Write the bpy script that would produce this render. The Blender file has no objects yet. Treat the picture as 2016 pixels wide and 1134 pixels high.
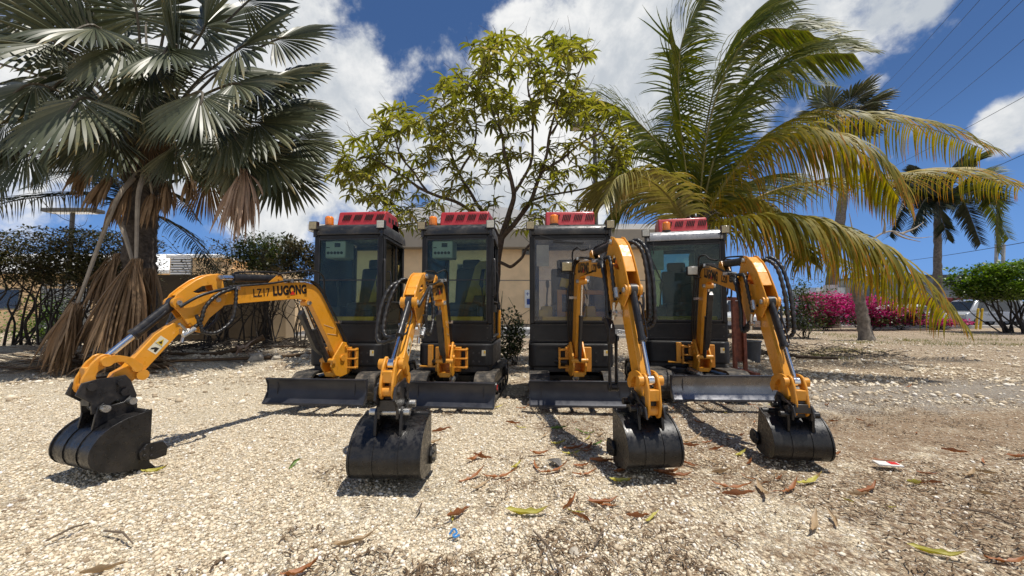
import bpy, math, random
import numpy as np
from mathutils import Vector, Matrix, noise
from mathutils.geometry import tessellate_polygon
PI = math.pi
R = math.radians
rnd = random.Random(11)
sc = bpy.context.scene
col = sc.collection

# ------------------------------------------------------------------ camera
F, H, TH = 760.0, 1.05, math.atan(45 / 760)
cam = bpy.data.cameras.new('camera')
cam.sensor_width = 36
cam.lens = 36 * F / 2016
cam.clip_start = 0.05
cam.clip_end = 3000
camo = bpy.data.objects.new('camera', cam)
col.objects.link(camo)
camo.location = (0, 0, H)
camo.rotation_euler = (PI / 2 + TH, 0, 0)
sc.camera = camo

def ray(px, py):
    v = (567 - py) / F
    return ((px - 1008) / F, math.cos(TH) - v * math.sin(TH), math.sin(TH) + v * math.cos(TH))
def W(px, py, Y):
    """measured point of the photograph at distance Y"""
    d = ray(px, py); t = Y / d[1]
    return Vector((d[0] * t, Y, H + d[2] * t))

# ------------------------------------------------------------------ nodes
def newmat(name):
    m = bpy.data.materials.new(name)
    m.use_nodes = True
    nt = m.node_tree
    return m, nt, nt.nodes['Principled BSDF'], nt.nodes['Material Output']
def N(nt, t, **k):
    n = nt.nodes.new(t)
    for a, b in k.items():
        if a.startswith('i_'):
            n.inputs[a[2:].replace('_', ' ')].default_value = b
        else:
            setattr(n, a, b)
    return n
def L(nt, a, b): nt.links.new(a, b)
def ramp(nt, fac, stops, interp='LINEAR'):
    n = nt.nodes.new('ShaderNodeValToRGB')
    cr = n.color_ramp
    cr.interpolation = interp
    while len(cr.elements) < len(stops): cr.elements.new(0.5)
    for e, (p, c) in zip(cr.elements, stops):
        e.position = p
        e.color = (c[0], c[1], c[2], 1) if not isinstance(c, (int, float)) else (c, c, c, 1)
    L(nt, fac, n.inputs[0])
    return n
def math_(nt, op, a, b=None, c=None, clamp=False):
    n = nt.nodes.new('ShaderNodeMath'); n.operation = op; n.use_clamp = clamp
    for i, v in enumerate((a, b, c)):
        if v is None: continue
        if isinstance(v, (int, float)): n.inputs[i].default_value = v
        else: L(nt, v, n.inputs[i])
    return n.outputs[0]
def mapr(nt, v, a, b, c=0.0, d=1.0, smooth=True):
    n = nt.nodes.new('ShaderNodeMapRange')
    if smooth: n.interpolation_type = 'SMOOTHSTEP'
    L(nt, v, n.inputs[0])
    for i, x in zip((1, 2, 3, 4), (a, b, c, d)): n.inputs[i].default_value = x
    return n.outputs[0]
def mixc(nt, f, a, b, mode='MIX'):
    n = nt.nodes.new('ShaderNodeMix'); n.data_type = 'RGBA'; n.blend_type = mode
    for s, v in ((n.inputs[0], f), (n.inputs[6], a), (n.inputs[7], b)):
        if isinstance(v, (int, float)): s.default_value = v
        elif isinstance(v, (tuple, list)): s.default_value = (v[0], v[1], v[2], 1)
        else: L(nt, v, s)
    return n.outputs[2]
def noisen(nt, scale, detail=4, rough=.55, vec=None, dist=0.0):
    n = nt.nodes.new('ShaderNodeTexNoise')
    n.inputs['Scale'].default_value = scale; n.inputs['Detail'].default_value = detail
    n.inputs['Roughness'].default_value = rough; n.inputs['Distortion'].default_value = dist
    if vec is not None: L(nt, vec, n.inputs['Vector'])
    return n
def bump(nt, h, strength, dist, pb):
    n = nt.nodes.new('ShaderNodeBump')
    n.inputs['Strength'].default_value = strength; n.inputs['Distance'].default_value = dist
    L(nt, h, n.inputs['Height']); L(nt, n.outputs[0], pb.inputs['Normal'])
    return n

def mat_solid(name, c, rough=.5, metal=0.0, var=.12, scale=9.0, dust=0.0, dustc=(.42, .34, .24), bmp=0.0, spec=.5, rvar=.15, coat=0.0, wear=0.0, wearc=(.2, .2, .2), grime=0.0):
    m, nt, pb, out = newmat(name)
    tc = N(nt, 'ShaderNodeTexCoord')
    o = tc.outputs['Object']
    n1 = noisen(nt, scale, 6, .6, o)
    n2 = noisen(nt, scale * 5, 4, .6, o)
    f = mapr(nt, n1.outputs[0], .3, .7)
    c0 = [max(0, x * (1 - var)) for x in c]; c1 = [min(1, x * (1 + var)) for x in c]
    cc = mixc(nt, f, c0, c1)
    if dust:
        dm = math_(nt, 'MULTIPLY', mapr(nt, n1.outputs[0], .42, .75), dust)
        dm2 = math_(nt, 'MULTIPLY', mapr(nt, n2.outputs[0], .5, .75), dust * .7)
        cc = mixc(nt, math_(nt, 'MAXIMUM', dm, dm2), cc, dustc)
    if grime:   # oily dirt blotches and runs
        mp = N(nt, 'ShaderNodeMapping'); L(nt, o, mp.inputs[0]); mp.inputs['Scale'].default_value = (1, 1, .35)
        g1 = noisen(nt, 16, 7, .68, mp.outputs[0])
        cc = mixc(nt, mapr(nt, g1.outputs[0], .55, .78, 0, grime), cc, [x * .22 for x in c])
    if wear:    # scuffs and scratches down to primer or steel
        mp = N(nt, 'ShaderNodeMapping'); L(nt, o, mp.inputs[0]); mp.inputs['Scale'].default_value = (1, .8, 5); mp.inputs['Rotation'].default_value = (.5, .3, .2)
        g2 = noisen(nt, 9, 8, .75, mp.outputs[0], .4)
        cc = mixc(nt, mapr(nt, g2.outputs[0], .60, .72, 0, wear), cc, wearc)
    L(nt, cc, pb.inputs['Base Color'])
    L(nt, mapr(nt, n2.outputs[0], .3, .7, max(.02, rough - rvar), min(1, rough + rvar)), pb.inputs['Roughness'])
    pb.inputs['Metallic'].default_value = metal
    pb.inputs['Specular IOR Level'].default_value = spec
    if coat:
        pb.inputs['Coat Weight'].default_value = coat; pb.inputs['Coat Roughness'].default_value = .12
    if bmp: bump(nt, n2.outputs[0], bmp, .01, pb)
    return m

def mat_leaf(name, stops, tip=None, rough=.42, trans=.25, transc=None, spec=.5, tipstart=.6):
    """stops: colours over the per-leaf random value (uv.y); tip: colour towards the leaf tip (uv.x)"""
    m, nt, pb, out = newmat(name)
    uv = N(nt, 'ShaderNodeUVMap', uv_map='UVMap')
    sx = N(nt, 'ShaderNodeSeparateXYZ'); L(nt, uv.outputs[0], sx.inputs[0])
    rc = ramp(nt, sx.outputs[1], stops).outputs[0]
    tc = N(nt, 'ShaderNodeTexCoord')
    nz = noisen(nt, 14, 3, .6, tc.outputs['Object'])
    rc = mixc(nt, mapr(nt, nz.outputs[0], .35, .65, 0, .45), rc, [x * .55 for x in stops[len(stops) // 2][1]])
    if tip:
        k = math_(nt, 'ADD', sx.outputs[0], math_(nt, 'MULTIPLY', math_(nt, 'SUBTRACT', nz.outputs[0], .5), .9))
        k = math_(nt, 'ADD', k, math_(nt, 'MULTIPLY', math_(nt, 'SUBTRACT', sx.outputs[1], .5), .5))
        rc = mixc(nt, mapr(nt, k, tipstart, tipstart + .35), rc, tip)
    L(nt, rc, pb.inputs['Base Color'])
    pb.inputs['Roughness'].default_value = rough
    pb.inputs['Specular IOR Level'].default_value = spec
    if trans:
        tr = N(nt, 'ShaderNodeBsdfTranslucent')
        hs = N(nt, 'ShaderNodeHueSaturation'); hs.inputs['Saturation'].default_value = 1.25; hs.inputs['Value'].default_value = 1.5
        L(nt, rc, hs.inputs['Color']); L(nt, hs.outputs[0], tr.inputs[0])
        mx = N(nt, 'ShaderNodeMixShader'); mx.inputs[0].default_value = trans
        L(nt, pb.outputs[0], mx.inputs[1]); L(nt, tr.outputs[0], mx.inputs[2]); L(nt, mx.outputs[0], out.inputs[0])
    return m

def mat_glass(name, tint, refl=.9, haze=0.0, hazec=(.5, .5, .5), rough=.03):
    m, nt, pb, out = newmat(name)
    tp = N(nt, 'ShaderNodeBsdfTransparent'); tp.inputs[0].default_value = (*tint, 1)
    gl = N(nt, 'ShaderNodeBsdfGlossy'); gl.inputs[0].default_value = (refl, refl, refl, 1); gl.inputs['Roughness'].default_value = rough
    fr = N(nt, 'ShaderNodeFresnel'); fr.inputs[0].default_value = 1.5
    mx = N(nt, 'ShaderNodeMixShader'); L(nt, fr.outputs[0], mx.inputs[0]); L(nt, tp.outputs[0], mx.inputs[1]); L(nt, gl.outputs[0], mx.inputs[2])
    last = mx
    if haze:
        df = N(nt, 'ShaderNodeBsdfDiffuse'); df.inputs[0].default_value = (*hazec, 1)
        tc = N(nt, 'ShaderNodeTexCoord')
        nz = noisen(nt, 5, 6, .7, tc.outputs['Object'])
        m2 = N(nt, 'ShaderNodeMixShader'); L(nt, mapr(nt, nz.outputs[0], .3, .8, haze * .4, haze), m2.inputs[0])
        L(nt, mx.outputs[0], m2.inputs[1]); L(nt, df.outputs[0], m2.inputs[2]); last = m2
    L(nt, last.outputs[0], out.inputs[0])
    return m

# ------------------------------------------------------------------ mesh builder
class MB:
    def __init__(self): self.v = []; self.f = []; self.mi = []; self.uv = []; self.m = 0; self.T = None; self.cuts = []
    def add(self, p, uv=(0, 0)):
        if self.T: p = self.T(*p)
        self.v.append((p[0], p[1], p[2])); self.uv.append(uv); return len(self.v) - 1
    def cut(self): self.cuts.append((len(self.v), len(self.f)))
    def pieces(self):
        c = self.cuts + [(len(self.v), len(self.f))]; a = (0, 0); out = []
        for b in c:
            if b[1] > a[1]:
                m = MB(); m.v = self.v[a[0]:b[0]]; m.uv = self.uv[a[0]:b[0]]; m.f = [tuple(i - a[0] for i in f) for f in self.f[a[1]:b[1]]]; m.mi = self.mi[a[1]:b[1]]; out.append(m)
            a = b
        return out
    def face(self, *i): self.f.append(tuple(i)); self.mi.append(self.m)
    def box(self, c, s, M=None, taper=None):
        """box with centre c, size s; M rotates about c; taper scales the top"""
        ids = []
        for z in (-.5, .5):
            for x, y in ((-.5, -.5), (.5, -.5), (.5, .5), (-.5, .5)):
                k = (taper[0], taper[1]) if (taper and z > 0) else (1, 1)
                p = Vector((x * s[0] * k[0], y * s[1] * k[1], z * s[2]))
                if M is not None: p = M @ p
                ids.append(self.add((c[0] + p.x, c[1] + p.y, c[2] + p.z)))
        a = ids
        for q in ((3, 2, 1, 0), (4, 5, 6, 7), (0, 1, 5, 4), (1, 2, 6, 5), (2, 3, 7, 6), (3, 0, 4, 7)): self.face(*[a[i] for i in q])
    def bar(self, p0, p1, w, h, up=(0, 0, 1)):
        p0 = Vector(p0); p1 = Vector(p1); d = (p1 - p0)
        L_ = d.length; d.normalize(); s = d.cross(Vector(up))
        if s.length < 1e-4: s = d.cross(Vector((1, 0, 0)))
        s.normalize(); u = s.cross(d)
        M = Matrix((d, s, u)).transposed()
        self.box((p0 + p1) / 2, (L_, w, h), M)
    def prism(self, poly, x0, x1, holes=(), axis='x'):
        """outline [(a,b)] pushed from x0 to x1; axis x: (x,a,b), y: (a,y,b), z: (a,b,z)"""
        def P(a, b, x): return (x, a, b) if axis == 'x' else ((a, x, b) if axis == 'y' else (a, b, x))
        loops = [list(poly)] + [list(h) for h in holes]
        tri = tessellate_polygon([[Vector((a, b, 0)) for a, b in l] for l in loops])
        flat = [q for l in loops for q in l]
        i0 = [self.add(P(a, b, x0)) for a, b in flat]; i1 = [self.add(P(a, b, x1)) for a, b in flat]
        if len(loops) == 1 and len(poly) < 5:
            self.face(*reversed(i0)); self.face(*i1)
        else:
            for t in tri:
                self.face(i0[t[2]], i0[t[1]], i0[t[0]]); self.face(i1[t[0]], i1[t[1]], i1[t[2]])
        k = 0
        for l in loops:
            n = len(l)
            for i in range(n):
                a, b = k + i, k + (i + 1) % n
                self.face(i0[a], i0[b], i1[b], i1[a])
            k += n
    def tube(self, pts, rad, n=8, cap=True, uvv=0.0, up=None):
        pts = [Vector(p) for p in pts]
        if isinstance(rad, (int, float)): rad = [rad] * len(pts)
        rings = []; prev = None
        for i, p in enumerate(pts):
            d = (pts[min(i + 1, len(pts) - 1)] - pts[max(i - 1, 0)])
            if d.length < 1e-9: d = Vector((0, 0, 1))
            d.normalize()
            if prev is None:
                a = Vector((0, 0, 1)) if abs(d.z) < .9 else Vector((1, 0, 0))
                s = d.cross(a).normalized()
            else:
                s = prev - d * prev.dot(d)
                s = s.normalized() if s.length > 1e-6 else d.orthogonal().normalized()
            prev = s; u = d.cross(s)
            t = i / max(1, len(pts) - 1)
            rings.append([self.add(p + (s * math.cos(2 * PI * k / n) + u * math.sin(2 * PI * k / n)) * rad[i], (t, uvv)) for k in range(n)])
        for a, b in zip(rings, rings[1:]):
            for k in range(n): self.face(a[k], a[(k + 1) % n], b[(k + 1) % n], b[k])
        if cap:
            self.face(*reversed(rings[0])); self.face(*rings[-1])
    def cyl(self, p0, p1, r, n=16, r1=None): self.tube([p0, p1], [r, r if r1 is None else r1], n)
    def lathe(self, c, prof, n=20, axis='z'):
        """prof [(r, h)] round an axis through c"""
        rings = []
        for r, h in prof:
            ring = []
            for k in range(n):
                a = 2 * PI * k / n; x, y = r * math.cos(a), r * math.sin(a)
                p = (x, y, h) if axis == 'z' else ((h, x, y) if axis == 'x' else (x, h, y))
                ring.append(self.add((c[0] + p[0], c[1] + p[1], c[2] + p[2])))
            rings.append(ring)
        for a, b in zip(rings, rings[1:]):
            for k in range(n): self.face(a[k], a[(k + 1) % n], b[(k + 1) % n], b[k])
        self.face(*reversed(rings[0])); self.face(*rings[-1])
    def quad(self, a, b, c, d): self.face(*[self.add(p) for p in (a, b, c, d)])
    def strip(self, secs, uvv=0.0):
        """secs: list of cross-sections (equal lists of points)"""
        prev = None; m = len(secs) - 1
        for i, s in enumerate(secs):
            cur = [self.add(p, (i / m, uvv)) for p in s]
            if prev:
                for k in range(len(cur) - 1): self.face(prev[k], prev[k + 1], cur[k + 1], cur[k])
            prev = cur
    def build(self, name, mats, parent=None, loc=(0, 0, 0), rz=0.0, bevel=0.0, smooth=35, seg=2, fix=True):
        if self.cuts:
            os_ = [m.build(name, mats, parent, loc, rz, bevel, smooth, seg, fix) for m in self.pieces()]
            return os_[0]
        me = bpy.data.meshes.new(name)
        me.from_pydata(self.v, [], self.f)
        if not isinstance(mats, (list, tuple)): mats = [mats]
        for m in mats: me.materials.append(m)
        if len(mats) > 1: me.polygons.foreach_set('material_index', self.mi)
        uvl = me.uv_layers.new(name='UVMap')
        li = np.empty(len(me.loops), dtype=np.int32); me.loops.foreach_get('vertex_index', li)
        ua = np.array(self.uv, dtype=np.float32)[li]
        uvl.data.foreach_set('uv', ua.ravel())
        if fix:
            import bmesh
            bm = bmesh.new(); bm.from_mesh(me); bmesh.ops.recalc_face_normals(bm, faces=bm.faces); bm.to_mesh(me); bm.free()
        me.polygons.foreach_set('use_smooth', [True] * len(me.polygons))
        if smooth < 180: me.set_sharp_from_angle(angle=R(smooth))
        me.update()
        o = bpy.data.objects.new(name, me)
        col.objects.link(o)
        o.location = loc; o.rotation_euler = (0, 0, rz)
        if parent: o.parent = parent
        if bevel:
            b = o.modifiers.new('bevel', 'BEVEL'); b.width = bevel; b.segments = seg; b.limit_method = 'ANGLE'; b.angle_limit = R(40)
        return o

def tag(o, label=None, cat=None, group=None, kind=None):
    if label: o['label'] = label
    if cat: o['category'] = cat
    if group: o['group'] = group
    if kind: o['kind'] = kind
    return o
def empty(name, loc, rz=0.0):
    o = bpy.data.objects.new(name, None); col.objects.link(o)
    o.location = loc; o.rotation_euler = (0, 0, rz); o.empty_display_size = .2
    return o
def copy_tree(o, parent=None):
    c = o.copy(); col.objects.link(c)
    if parent: c.parent = parent
    for ch in [x for x in bpy.data.objects if x.parent == o]: copy_tree(ch, c)
    return c
def catmull(P, n=8):
    P = [Vector(p) for p in P]
    if len(P) < 3: return [P[0].lerp(P[-1], i / n) for i in range(n + 1)]
    Q = [P[0] * 2 - P[1]] + P + [P[-1] * 2 - P[-2]]
    out = []
    for i in range(1, len(Q) - 2):
        a, b, c, d = Q[i - 1:i + 3]
        for k in range(n):
            t = k / n
            out.append(.5 * ((2 * b) + (c - a) * t + (2 * a - 5 * b + 4 * c - d) * t * t + (3 * b - a - 3 * c + d) * t ** 3))
    out.append(P[-1].copy())
    return out
def rot2(p, c, a):
    x, y = p[0] - c[0], p[1] - c[1]
    return (c[0] + x * math.cos(a) - y * math.sin(a), c[1] + x * math.sin(a) + y * math.cos(a))
def arc(c, r, a0, a1, n=8): return [(c[0] + r * math.cos(R(a0 + (a1 - a0) * i / n)), c[1] + r * math.sin(R(a0 + (a1 - a0) * i / n))) for i in range(n + 1)]
def chaikin(P, n=2, closed=True):
    for _ in range(n):
        Q = []; m = len(P)
        for i in range(m if closed else m - 1):
            a, b = P[i], P[(i + 1) % m]
            Q += [(a[0] * .75 + b[0] * .25, a[1] * .75 + b[1] * .25), (a[0] * .25 + b[0] * .75, a[1] * .25 + b[1] * .75)]
        P = Q
    return P
def inset(poly, d):
    n = len(poly); A = sum(poly[i][0] * poly[(i + 1) % n][1] - poly[(i + 1) % n][0] * poly[i][1] for i in range(n))
    sg = 1 if A > 0 else -1; out = []
    for i in range(n):
        p, a, b = poly[i], poly[i - 1], poly[(i + 1) % n]
        t = Vector((b[0] - a[0], b[1] - a[1]))
        if t.length < 1e-9: out.append(p); continue
        t.normalize(); nx, ny = -t.y * sg, t.x * sg
        out.append((p[0] + nx * d, p[1] + ny * d))
    return out

# ------------------------------------------------------------------ sun and sky
SUN = Vector((.27, -.10, 1)).normalized()
sl = bpy.data.lights.new('sun', 'SUN'); sl.energy = 5.0; sl.angle = R(.53); sl.color = (1, .945, .86)
so = bpy.data.objects.new('sun', sl); col.objects.link(so)
so.rotation_euler = SUN.to_track_quat('Z', 'Y').to_euler()
sun_el = math.asin(SUN.z); sun_az = math.atan2(SUN.x, SUN.y)
w = bpy.data.worlds.new('World'); sc.world = w; w.use_nodes = True
nt = w.node_tree; bg = nt.nodes['Background']
sky = N(nt, 'ShaderNodeTexSky', sky_type='NISHITA', sun_disc=False, sun_elevation=sun_el, sun_rotation=sun_az,
        altitude=0, air_density=1.0, dust_density=.0, ozone_density=6.0)
tc = N(nt, 'ShaderNodeTexCoord'); D = tc.outputs['Generated']
def dirn(px, py): return Vector(ray(px, py)).normalized()
blobs = [(470, 60, 300, 1.0), (640, 250, 260, 1.0), (700, 120, 130, 1.0), (520, 390, 130, .8), (780, 300, 120, 1.0), (300, 330, 130, .7), (1060, 330, 260, 1.0), (1200, 130, 200, 1.0),
         (1080, 70, 110, 1.0), (1400, 60, 260, 1.0), (1620, 0, 170, 1.0), (1770, 20, 60, .8), (1985, 258, 62, .95), (1700, 165, 26, .5), (1330, 330, 130, .8),
         (820, 100, 50, .62), (100, 250, 200, .8), (1650, 330, 45, .5), (640, 460, 90, .5), (350, -250, 400, 1.0), (-400, 200, 400, 1), (1500, -400, 300, 1)]
dens = None
n0 = noisen(nt, 2.2, 3, .5, D)
wv = N(nt, 'ShaderNodeVectorMath', operation='MULTIPLY_ADD'); L(nt, n0.outputs['Color'], wv.inputs[0]); wv.inputs[1].default_value = (.16, .16, .16); L(nt, D, wv.inputs[2])
wv2 = N(nt, 'ShaderNodeVectorMath', operation='SUBTRACT'); L(nt, wv.outputs[0], wv2.inputs[0]); wv2.inputs[1].default_value = (.08, .08, .08)
wn = N(nt, 'ShaderNodeVectorMath', operation='NORMALIZE'); L(nt, wv2.outputs[0], wn.inputs[0])
for px, py, r_, k in blobs:
    c = dirn(px, py)
    dv = N(nt, 'ShaderNodeVectorMath', operation='DISTANCE'); L(nt, wn.outputs[0], dv.inputs[0]); dv.inputs[1].default_value = c
    rr = r_ / 760 * (c.y if c.y > .3 else 1)
    b_ = mapr(nt, dv.outputs['Value'], rr * 1.45, rr * .35, 0, k)
    dens = b_ if dens is None else math_(nt, 'MAXIMUM', dens, b_)
for c, rr, k in ((Vector((.1, -1, .35)), .50, 1.0), (Vector((.9, -.6, .55)), .38, 1.0), (Vector((-.9, -.5, .45)), .42, 1.0), (Vector((.5, -1, .1)), .3, .9)):   # unseen clouds added behind the viewer to whiten reflections and fill light
    dv = N(nt, 'ShaderNodeVectorMath', operation='DISTANCE'); L(nt, wn.outputs[0], dv.inputs[0]); dv.inputs[1].default_value = c.normalized()
    dens = math_(nt, 'MAXIMUM', dens, mapr(nt, dv.outputs['Value'], rr * 1.45, rr * .35, 0, k))
n1 = noisen(nt, 5.5, 9, .58, D, .3)
n2 = noisen(nt, 17, 8, .62, D)
nn = math_(nt, 'ADD', math_(nt, 'MULTIPLY', math_(nt, 'SUBTRACT', n1.outputs[0], .5), 2.3), math_(nt, 'MULTIPLY', math_(nt, 'SUBTRACT', n2.outputs[0], .5), .9))
cl = mapr(nt, math_(nt, 'ADD', dens, nn), .34, .86)
# cloud brightness: lit tops, bluish grey undersides
n3 = noisen(nt, 3.2, 7, .6, wn.outputs[0], .4)
lit = mapr(nt, math_(nt, 'ADD', n3.outputs[0], math_(nt, 'MULTIPLY', math_(nt, 'SUBTRACT', n2.outputs[0], .5), .35)), .36, .66)
cc = mixc(nt, lit, (.66, .71, .77), (1.12, 1.12, 1.11))
dz = N(nt, 'ShaderNodeSeparateXYZ'); L(nt, D, dz.inputs[0])
hz = mapr(nt, dz.outputs[2], -.02, .42, .80, .10)
skyc = mixc(nt, hz, sky.outputs[0], (3.5, 6.6, 12.4))
sk = N(nt, 'ShaderNodeVectorMath', operation='SCALE'); L(nt, skyc, sk.inputs[0]); sk.inputs['Scale'].default_value = 1.0
skm = mixc(nt, 1.0, sk.outputs[0], (.80, .96, 1.18), 'MULTIPLY')
ccs = N(nt, 'ShaderNodeVectorMath', operation='SCALE'); L(nt, cc, ccs.inputs[0]); ccs.inputs['Scale'].default_value = 14.2
fin = mixc(nt, cl, skm, ccs.outputs[0])
L(nt, fin, bg.inputs[0]); bg.inputs[1].default_value = .059
sc.view_settings.view_transform = 'Standard'; sc.view_settings.look = 'None'; sc.view_settings.exposure = 0; sc.view_settings.gamma = 1
sc.cycles.max_bounces = 8; sc.cycles.transparent_max_bounces = 16; sc.cycles.sample_clamp_indirect = 6
sc.cycles.caustics_reflective = False; sc.cycles.caustics_refractive = False
# ------------------------------------------------------------------ machine materials
M = {}
M['yellow'] = mat_solid('amber_paint', (.74, .315, .020), .38, var=.06, dust=.12, scale=6, coat=.2, rvar=.12, grime=.55, wear=.25, wearc=(.42, .30, .14))
M['yellow_dark'] = mat_solid('amber_paint_cast', (.66, .28, .02), .45, var=.08, dust=.15, scale=12, grime=.75)
M['black'] = mat_solid('black_satin', (.016, .016, .018), .38, var=.2, dust=.08, scale=5, rvar=.12)
M['charcoal'] = mat_solid('charcoal_paint', (.0105, .011, .0125), .52, var=.15, dust=.05, dustc=(.16, .14, .11), scale=4, rvar=.12, spec=.35, wear=.10, wearc=(.12, .12, .12))
M['bucket'] = mat_solid('bucket_black', (.0065, .0065, .0075), .36, var=.3, dust=.04, scale=9, rvar=.14, bmp=.05, wear=.35, wearc=(.085, .083, .08))
M['blade'] = mat_solid('blade_steel', (.034, .037, .048), .40, metal=.3, var=.12, dust=.04, scale=4, rvar=.10, wear=.3, wearc=(.12, .12, .13))
M['blade_bright'] = mat_solid('worn_blade_sheen', (.20, .205, .22), .30, metal=.85, var=.2, dust=.05, scale=3, rvar=.10, wear=.5, wearc=(.42, .42, .43))  # paler metal stands in for the highlight on this blade, scuffs over it
M['rubber'] = mat_solid('track_rubber', (.022, .021, .020), .75, var=.3, dust=.35, scale=14)
M['hose'] = mat_solid('hose_rubber', (.012, .012, .013), .42, var=.2, dust=.05)
M['chrome'] = mat_solid('chrome_rod', (.74, .74, .74), .16, metal=1.0, var=.03, rvar=.05)
M['zinc'] = mat_solid('zinc_fitting', (.55, .55, .53), .32, metal=.9, var=.1)
M['red'] = mat_solid('red_cover', (.42, .022, .030), .42, var=.12, dust=.08, scale=10, coat=.2)
M['slot'] = mat_solid('dark_slot', (.03, .006, .007), .8)
M['amber'] = mat_solid('amber_lens', (.85, .22, .01), .18, var=.1, coat=.6)
M['lens'] = mat_solid('lamp_lens', (.62, .60, .50), .14, var=.12, scale=60, coat=.5, rvar=.05)
M['lens_dim'] = mat_solid('lamp_lens_dull', (.40, .33, .18), .2, var=.2, scale=60, coat=.4, rvar=.05)  # duller, yellower lens colour
M['letters'] = mat_solid('black_letters', (.015, .012, .010), .5)
M['redmark'] = mat_solid('red_mark', (.55, .02, .015), .5)
M['sticker'] = mat_solid('sticker_white', (.72, .68, .52), .5, var=.05)
M['seat'] = mat_solid('seat_vinyl', (.03, .03, .034), .5)
M['inner_yellow'] = mat_solid('cab_yellow', (.72, .47, .03), .5, var=.08)
M['panel'] = mat_solid('cab_panel', (.40, .30, .075), .6)
M['box'] = mat_solid('heater_box', (.60, .66, .64), .5, var=.05)
M['roof'] = mat_solid('roof_paint', (.018, .019, .021), .42, var=.2, dust=.14, scale=5)
M['roof_sheen'] = mat_solid('roof_sun_sheen', (.34, .345, .355), .34, metal=.4, var=.12, dust=.15, scale=5)  # sun sheen on the dark roof painted as a pale base, lightly dusted
M['glass'] = mat_glass('cab_glass_green', (.84, .92, .86), .38, .075, (.27, .34, .30))
M['glass_clear'] = mat_glass('cab_glass_clear', (.90, .91, .93), .6, .15, (.40, .42, .46))
M['glass_dark'] = mat_glass('cab_glass_grey', (.70, .82, .77), .45, .16, (.24, .30, .29))

FONT_CACHE = {}
def text_mesh(name, s, size, mat, M4, parent, bold=.014, depth=.0015, squeeze=.82):
    """lettering as real raised geometry; M4 places the text plane"""
    cu = bpy.data.curves.new(name, 'FONT'); cu.body = s; cu.size = size; cu.offset = bold * size; cu.extrude = depth
    cu.align_x = 'CENTER'; cu.align_y = 'CENTER'; cu.space_character = 1.08
    tmp = bpy.data.objects.new('tmp', cu); col.objects.link(tmp)
    dg = bpy.context.evaluated_depsgraph_get(); dg.update()
    me = bpy.data.meshes.new_from_object(tmp.evaluated_get(dg))
    bpy.data.objects.remove(tmp); bpy.data.curves.remove(cu)
    me.transform(Matrix.Diagonal((squeeze, 1.15, 1, 1))); me.transform(M4)
    me.materials.clear(); me.materials.append(mat); me.name = name
    o = bpy.data.objects.new(name, me); col.objects.link(o); o.parent = parent
    return o

# boom and arm outlines, in metres: (forward of the swing pin, height)
LZ17 = dict(
    foot=(-.06, .52),
    boom=[(-.13, .50), (-.14, .66), (-.09, .76), (.09, 1.05), (.20, 1.22), (.27, 1.295), (.35, 1.335), (.45, 1.345), (.80, 1.305), (1.18, 1.245), (1.27, 1.215),
          (1.335, 1.18), (1.345, 1.13), (1.31, 1.085), (1.25, 1.085), (1.18, 1.105), (.80, 1.145), (.50, 1.172), (.41, 1.165), (.345, 1.12), (.25, .97), (.03, .62), (-.01, .50)],
    P=(1.29, 1.14), br=(.72, 1.355), brbase=[(.66, 1.30), (.70, 1.385), (.745, 1.385), (.86, 1.285)],
    arm=[(-.035, .195), (0, .215), (.09, .19), (.16, .15), (.23, .09), (.285, .035), (.312, -.02), (.30, -.065), (.262, -.105), (.55, -.465), (.61, -.50), (.635, -.56), (.60, -.612), (.55, -.60),
         (.467, -.535), (.186, -.185), (.15, -.25), (.11, -.262), (.085, -.21), (.05, -.15), (-.05, -.06), (-.075, -.01), (-.065, .06), (-.05, .12)],
    hole=[(.03, .075), (.045, .12), (.11, .105), (.175, .055), (.14, .045)],
    horn=(-.012, .185), bc=(.275, -.03), A=(.585, -.565), C=(.665, -.415), B=(.50, -.475), D=(.73, -.565), boomcyl=((.075, .50), (.40, 1.10)))
k_ = 1.05
LZ20 = dict(
    foot=(-.06, .54),
    boom=[(-.12, .52), (-.135, .66), (-.115, .80), (-.03, 1.28), (.0, 1.45), (.04, 1.535), (.12, 1.575), (.28, 1.575), (.70, 1.525), (1.1, 1.46), (1.22, 1.44), (1.285, 1.395), (1.28, 1.335), (1.22, 1.305),
          (1.05, 1.335), (.40, 1.42), (.25, 1.41), (.17, 1.34), (.13, 1.22), (.045, .75), (.02, .60), (-.01, .51)],
    P=(1.22, 1.375), br=(.68, 1.60), brbase=[(.61, 1.53), (.655, 1.63), (.705, 1.63), (.82, 1.505)],
    arm=[(k_ * a, k_ * b) for a, b in [(-.0, .235), (.04, .272), (.10, .272), (.2, .235), (.3, .165), (.39, .075), (.45, .01), (.485, -.045), (.475, -.09), (.425, -.12), (.78, -.57), (.815, -.63), (.80, -.70), (.75, -.725), (.70, -.70),
         (.655, -.615), (.292, -.169), (.22, -.27), (.17, -.28), (.13, -.22), (.0, -.09), (-.065, -.04), (-.07, .03), (-.035, .13)]],
    hole=[(k_ * a, k_ * b) for a, b in [(.09, .07), (.115, .15), (.20, .12), (.27, .06), (.20, .05)]],
    horn=(.07 * k_, .235 * k_), bc=(.437 * k_, -.05 * k_), A=(.755 * k_, -.67 * k_), C=(.83 * k_, -.52 * k_), B=(.665 * k_, -.575 * k_), D=(.895 * k_, -.68 * k_), boomcyl=((.07, .50), (.22, 1.33)))

def hose(pts, r=.0125, ringed=True, n=10):
    c = catmull(pts, 14 if ringed else 7)
    if ringed:
        return c, [r * (1.16 if (i % 4) < 2 else .92) for i in range(len(c))]
    return c, r

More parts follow.
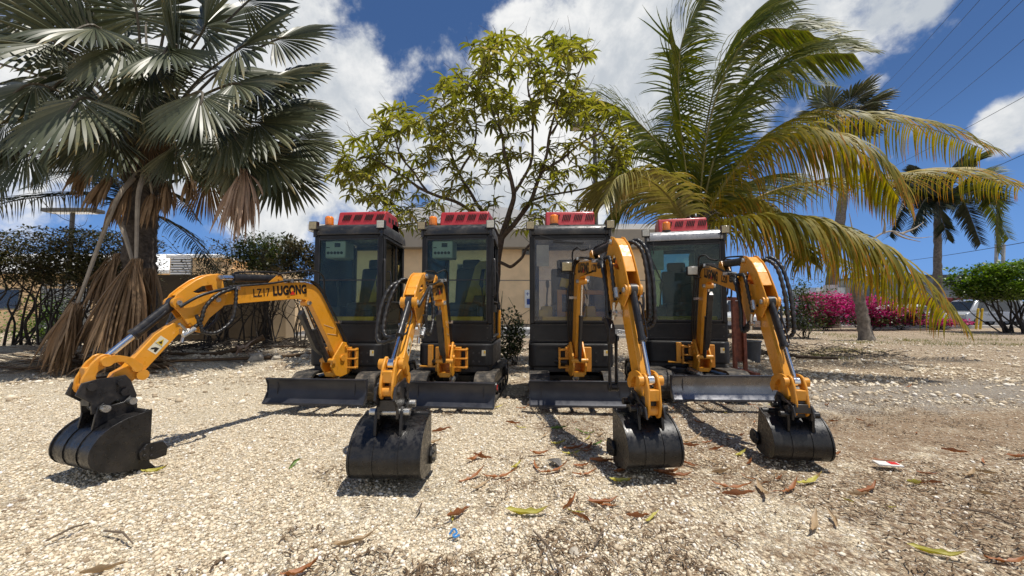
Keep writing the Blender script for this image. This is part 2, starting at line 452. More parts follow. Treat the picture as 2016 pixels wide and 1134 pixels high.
def excavator(label, x, y, yaw, kind, pin, aim, boomrot=0.0, armrot=0.0, cabw=.97, blade=(0, 1.1, 0), trackw=1.06, tyaw=0.0, buck=(.45, 0.0, 1.0), glass='glass', roof='roof', beacon=(-.39, .02), opt=(), uy=0.0, tb=None):
    root = empty('mini_excavator', (x, y, 0), yaw)
    tag(root, label, 'excavator', 'mini excavators parked in a row')
    K = LZ17 if kind == 17 else LZ20
    iR = Matrix.Rotation(-yaw, 2)
    def part(mb, name, mat, parent=root, **k): return mb.build(name, mat, parent, **k)

    # ---------------- undercarriage (own heading)
    Tr = Matrix.Rotation(tyaw - yaw, 3, 'Z')
    bx = Vector((blade[0], uy, 0))
    def TU(a, b, c): return Tr @ Vector((a, b, c)) + Tr @ bx * 1.0
    tw = .23
    for sx in (-1, 1):
        cx = sx * (trackw / 2 - tw / 2)
        mb = MB(); mb.T = TU
        # belt loop with lugs
        yf, yr, zr, rr = -.56, .56, .185, .165
        loop = [(yf + rr * math.cos(R(a)), zr + rr * math.sin(R(a))) for a in range(270, 89, -15)] + [(yf + (yr - yf) * i / 10, zr + rr - .012 * math.sin(PI * i / 10)) for i in range(1, 10)] + \
               [(yr + rr * math.cos(R(a)), zr + rr * math.sin(R(a))) for a in range(90, -91, -15)] + [(yr - (yr - yf) * i / 10, .02) for i in range(1, 10)]
        inner = inset(loop, .03)
        nL = len(loop)
        secs = []
        io = [[mb.add((cx + s * tw / 2, a, b)) for a, b in loop] for s in (-1, 1)]
        ii = [[mb.add((cx + s * tw / 2, a, b)) for a, b in inner] for s in (-1, 1)]
        for i in range(nL):
            j = (i + 1) % nL
            mb.face(io[0][i], io[0][j], io[1][j], io[1][i]); mb.face(ii[1][i], ii[1][j], ii[0][j], ii[0][i])
            mb.face(io[0][i], ii[0][i], ii[0][j], io[0][j]); mb.face(io[1][j], ii[1][j], ii[1][i], io[1][i])
        # lugs spaced along the loop
        dist = [0]
        for i in range(nL): dist.append(dist[-1] + math.dist(loop[i], loop[(i + 1) % nL]))
        nl = 46
        for k in range(nl):
            d = dist[-1] * k / nl
            i = max(j for j in range(nL) if dist[j] <= d); t = (d - dist[i]) / (dist[i + 1] - dist[i])
            a, b = loop[i], loop[(i + 1) % nL]
            p = (a[0] + (b[0] - a[0]) * t, a[1] + (b[1] - a[1]) * t)
            ang = math.atan2(b[1] - a[1], b[0] - a[0])
            Mx = Matrix.Rotation(ang, 3, 'X')
            off = Mx @ Vector((0, 0, -.009))
            wl = tw * (.47 if k % 2 else .40)
            for q in (-1, 1):
                mb.box((cx + q * tw * .245, p[0] + off.y + .0 * q, p[1] + off.z), (wl, .028, .022), Mx)
        t_ = part(mb, 'rubber_track', M['rubber'], smooth=30)
        mb = MB(); mb.T = TU
        mb.box((cx, 0, .19), (tw * .55, 1.0, .15)); mb.box((cx + sx * .03, 0, .12), (tw * .5, .95, .05))
        part(mb, 'track_frame', M['black'], t_, bevel=.01)
        mb = MB(); mb.T = TU
        for yy, r2 in ((yf, .128), (yr, .125)):
            mb.cut(); mb.lathe((cx, yy, zr), [(.03, -tw / 2 - .012), (.05, -tw / 2 - .012), (.055, -tw / 2 + .01), (r2 - .02, -tw / 2 + .012), (r2, -tw / 2 + .03), (r2, tw / 2 - .03), (r2 - .02, tw / 2 - .012), (.055, tw / 2 - .01), (.05, tw / 2 + .012), (.03, tw / 2 + .012)], 22, 'x')
        for i in range(3):
            mb.cut(); mb.lathe((cx, -.28 + .28 * i, .085), [(.02, -tw / 2 + .01), (.045, -tw / 2 + .012), (.045, tw / 2 - .012), (.02, tw / 2 - .01)], 14, 'x')
        part(mb, 'track_wheel', M['black'], t_)
        if 17 == kind:
            mb = MB(); mb.T = TU
            c0 = cx + sx * (tw / 2 + .013)
            mb.prism([(-.60, .17), (-.545, .14), (-.555, .185), (-.52, .20), (-.58, .215)], c0, c0 + sx * .003)
            part(mb, 'red_arrow_mark', M['redmark'], t_)
    mb = MB(); mb.T = TU
    mb.box((0, .02, .22), (trackw - .42, .62, .11)); mb.box((0, -.28, .24), (trackw - .4, .10, .07)); mb.box((0, .30, .24), (trackw - .4, .10, .07))
    mb.lathe((0, .0, .26), [(.24, 0), (.27, .01), (.27, .07), (.24, .09)], 28)
    part(mb, 'undercarriage_frame', M['black'], bevel=.008)
    # dozer blade: curved plate, end plates, push arms, ram
    bw, bo, ys, zs = blade[1], blade[2], blade[3], blade[4]
    def TB(a, b, c): return TU(a, b + ys, c + zs)
    mb = MB(); mb.T = TB
    prof = [(-.835, .262), (-.815, .24), (-.803, .195), (-.803, .15), (-.815, .10), (-.84, .06), (-.872, .025)]
    back = [(a + .016, b) for a, b in reversed(prof)]
    mb.prism(prof + back, bo - bw / 2, bo + bw / 2)
    bl = part(mb, 'dozer_blade', M['blade_bright' if 'bright_left' in opt else 'blade'], smooth=50)
    mb = MB(); mb.T = TB
    for s in (-1, 1):
        c = bo + s * (bw / 2 + .006)
        mb.prism([(-.842, .272), (-.81, .20), (-.81, .13), (-.882, .018), (-.80, .03), (-.775, .12), (-.775, .272)], c - .006, c + .006)
    mb.box((bo, -.835, .270), (bw, .03, .012)); mb.box((bo, -.868, .022), (bw + .005, .022, .022))
    for s in (-1, 1): mb.box((bo + s * (bw / 2 - .11), -.812, .17), (.006, .006, .19))
    part(mb, 'blade_edge', M['blade'], bl, bevel=.002)
    mb = MB(); mb.T = TU
    for s in (-1, 1):
        mb.cut(); mb.bar((s * .2, -.79 + ys, .13 + zs), (s * .2, -.22, .20), .05, .07)
        mb.bar((s * .2, -.79 + ys, .20 + zs), (s * .2, -.55, .19), .02, .10)
    mb.cut(); mb.bar((-.22, -.66, .165 + zs * .6), (.22, -.66, .165 + zs * .6), .03, .03)
    part(mb, 'push_arm', M['black'], bl, bevel=.005)
    mb = MB(); mb.T = TU
    mb.cyl((0, -.76 + ys, .20 + zs), (0, -.52, .26 + zs * .4), .018, 12); mb.cyl((0, -.60, .255 + zs * .5), (0, -.30, .32), .036, 16)
    mb.box((0, -.775 + ys, .19 + zs), (.07, .05, .09))
    part(mb, 'blade_cylinder', M['zinc'], bl)

    # ---------------- upper house
    hw = cabw / 2 + .015
    mb = MB()
    outline = [(-hw + .0, -.44), (-hw + .06, -.50), (hw - .06, -.50), (hw, -.44), (hw, .25), (hw - .10, .52), (hw - .28, .64), (-hw + .28, .64), (-hw + .10, .52), (-hw, .25)]
    if kind == 17:
        # left front corner stands back behind the swing post
        mb.prism([(a, b) for a, b in outline], .40, .665, axis='z')
    else:
        mb.prism(outline, .385, .665, axis='z')
    hs = part(mb, 'house_lower_shell', M['charcoal'], bevel=.025, seg=3)
    mb = MB(); mb.prism(inset(outline, .05), .33, .41, axis='z')
    part(mb, 'deck_plate', M['black'], hs)
    mb = MB()
    for q in (-.02, .05):
        for zz in (.46, .56): mb.cut(); mb.lathe((q + .24, -.508, zz), [(.004, -.002), (.012, -.002), (.012, .012)], 8, 'y')
    part(mb, 'bolt', M['black'], hs)
    mb = MB(); mb.box((hw - .10, -.503, .56), (.045, .006, .065))
    part(mb, 'warning_sticker', M['sticker'], hs)
    mb = MB(); mb.box((hw - .088, -.507, .57), (.018, .003, .03))
    part(mb, 'sticker_panel', M['inner_yellow'], hs)
    # rear engine hood and yellow side doors
    mb = MB()
    mb.prism([(-hw + .03, .36), (hw - .02, .36), (hw - .03, .50), (hw - .2, .645), (-hw + .2, .645), (-hw + .04, .5)], .667, 1.06, axis='z')
    eh = part(mb, 'engine_hood', M['yellow'], bevel=.02)
    mb = MB()
    for i in range(6): mb.cut(); mb.box((hw - .02, .43, .73 + i * .04), (.012, .10, .012))
    part(mb, 'hood_louvre', M['black'], eh)

    # ---------------- cab
    cx0, cx1, yf, yb = -cabw / 2, cabw / 2, -.45, .40
    zb, zg, zt = .667, .895, 1.965
    tb = tb if tb else (.06 if kind == 17 else .075)           # the cab narrows to the rear
    def CX(s, yy): return s * (cabw / 2 - tb * max(0, (yy - yf) / (yb - yf)))
    mb = MB()
    mb.prism([(cx0, yf), (cx1, yf), (CX(1, yb), yb), (CX(-1, yb), yb)], zb + .001, zb + .03, axis='z')
    # front panel under the window, posts, rails
    mb.box((0, yf + .02, (zb + zg) / 2 + .01), (cabw - .002, .04, zg - zb - .03))
    pw = .055
    for s in (-1, 1):
        mb.box((s * (cabw / 2 - pw / 2), yf + .031, (zg + zt) / 2), (pw, .064, zt - zg - .002))
        mb.box((s * (CX(1, yb) * 1.0 - pw / 2), yb - .03, (zb + zt) / 2), (pw, .06, zt - zb - .05))
    mb.box((0, yf + .03, zt - .02), (cabw - 2 * pw - .002, .06, .045))
    mb.box((0, yf + .034, zg + .012), (cabw - 2 * pw - .002, .06, .03))
    for s in (-1, 1):
        mb.bar((s * (cabw / 2 - .025), yf + .065, zt - .03), (s * (CX(1, yb) - .025), yb - .06, zt - .03), .05, .06)
        mb.bar((s * (cabw / 2 - .02), yf + .065, zg), (s * (CX(1, yb) - .02), yb - .06, zg), .035, .04)
        mb.bar((s * (cabw / 2 - .015), yf + .045, .80), (s * (CX(1, yb) - .015), yb - .06, .80), .02, .25)
    mb.box((0, yb - .03, 1.05), (2 * CX(1, yb) - .12, .05, .05)); mb.box((0, yb - .03, zt - .03), (2 * CX(1, yb) - .12, .05, .06))
    cab = part(mb, 'cab_frame', M['charcoal'], bevel=.012, seg=3)
    # roof cap with a rounded front
    mb = MB()
    rp = [(yf - .012, zt + .005), (yf - .02, zt + .05), (yf + .0, zt + .10), (yf + .05, zt + .135), (yf + .14, zt + .15), (yb - .10, zt + .155), (yb + .0, zt + .12), (yb + .02, zt + .005)]
    secs = []
    for s, kz, ins in ((-1.0, .35, 0), (-1.0, .72, .0), (-.95, .93, .0), (-.86, 1, 0), (.86, 1, 0), (.95, .93, 0), (1.0, .72, 0), (1.0, .35, 0)):
        secs.append([(s * (cabw / 2 + .006 - tb * .9 * max(0, (a - yf) / (yb - yf))), a, zt + .005 + (b - zt - .005) * kz) for a, b in rp])
    idx = [[mb.add(p) for p in s] for s in secs]
    for a, b in zip(idx, idx[1:]):
        for k in range(len(a)): mb.face(a[k], a[(k + 1) % len(a)], b[(k + 1) % len(a)], b[k])
    mb.face(*idx[0]); mb.face(*reversed(idx[-1]))
    part(mb, 'cab_roof', M[roof], bevel=.006, smooth=50)
    # glazing
    mb = MB(); mb.box((0, yf + .012, (zg + zt) / 2), (cabw - 2 * pw + .01, .006, zt - zg - .06))
    ws = part(mb, 'windshield', M[glass])
    mb = MB()
    for q in (-1, 1): mb.box((q * (cabw / 2 - pw - .006), yf + .006, (zg + zt) / 2), (.014, .01, zt - zg - .06))
    mb.box((0, yf + .006, zg + .033), (cabw - 2 * pw - .03, .01, .014)); mb.box((0, yf + .006, zt - .05), (cabw - 2 * pw - .03, .01, .016))
    if kind == 17: mb.box((0, yf + .010, 1.42), (cabw - 2 * pw - .03, .012, .012))
    part(mb, 'window_seal', M['black'], ws)
    mb = MB()
    for s in (-1, 1):
        mb.cut(); mb.bar((s * (cabw / 2 - .02), yf + .07, 1.455), (s * (CX(1, yb) - .02), yb - .065, 1.455), .005, .92, up=(0, 0, 1))
    part(mb, 'side_window', M[glass])
    mb = MB(); mb.box((0, yb - .03, 1.50), (2 * CX(1, yb) - .12, .005, .82))
    part(mb, 'rear_window', M[glass])
    # door on the viewer's right
    mb = MB()
    def DS(yy, o=.006): return CX(1, yy) + o
    for y0, z0, y1, z1, wd in ((-.40, .72, -.40, 1.93, .05), (.33, .72, .33, 1.93, .05), (-.40, 1.92, .33, 1.92, .05), (-.40, .735, .33, .735, .06), (-.38, 1.16, .31, 1.16, .035), (.02, 1.17, .02, 1.90, .028)):
        mb.bar((DS(y0), y0, z0), (DS(y1), y1, z1), .02, wd, up=(1, 0, 0)) if y0 != y1 else mb.box((DS(y0), y0, (z0 + z1) / 2), (.02, wd, abs(z1 - z0)))
    dr = part(mb, 'cab_door', M['charcoal'], bevel=.008)
    mb = MB()
    mb.box((DS(-.36, .03), -.36, 1.08), (.035, .05, .09)); mb.tube(catmull([(DS(-.33, .02), -.33, 1.25), (DS(-.33, .06), -.33, 1.28), (DS(-.33, .06), -.33, 1.5), (DS(-.33, .02), -.33, 1.53)], 5), .010, 8)
    part(mb, 'door_handle', M['black'], dr)
    mb = MB(); mb.bar((DS(-.38, -.002), -.38, .95), (DS(.31, -.002), .31, .95), .004, .38, up=(0, 0, 1))
    part(mb, 'door_lower_pane', M[glass], dr)
    if kind == 17:
        mb = MB(); mb.lathe((DS(.36, .02), .36, 1.12), [(.018, -.05), (.026, -.05), (.026, .05), (.018, .05)], 10); mb.box((DS(.33, .01), .33, 1.12), (.03, .1, .06)); mb.box((DS(.36, .035), .36, 1.12), (.03, .02, .02))
        part(mb, 'door_hinge', M['black'], dr)
    # panel seams, latch and grab rail
    mb = MB(); mb.box((0, yf - .001, .885), (cabw - .06, .004, .008)); mb.cut(); mb.box((0, yf - .001, .70), (cabw - .06, .004, .006)); mb.cut(); mb.box((-.04, -.503, .655), (cabw - .12, .004, .006))
    part(mb, 'panel_seam', M['black'], cab)
    mb = MB(); gx = cabw / 2 + .012; mb.tube(catmull([(gx, yf + .0, 1.22), (gx + .03, yf - .03, 1.25), (gx + .03, yf - .03, 1.62), (gx, yf, 1.66)], 5), .011, 8); part(mb, 'grab_rail', M['black'], cab)
    mb = MB()
    for q in (-1, 1):
        for zz in (.73, .85): mb.cut(); mb.lathe((q * (cabw / 2 - .05), yf - .004, zz), [(.004, -.004), (.010, -.004), (.010, .006)], 6, 'y')
    part(mb, 'bolt', M['black'], cab)
    # wiper
    if kind == 20:
        mb = MB()
        if 'wipe_flat' in opt:
            mb.bar((-.36, yf - .008, 1.96), (-.08, yf - .012, 1.885), .008, .012); mb.bar((-.20, yf - .014, 1.885), (.16, yf - .012, 1.862), .010, .016)
        else:
            mb.bar((-.38, yf - .008, 1.97), (-.38, yf - .012, 1.80), .010, .02); mb.bar((-.41, yf - .014, 1.74), (-.28, yf - .012, 1.42), .010, .014)
        part(mb, 'wiper', M['black'])
    # lamps on the roof corners
    for s in (-1, 1):
        lb = MB(); lb.box((s * (cabw / 2 - .01), yf - .035, 2.075), (.10, .055, .10)); lb.bar((s * (cabw / 2 - .01), yf - .02, 1.94), (s * (cabw / 2 - .01), yf - .02, 2.03), .03, .012, up=(0, 1, 0)); lb.tube(catmull([(s * (cabw / 2 - .03), yf - .01, 2.04), (s * (cabw / 2 - .06), yf - .02, 2.0), (s * (cabw / 2 - .05), yf - .0, 1.96)], 4), .005, 6)
        lo = part(lb, 'work_light', M['black'], bevel=.01)
        lb = MB(); lb.box((s * (cabw / 2 - .01), yf - .066, 2.075), (.086, .008, .086))
        part(lb, 'lamp_lens', M['lens' if ((s > 0 and kind == 17) or (s < 0 and 'bright_left' in opt)) else 'lens_dim'], lo, bevel=.002)
    # beacon
    mb = MB(); bxx, byy = beacon
    zb0 = 2.09
    mb.lathe((bxx, byy - .30, zb0), [(.055, 0), (.058, .005), (.058, .03), (.05, .035)], 20)
    bc = part(mb, 'beacon', M['black'])
    mb = MB(); mb.lathe((bxx, byy - .30, zb0 + .036), [(.048, 0), (.052, .02), (.050, .03), (.053, .05), (.050, .06), (.052, .08), (.048, .10), (.035, .112), (.01, .115)], 22)
    part(mb, 'beacon_lens', M['amber'], bc, smooth=60)
    # air conditioner on the roof
    mb = MB(); aw = .62
    za = 2.10; ay0, ay1 = -.22, .30
    mb.prism([(ay0 - .02, za), (ay0 + .04, za + .215), (ay0 + .12, za + .235), (ay1 - .1, za + .225), (ay1, za + .02), (ay1, za)], -aw / 2 + .03, aw / 2 + .03)
    ac = part(mb, 'roof_air_conditioner', M['red'], bevel=.02, seg=3)
    mb = MB()
    for g in range(4):
        mb.cut()
        for i in range(5):
            xx = -aw / 2 + .10 + g * .145 + i * .021
            mb.bar((xx, ay0 + .006 - .004, za + .10), (xx + .02, ay0 + .026 - .004, za + .175), .009, .012)
    for i in range(3): mb.cut(); mb.box((aw / 2 + .03, ay0 + .16 + i * .11, za + .13), (.006, .06, .06))
    part(mb, 'vent_slots', M['slot'], ac)
    # interior
    mb = MB()
    mb.box((.02, .10, 1.10), (.44, .42, .12)); mb.box((.02, .29, 1.38), (.42, .10, .52), Matrix.Rotation(R(-10), 3, 'X')); mb.box((.02, .335, 1.70), (.26, .07, .14), Matrix.Rotation(R(-10), 3, 'X'))
    st = part(mb, 'seat', M['seat'], bevel=.04, seg=3)
    mb = MB(); mb.box((.02, .12, .93), (.42, .5, .26))
    part(mb, 'seat_base', M['seat'], st, bevel=.02)
    mb = MB(); mb.box((.02, yf + .064, zg + .045), (cabw - .26, .075, .085))
    part(mb, 'floor_step', M['inner_yellow'], bevel=.01)
    for s in (-1, 1):
        mb = MB(); mb.tube(catmull([(s * .27, -.15, 1.0), (s * .27, -.16, 1.2), (s * .26, -.19, 1.34)], 5), .010, 8); mb.lathe((s * .26, -.19, 1.34), [(.012, 0), (.022, .02), (.024, .07), (.016, .1)], 12); mb.lathe((s * .27, -.15, 1.02), [(.05, 0), (.045, .03), (.03, .05), (.028, .08), (.012, .12)], 12)
        part(mb, 'control_lever', M['seat'])
        mb = MB(); mb.box((s * .27, -.02, 1.02), (.14, .42, .18))
        part(mb, 'side_console', M['inner_yellow' if 'frames' in opt else 'seat'], bevel=.02)
    if kind == 17:
        mb = MB(); mb.box((cx0 + .24, -.30, 1.80), (.26, .22, .22)); hb = part(mb, 'heater_box', M['box'], bevel=.02)
        mb = MB()
        for i in range(5): mb.cut(); mb.lathe((cx0 + .155 + i * .042, -.417, 1.755), [(.006, 0), (.018, 0), (.018, .008)], 12, 'y')
        mb.cut(); mb.box((cx0 + .27, -.414, 1.85), (.07, .006, .05)); mb.cut(); mb.box((cx0 + .15, -.414, 1.82), (.04, .006, .012))
        part(mb, 'heater_vent', M['black'], hb)
        # slanted inner guard with openings
        mb = MB()
        mb.prism([(-.10, .98), (.30, .98), (.37, 1.66), (.31, 1.73), (.16, 1.73), (.10, 1.66)], .20, .235, holes=[[(.05, 1.12), (.26, 1.12), (.275, 1.26), (.085, 1.26)], [(.15, 1.40), (.20, 1.40), (.235, 1.62), (.185, 1.62)], [(.235, 1.40), (.285, 1.40), (.32, 1.62), (.27, 1.62)]], axis='y')
        part(mb, 'slanted_guard', M['panel'], bevel=.004)
    else:
        mb = MB(); mb.box((cx0 + .16, yf + .03, 1.72), (.15, .006, .26)); part(mb, 'window_notice', M['sticker'] if 'frames' in opt else M['box'])
        if 'frames' in opt:
            for q in ((-.02, .04), (.22, .40)):
                mb = MB()
                a, b = q
                mb.prism([(a - .12, .98), (a - .12, 1.32), (b + .12, 1.30), (b + .18, 1.22), (b + .10, .98)], -.20, -.16, holes=[[(a - .06, 1.04), (b + .05, 1.04), (b + .10, 1.21), (b + .07, 1.25), (a - .06, 1.26)]], axis='y')
                part(mb, 'console_frame', M['yellow'], bevel=.006)
            mb = MB(); mb.box((cx0 + .17, yf + .12, 1.02), (.12, .05, .09)); mb.cut(); mb.box((.0, .1, 1.42), (.16, .03, .12), Matrix.Rotation(R(12), 3, 'Y')); part(mb, 'control_block', M['inner_yellow'], bevel=.01)
        mb = MB(); mb.tube(catmull([(-.02, -.2, 1.1), (.0, -.22, 1.35), (.10, -.22, 1.42), (.20, -.2, 1.36), (.24, -.18, 1.2)], 6), .009, 8); part(mb, 'cable_loop', M['hose'])

    # ---------------- swing post, boom, arm
    pl = iR @ (Vector(pin) - Vector((x, y)))
    dl = iR @ (Vector(aim) - Vector(pin)); dl.normalize()
    wf = .56 if kind == 17 else .58
    def T0(a, b, c): return Vector((pl.x - dl.y * a + dl.x * b, pl.y + dl.x * a + dl.y * b, c))
    def T(a, b, c): return T0(a * wf, b, c)
    ft = K['foot']; br = boomrot
    def bp(p): return rot2(p, ft, br)
    mb = MB(); mb.T = T0
    for s in (-1, 1):
        mb.prism([(-.18, .33), (-.17, .55), (-.12, .69), (-.06, .70), (.02, .60), (.085, .52), (.10, .44), (.04, .34), (-.05, .31)], s * .068 - .011, s * .068 + .011)
    mb.box((0, -.15, .45), (.12, .05, .20)); mb.box((0, -.05, .345), (.12, .2, .05))
    sp = part(mb, 'swing_post', M['yellow'], bevel=.006)
    mb = MB(); mb.T = T0
    for q, r_ in ((ft, .034), ((.07, .50), .026), ((-.11, .64), .02)):
        mb.cut(); mb.lathe((0, q[0], q[1]), [(r_ * .4, -.094), (r_, -.094), (r_, .094), (r_ * .4, .094)], 14, 'x')
    part(mb, 'pin', M['yellow_dark'], sp)
    mb = MB()
    sgn = -1 if kind == 20 else 1
    pxl, pyl = pl.x, pl.y
    for zz in (.40, .50, .60): mb.box((pxl + sgn * .12, -.55, zz), (.18, .07, .020))
    mb.box((pxl - sgn * .02, -.535, .49), (.30, .05, .28)); mb.box((pxl + sgn * .195, -.535, .50), (.025, .05, .24))
    part(mb, 'swing_bracket', M['yellow_dark'], sp, bevel=.005)
    # slew cylinder seen left of the post
    mb = MB(); mb.cyl((pxl - .10, -.60, .46), (pxl - .30, -.42, .46), .03, 12); part(mb, 'swing_cylinder', M['black'], sp)
    if kind == 17 and 'strut' in opt or 'bright_left' in opt:
        mb = MB(); mb.box((pxl - .24, -.515, .53), (.06, .03, .24)); mb.box((pxl - .2, -.515, .40), (.34, .025, .02)); part(mb, 'yellow_strut', M['yellow'], bevel=.004)

    mb = MB(); mb.T = T
    bo = [bp(p) for p in K['boom']]
    hb_ = .056
    mb.prism(chaikin(bo, 1), -hb_, hb_)
    boom = part(mb, 'boom', M['yellow'], bevel=.006, smooth=40)
    mb = MB(); mb.T = T
    P = bp(K['P'])
    mb.lathe((0, P[0], P[1]), [(.02, -.105), (.032, -.105), (.036, -.09), (.06, -.088), (.06, .088), (.036, .09), (.032, .105), (.02, .105)], 18, 'x')
    mb.cut(); q = bp(K['br']); bb = [bp(p) for p in K['brbase']]
    for s in (-1, 1): mb.prism(bb, s * .045 - .007, s * .045 + .007)
    mb.lathe((0, q[0], q[1]), [(.01, -.065), (.018, -.065), (.018, .065), (.01, .065)], 12, 'x')
    inn = bp((.39, 1.13) if kind == 17 else (.235, 1.365))
    mb.cut(); mb.lathe((0, inn[0], inn[1]), [(.015, -.075), (.03, -.075), (.03, .075), (.015, .075)], 14, 'x')
    part(mb, 'boom_pivot', M['yellow_dark'], boom)
    mb = MB(); mb.T = T
    for p in ((P[0], P[1]), inn): mb.cut(); mb.lathe((0, p[0], p[1]), [(.006, -.118), (.02, -.118), (.022, -.10), (.022, .10), (.02, .118), (.006, .118)], 8, 'x')
    part(mb, 'bolt', M['zinc'], boom)
    # boom cylinder (and its dark cover on the smaller machines)
    c0, c1 = K['boomcyl']; c1 = bp(c1)
    cm = (c0[0] + (c1[0] - c0[0]) * .58, c0[1] + (c1[1] - c0[1]) * .58)
    mb = MB(); mb.T = T; mb.cyl((0, *c0), (0, *cm), .036, 16); mb.cyl((0, cm[0] - .0, cm[1]), (0, cm[0] + (c1[0] - c0[0]) * .02, cm[1] + (c1[1] - c0[1]) * .02), .042, 16)
    bcy = part(mb, 'boom_cylinder', M['black'])
    mb = MB(); mb.T = T; mb.cyl((0, *cm), (0, *c1), .02, 14); part(mb, 'rod', M['chrome'], bcy)
    if kind == 17 or 'bright_left' in opt:
        mb = MB(); mb.T = T
        d = Vector((c1[0] - c0[0], c1[1] - c0[1])).normalized(); nx, ny = d.y, -d.x
        pts = [(c0[0] + d.x * .10 + nx * .045, c0[1] + d.y * .10 + ny * .045), (c1[0] - d.x * .02 + nx * .05, c1[1] - d.y * .02 + ny * .05), (c1[0] - d.x * .05 + nx * .095, c1[1] - d.y * .05 + ny * .095), (c0[0] + d.x * .22 + nx * .095, c0[1] + d.y * .22 + ny * .095)]
        mb.prism([pts[0], pts[1], (c1[0] - d.x * .02 - nx * .0, c1[1] - d.y * .02 - ny * .0), pts[2], pts[3]][:2] + [pts[2], pts[3]], -.05, .05)
        part(mb, 'cylinder_cover', M['black'], bcy, bevel=.004)
    # arm
    def ap(p): return rot2((P[0] + p[0], P[1] + p[1]), P, armrot)
    arm_o = [ap(p) for p in K['arm']]; hole = [ap(p) for p in K['hole']]
    n_up = 8
    mb = MB(); mb.T = T
    aw_ = .072
    split = 10 if kind == 17 else 11
    last = len(K['arm'])
    tail = 15 if kind == 17 else 16
    upper = arm_o[:9] + [ap((K['arm'][8][0] - .01 * 0 + (-.06), K['arm'][8][1] - .09))] + arm_o[tail:]
    for s in (-1, 1): mb.prism(upper, s * aw_ - .008, s * aw_ + .008, holes=[hole])
    # web joining the two plates, set back from their rim; open slot by the cylinder base
    web = inset(arm_o[0:6], 0)
    for a, b in zip(arm_o[1:6], arm_o[2:7]):
        if b == arm_o[6]: continue
        d = Vector((b[0] - a[0], b[1] - a[1])).normalized(); nx, ny = d.y, -d.x
        if (nx * (P[0] - a[0]) + ny * (P[1] - a[1])) < 0: nx, ny = -nx, -ny
        mb.prism([(a[0] + nx * .012, a[1] + ny * .012), (b[0] + nx * .012, b[1] + ny * .012), (b[0] + nx * .022, b[1] + ny * .022), (a[0] + nx * .022, a[1] + ny * .022)], -.064, .064)
    lower = [ap((K['arm'][tail][0] - .03, K['arm'][tail][1] + .10))] + [ap((K['arm'][9][0] * .72, K['arm'][9][1] * .55))] + arm_o[9 if kind == 17 else 9:tail + 1]
    mb.prism(lower, -.052, .052)
    arm = part(mb, 'arm', M['yellow'], bevel=.005, smooth=40)
    mb = MB(); mb.T = T
    hn, bcp, A_, C_, B_, D_ = [ap(K[k]) for k in ('horn', 'bc', 'A', 'C', 'B', 'D')]
    for p, r_, w_ in ((hn, .028, .09), (bcp, .040, .105), (B_, .032, .10)):
        mb.cut(); mb.lathe((0, p[0], p[1]), [(r_ * .5, -w_), (r_, -w_), (r_, w_), (r_ * .5, w_)], 16, 'x')
    bs = ap((.467, -.531) if kind == 17 else (K['arm'][15][0], K['arm'][15][1]))
    mb.cut(); mb.lathe((0, bs[0], bs[1]), [(.016, -.10), (.036, -.10), (.036, .10), (.016, .10)], 16, 'x')
    part(mb, 'boss', M['yellow_dark'], arm)
    mb = MB(); mb.T = T
    for p in (bcp, hn): mb.cut(); mb.lathe((0, p[0], p[1]), [(.006, -.122), (.018, -.122), (.02, -.105), (.02, .105), (.018, .122), (.006, .122)], 8, 'x')
    part(mb, 'bolt', M['zinc'], arm)
    # arm cylinder on the boom
    cm = (q[0] + (hn[0] - q[0]) * .74, q[1] + (hn[1] - q[1]) * .74)
    mb = MB(); mb.T = T; mb.cyl((0, *q), (0, *cm), .036, 18); mb.lathe((0, q[0], q[1]), [(.02, -.036), (.036, -.036), (.036, .036), (.02, .036)], 14, 'x')
    a0 = (q[0] + (cm[0] - q[0]) * .9, q[1] + (cm[1] - q[1]) * .9); mb.cyl((0, *a0), (0, *cm), .042, 18)
    acy = part(mb, 'arm_cylinder', M['black'])
    mb = MB(); mb.T = T; mb.cyl((0, *cm), (0, *hn), .02, 14); part(mb, 'rod', M['chrome'], acy)
    mb = MB(); mb.T = T; mb.tube(catmull([(.0, q[0] - .06, q[1] + .02), (.02, q[0] - .0, q[1] + .055), (.02, q[0] + .1, q[1] + .058), (.02, cm[0] - .03, cm[1] + .05), (.02, cm[0], cm[1] + .03)], 6), .008, 8); part(mb, 'oil_pipe', M['hose'], acy)
    # bucket cylinder on the arm
    cm = (bcp[0] + (C_[0] - bcp[0]) * .60, bcp[1] + (C_[1] - bcp[1]) * .60)
    mb = MB(); mb.T = T; mb.cyl((0, *bcp), (0, *cm), .037, 18); mb.lathe((0, bcp[0], bcp[1]), [(.02, -.04), (.045, -.04), (.045, .04), (.02, .04)], 14, 'x')
    a0 = (bcp[0] + (cm[0] - bcp[0]) * .92, bcp[1] + (cm[1] - bcp[1]) * .92); mb.cyl((0, *a0), (0, *cm), .043, 18)
    a1 = (bcp[0] + (cm[0] - bcp[0]) * .62, bcp[1] + (cm[1] - bcp[1]) * .62); a2 = (bcp[0] + (cm[0] - bcp[0]) * .64, bcp[1] + (cm[1] - bcp[1]) * .64); mb.cyl((0, *a1), (0, *a2), .039, 18)
    dx = Vector((C_[0] - bcp[0], C_[1] - bcp[1])).normalized(); nx, ny = dx.y, -dx.x
    mb.tube(catmull([(.055, bcp[0] + dx.x * .09, bcp[1] + dx.y * .09), (.075, bcp[0] + dx.x * .14, bcp[1] + dx.y * .14), (.072, cm[0] - dx.x * .05, cm[1] - dx.y * .05), (.045, cm[0] - dx.x * .02, cm[1] - dx.y * .02)], 6), .008, 8)
    bcy2 = part(mb, 'bucket_cylinder', M['black'])
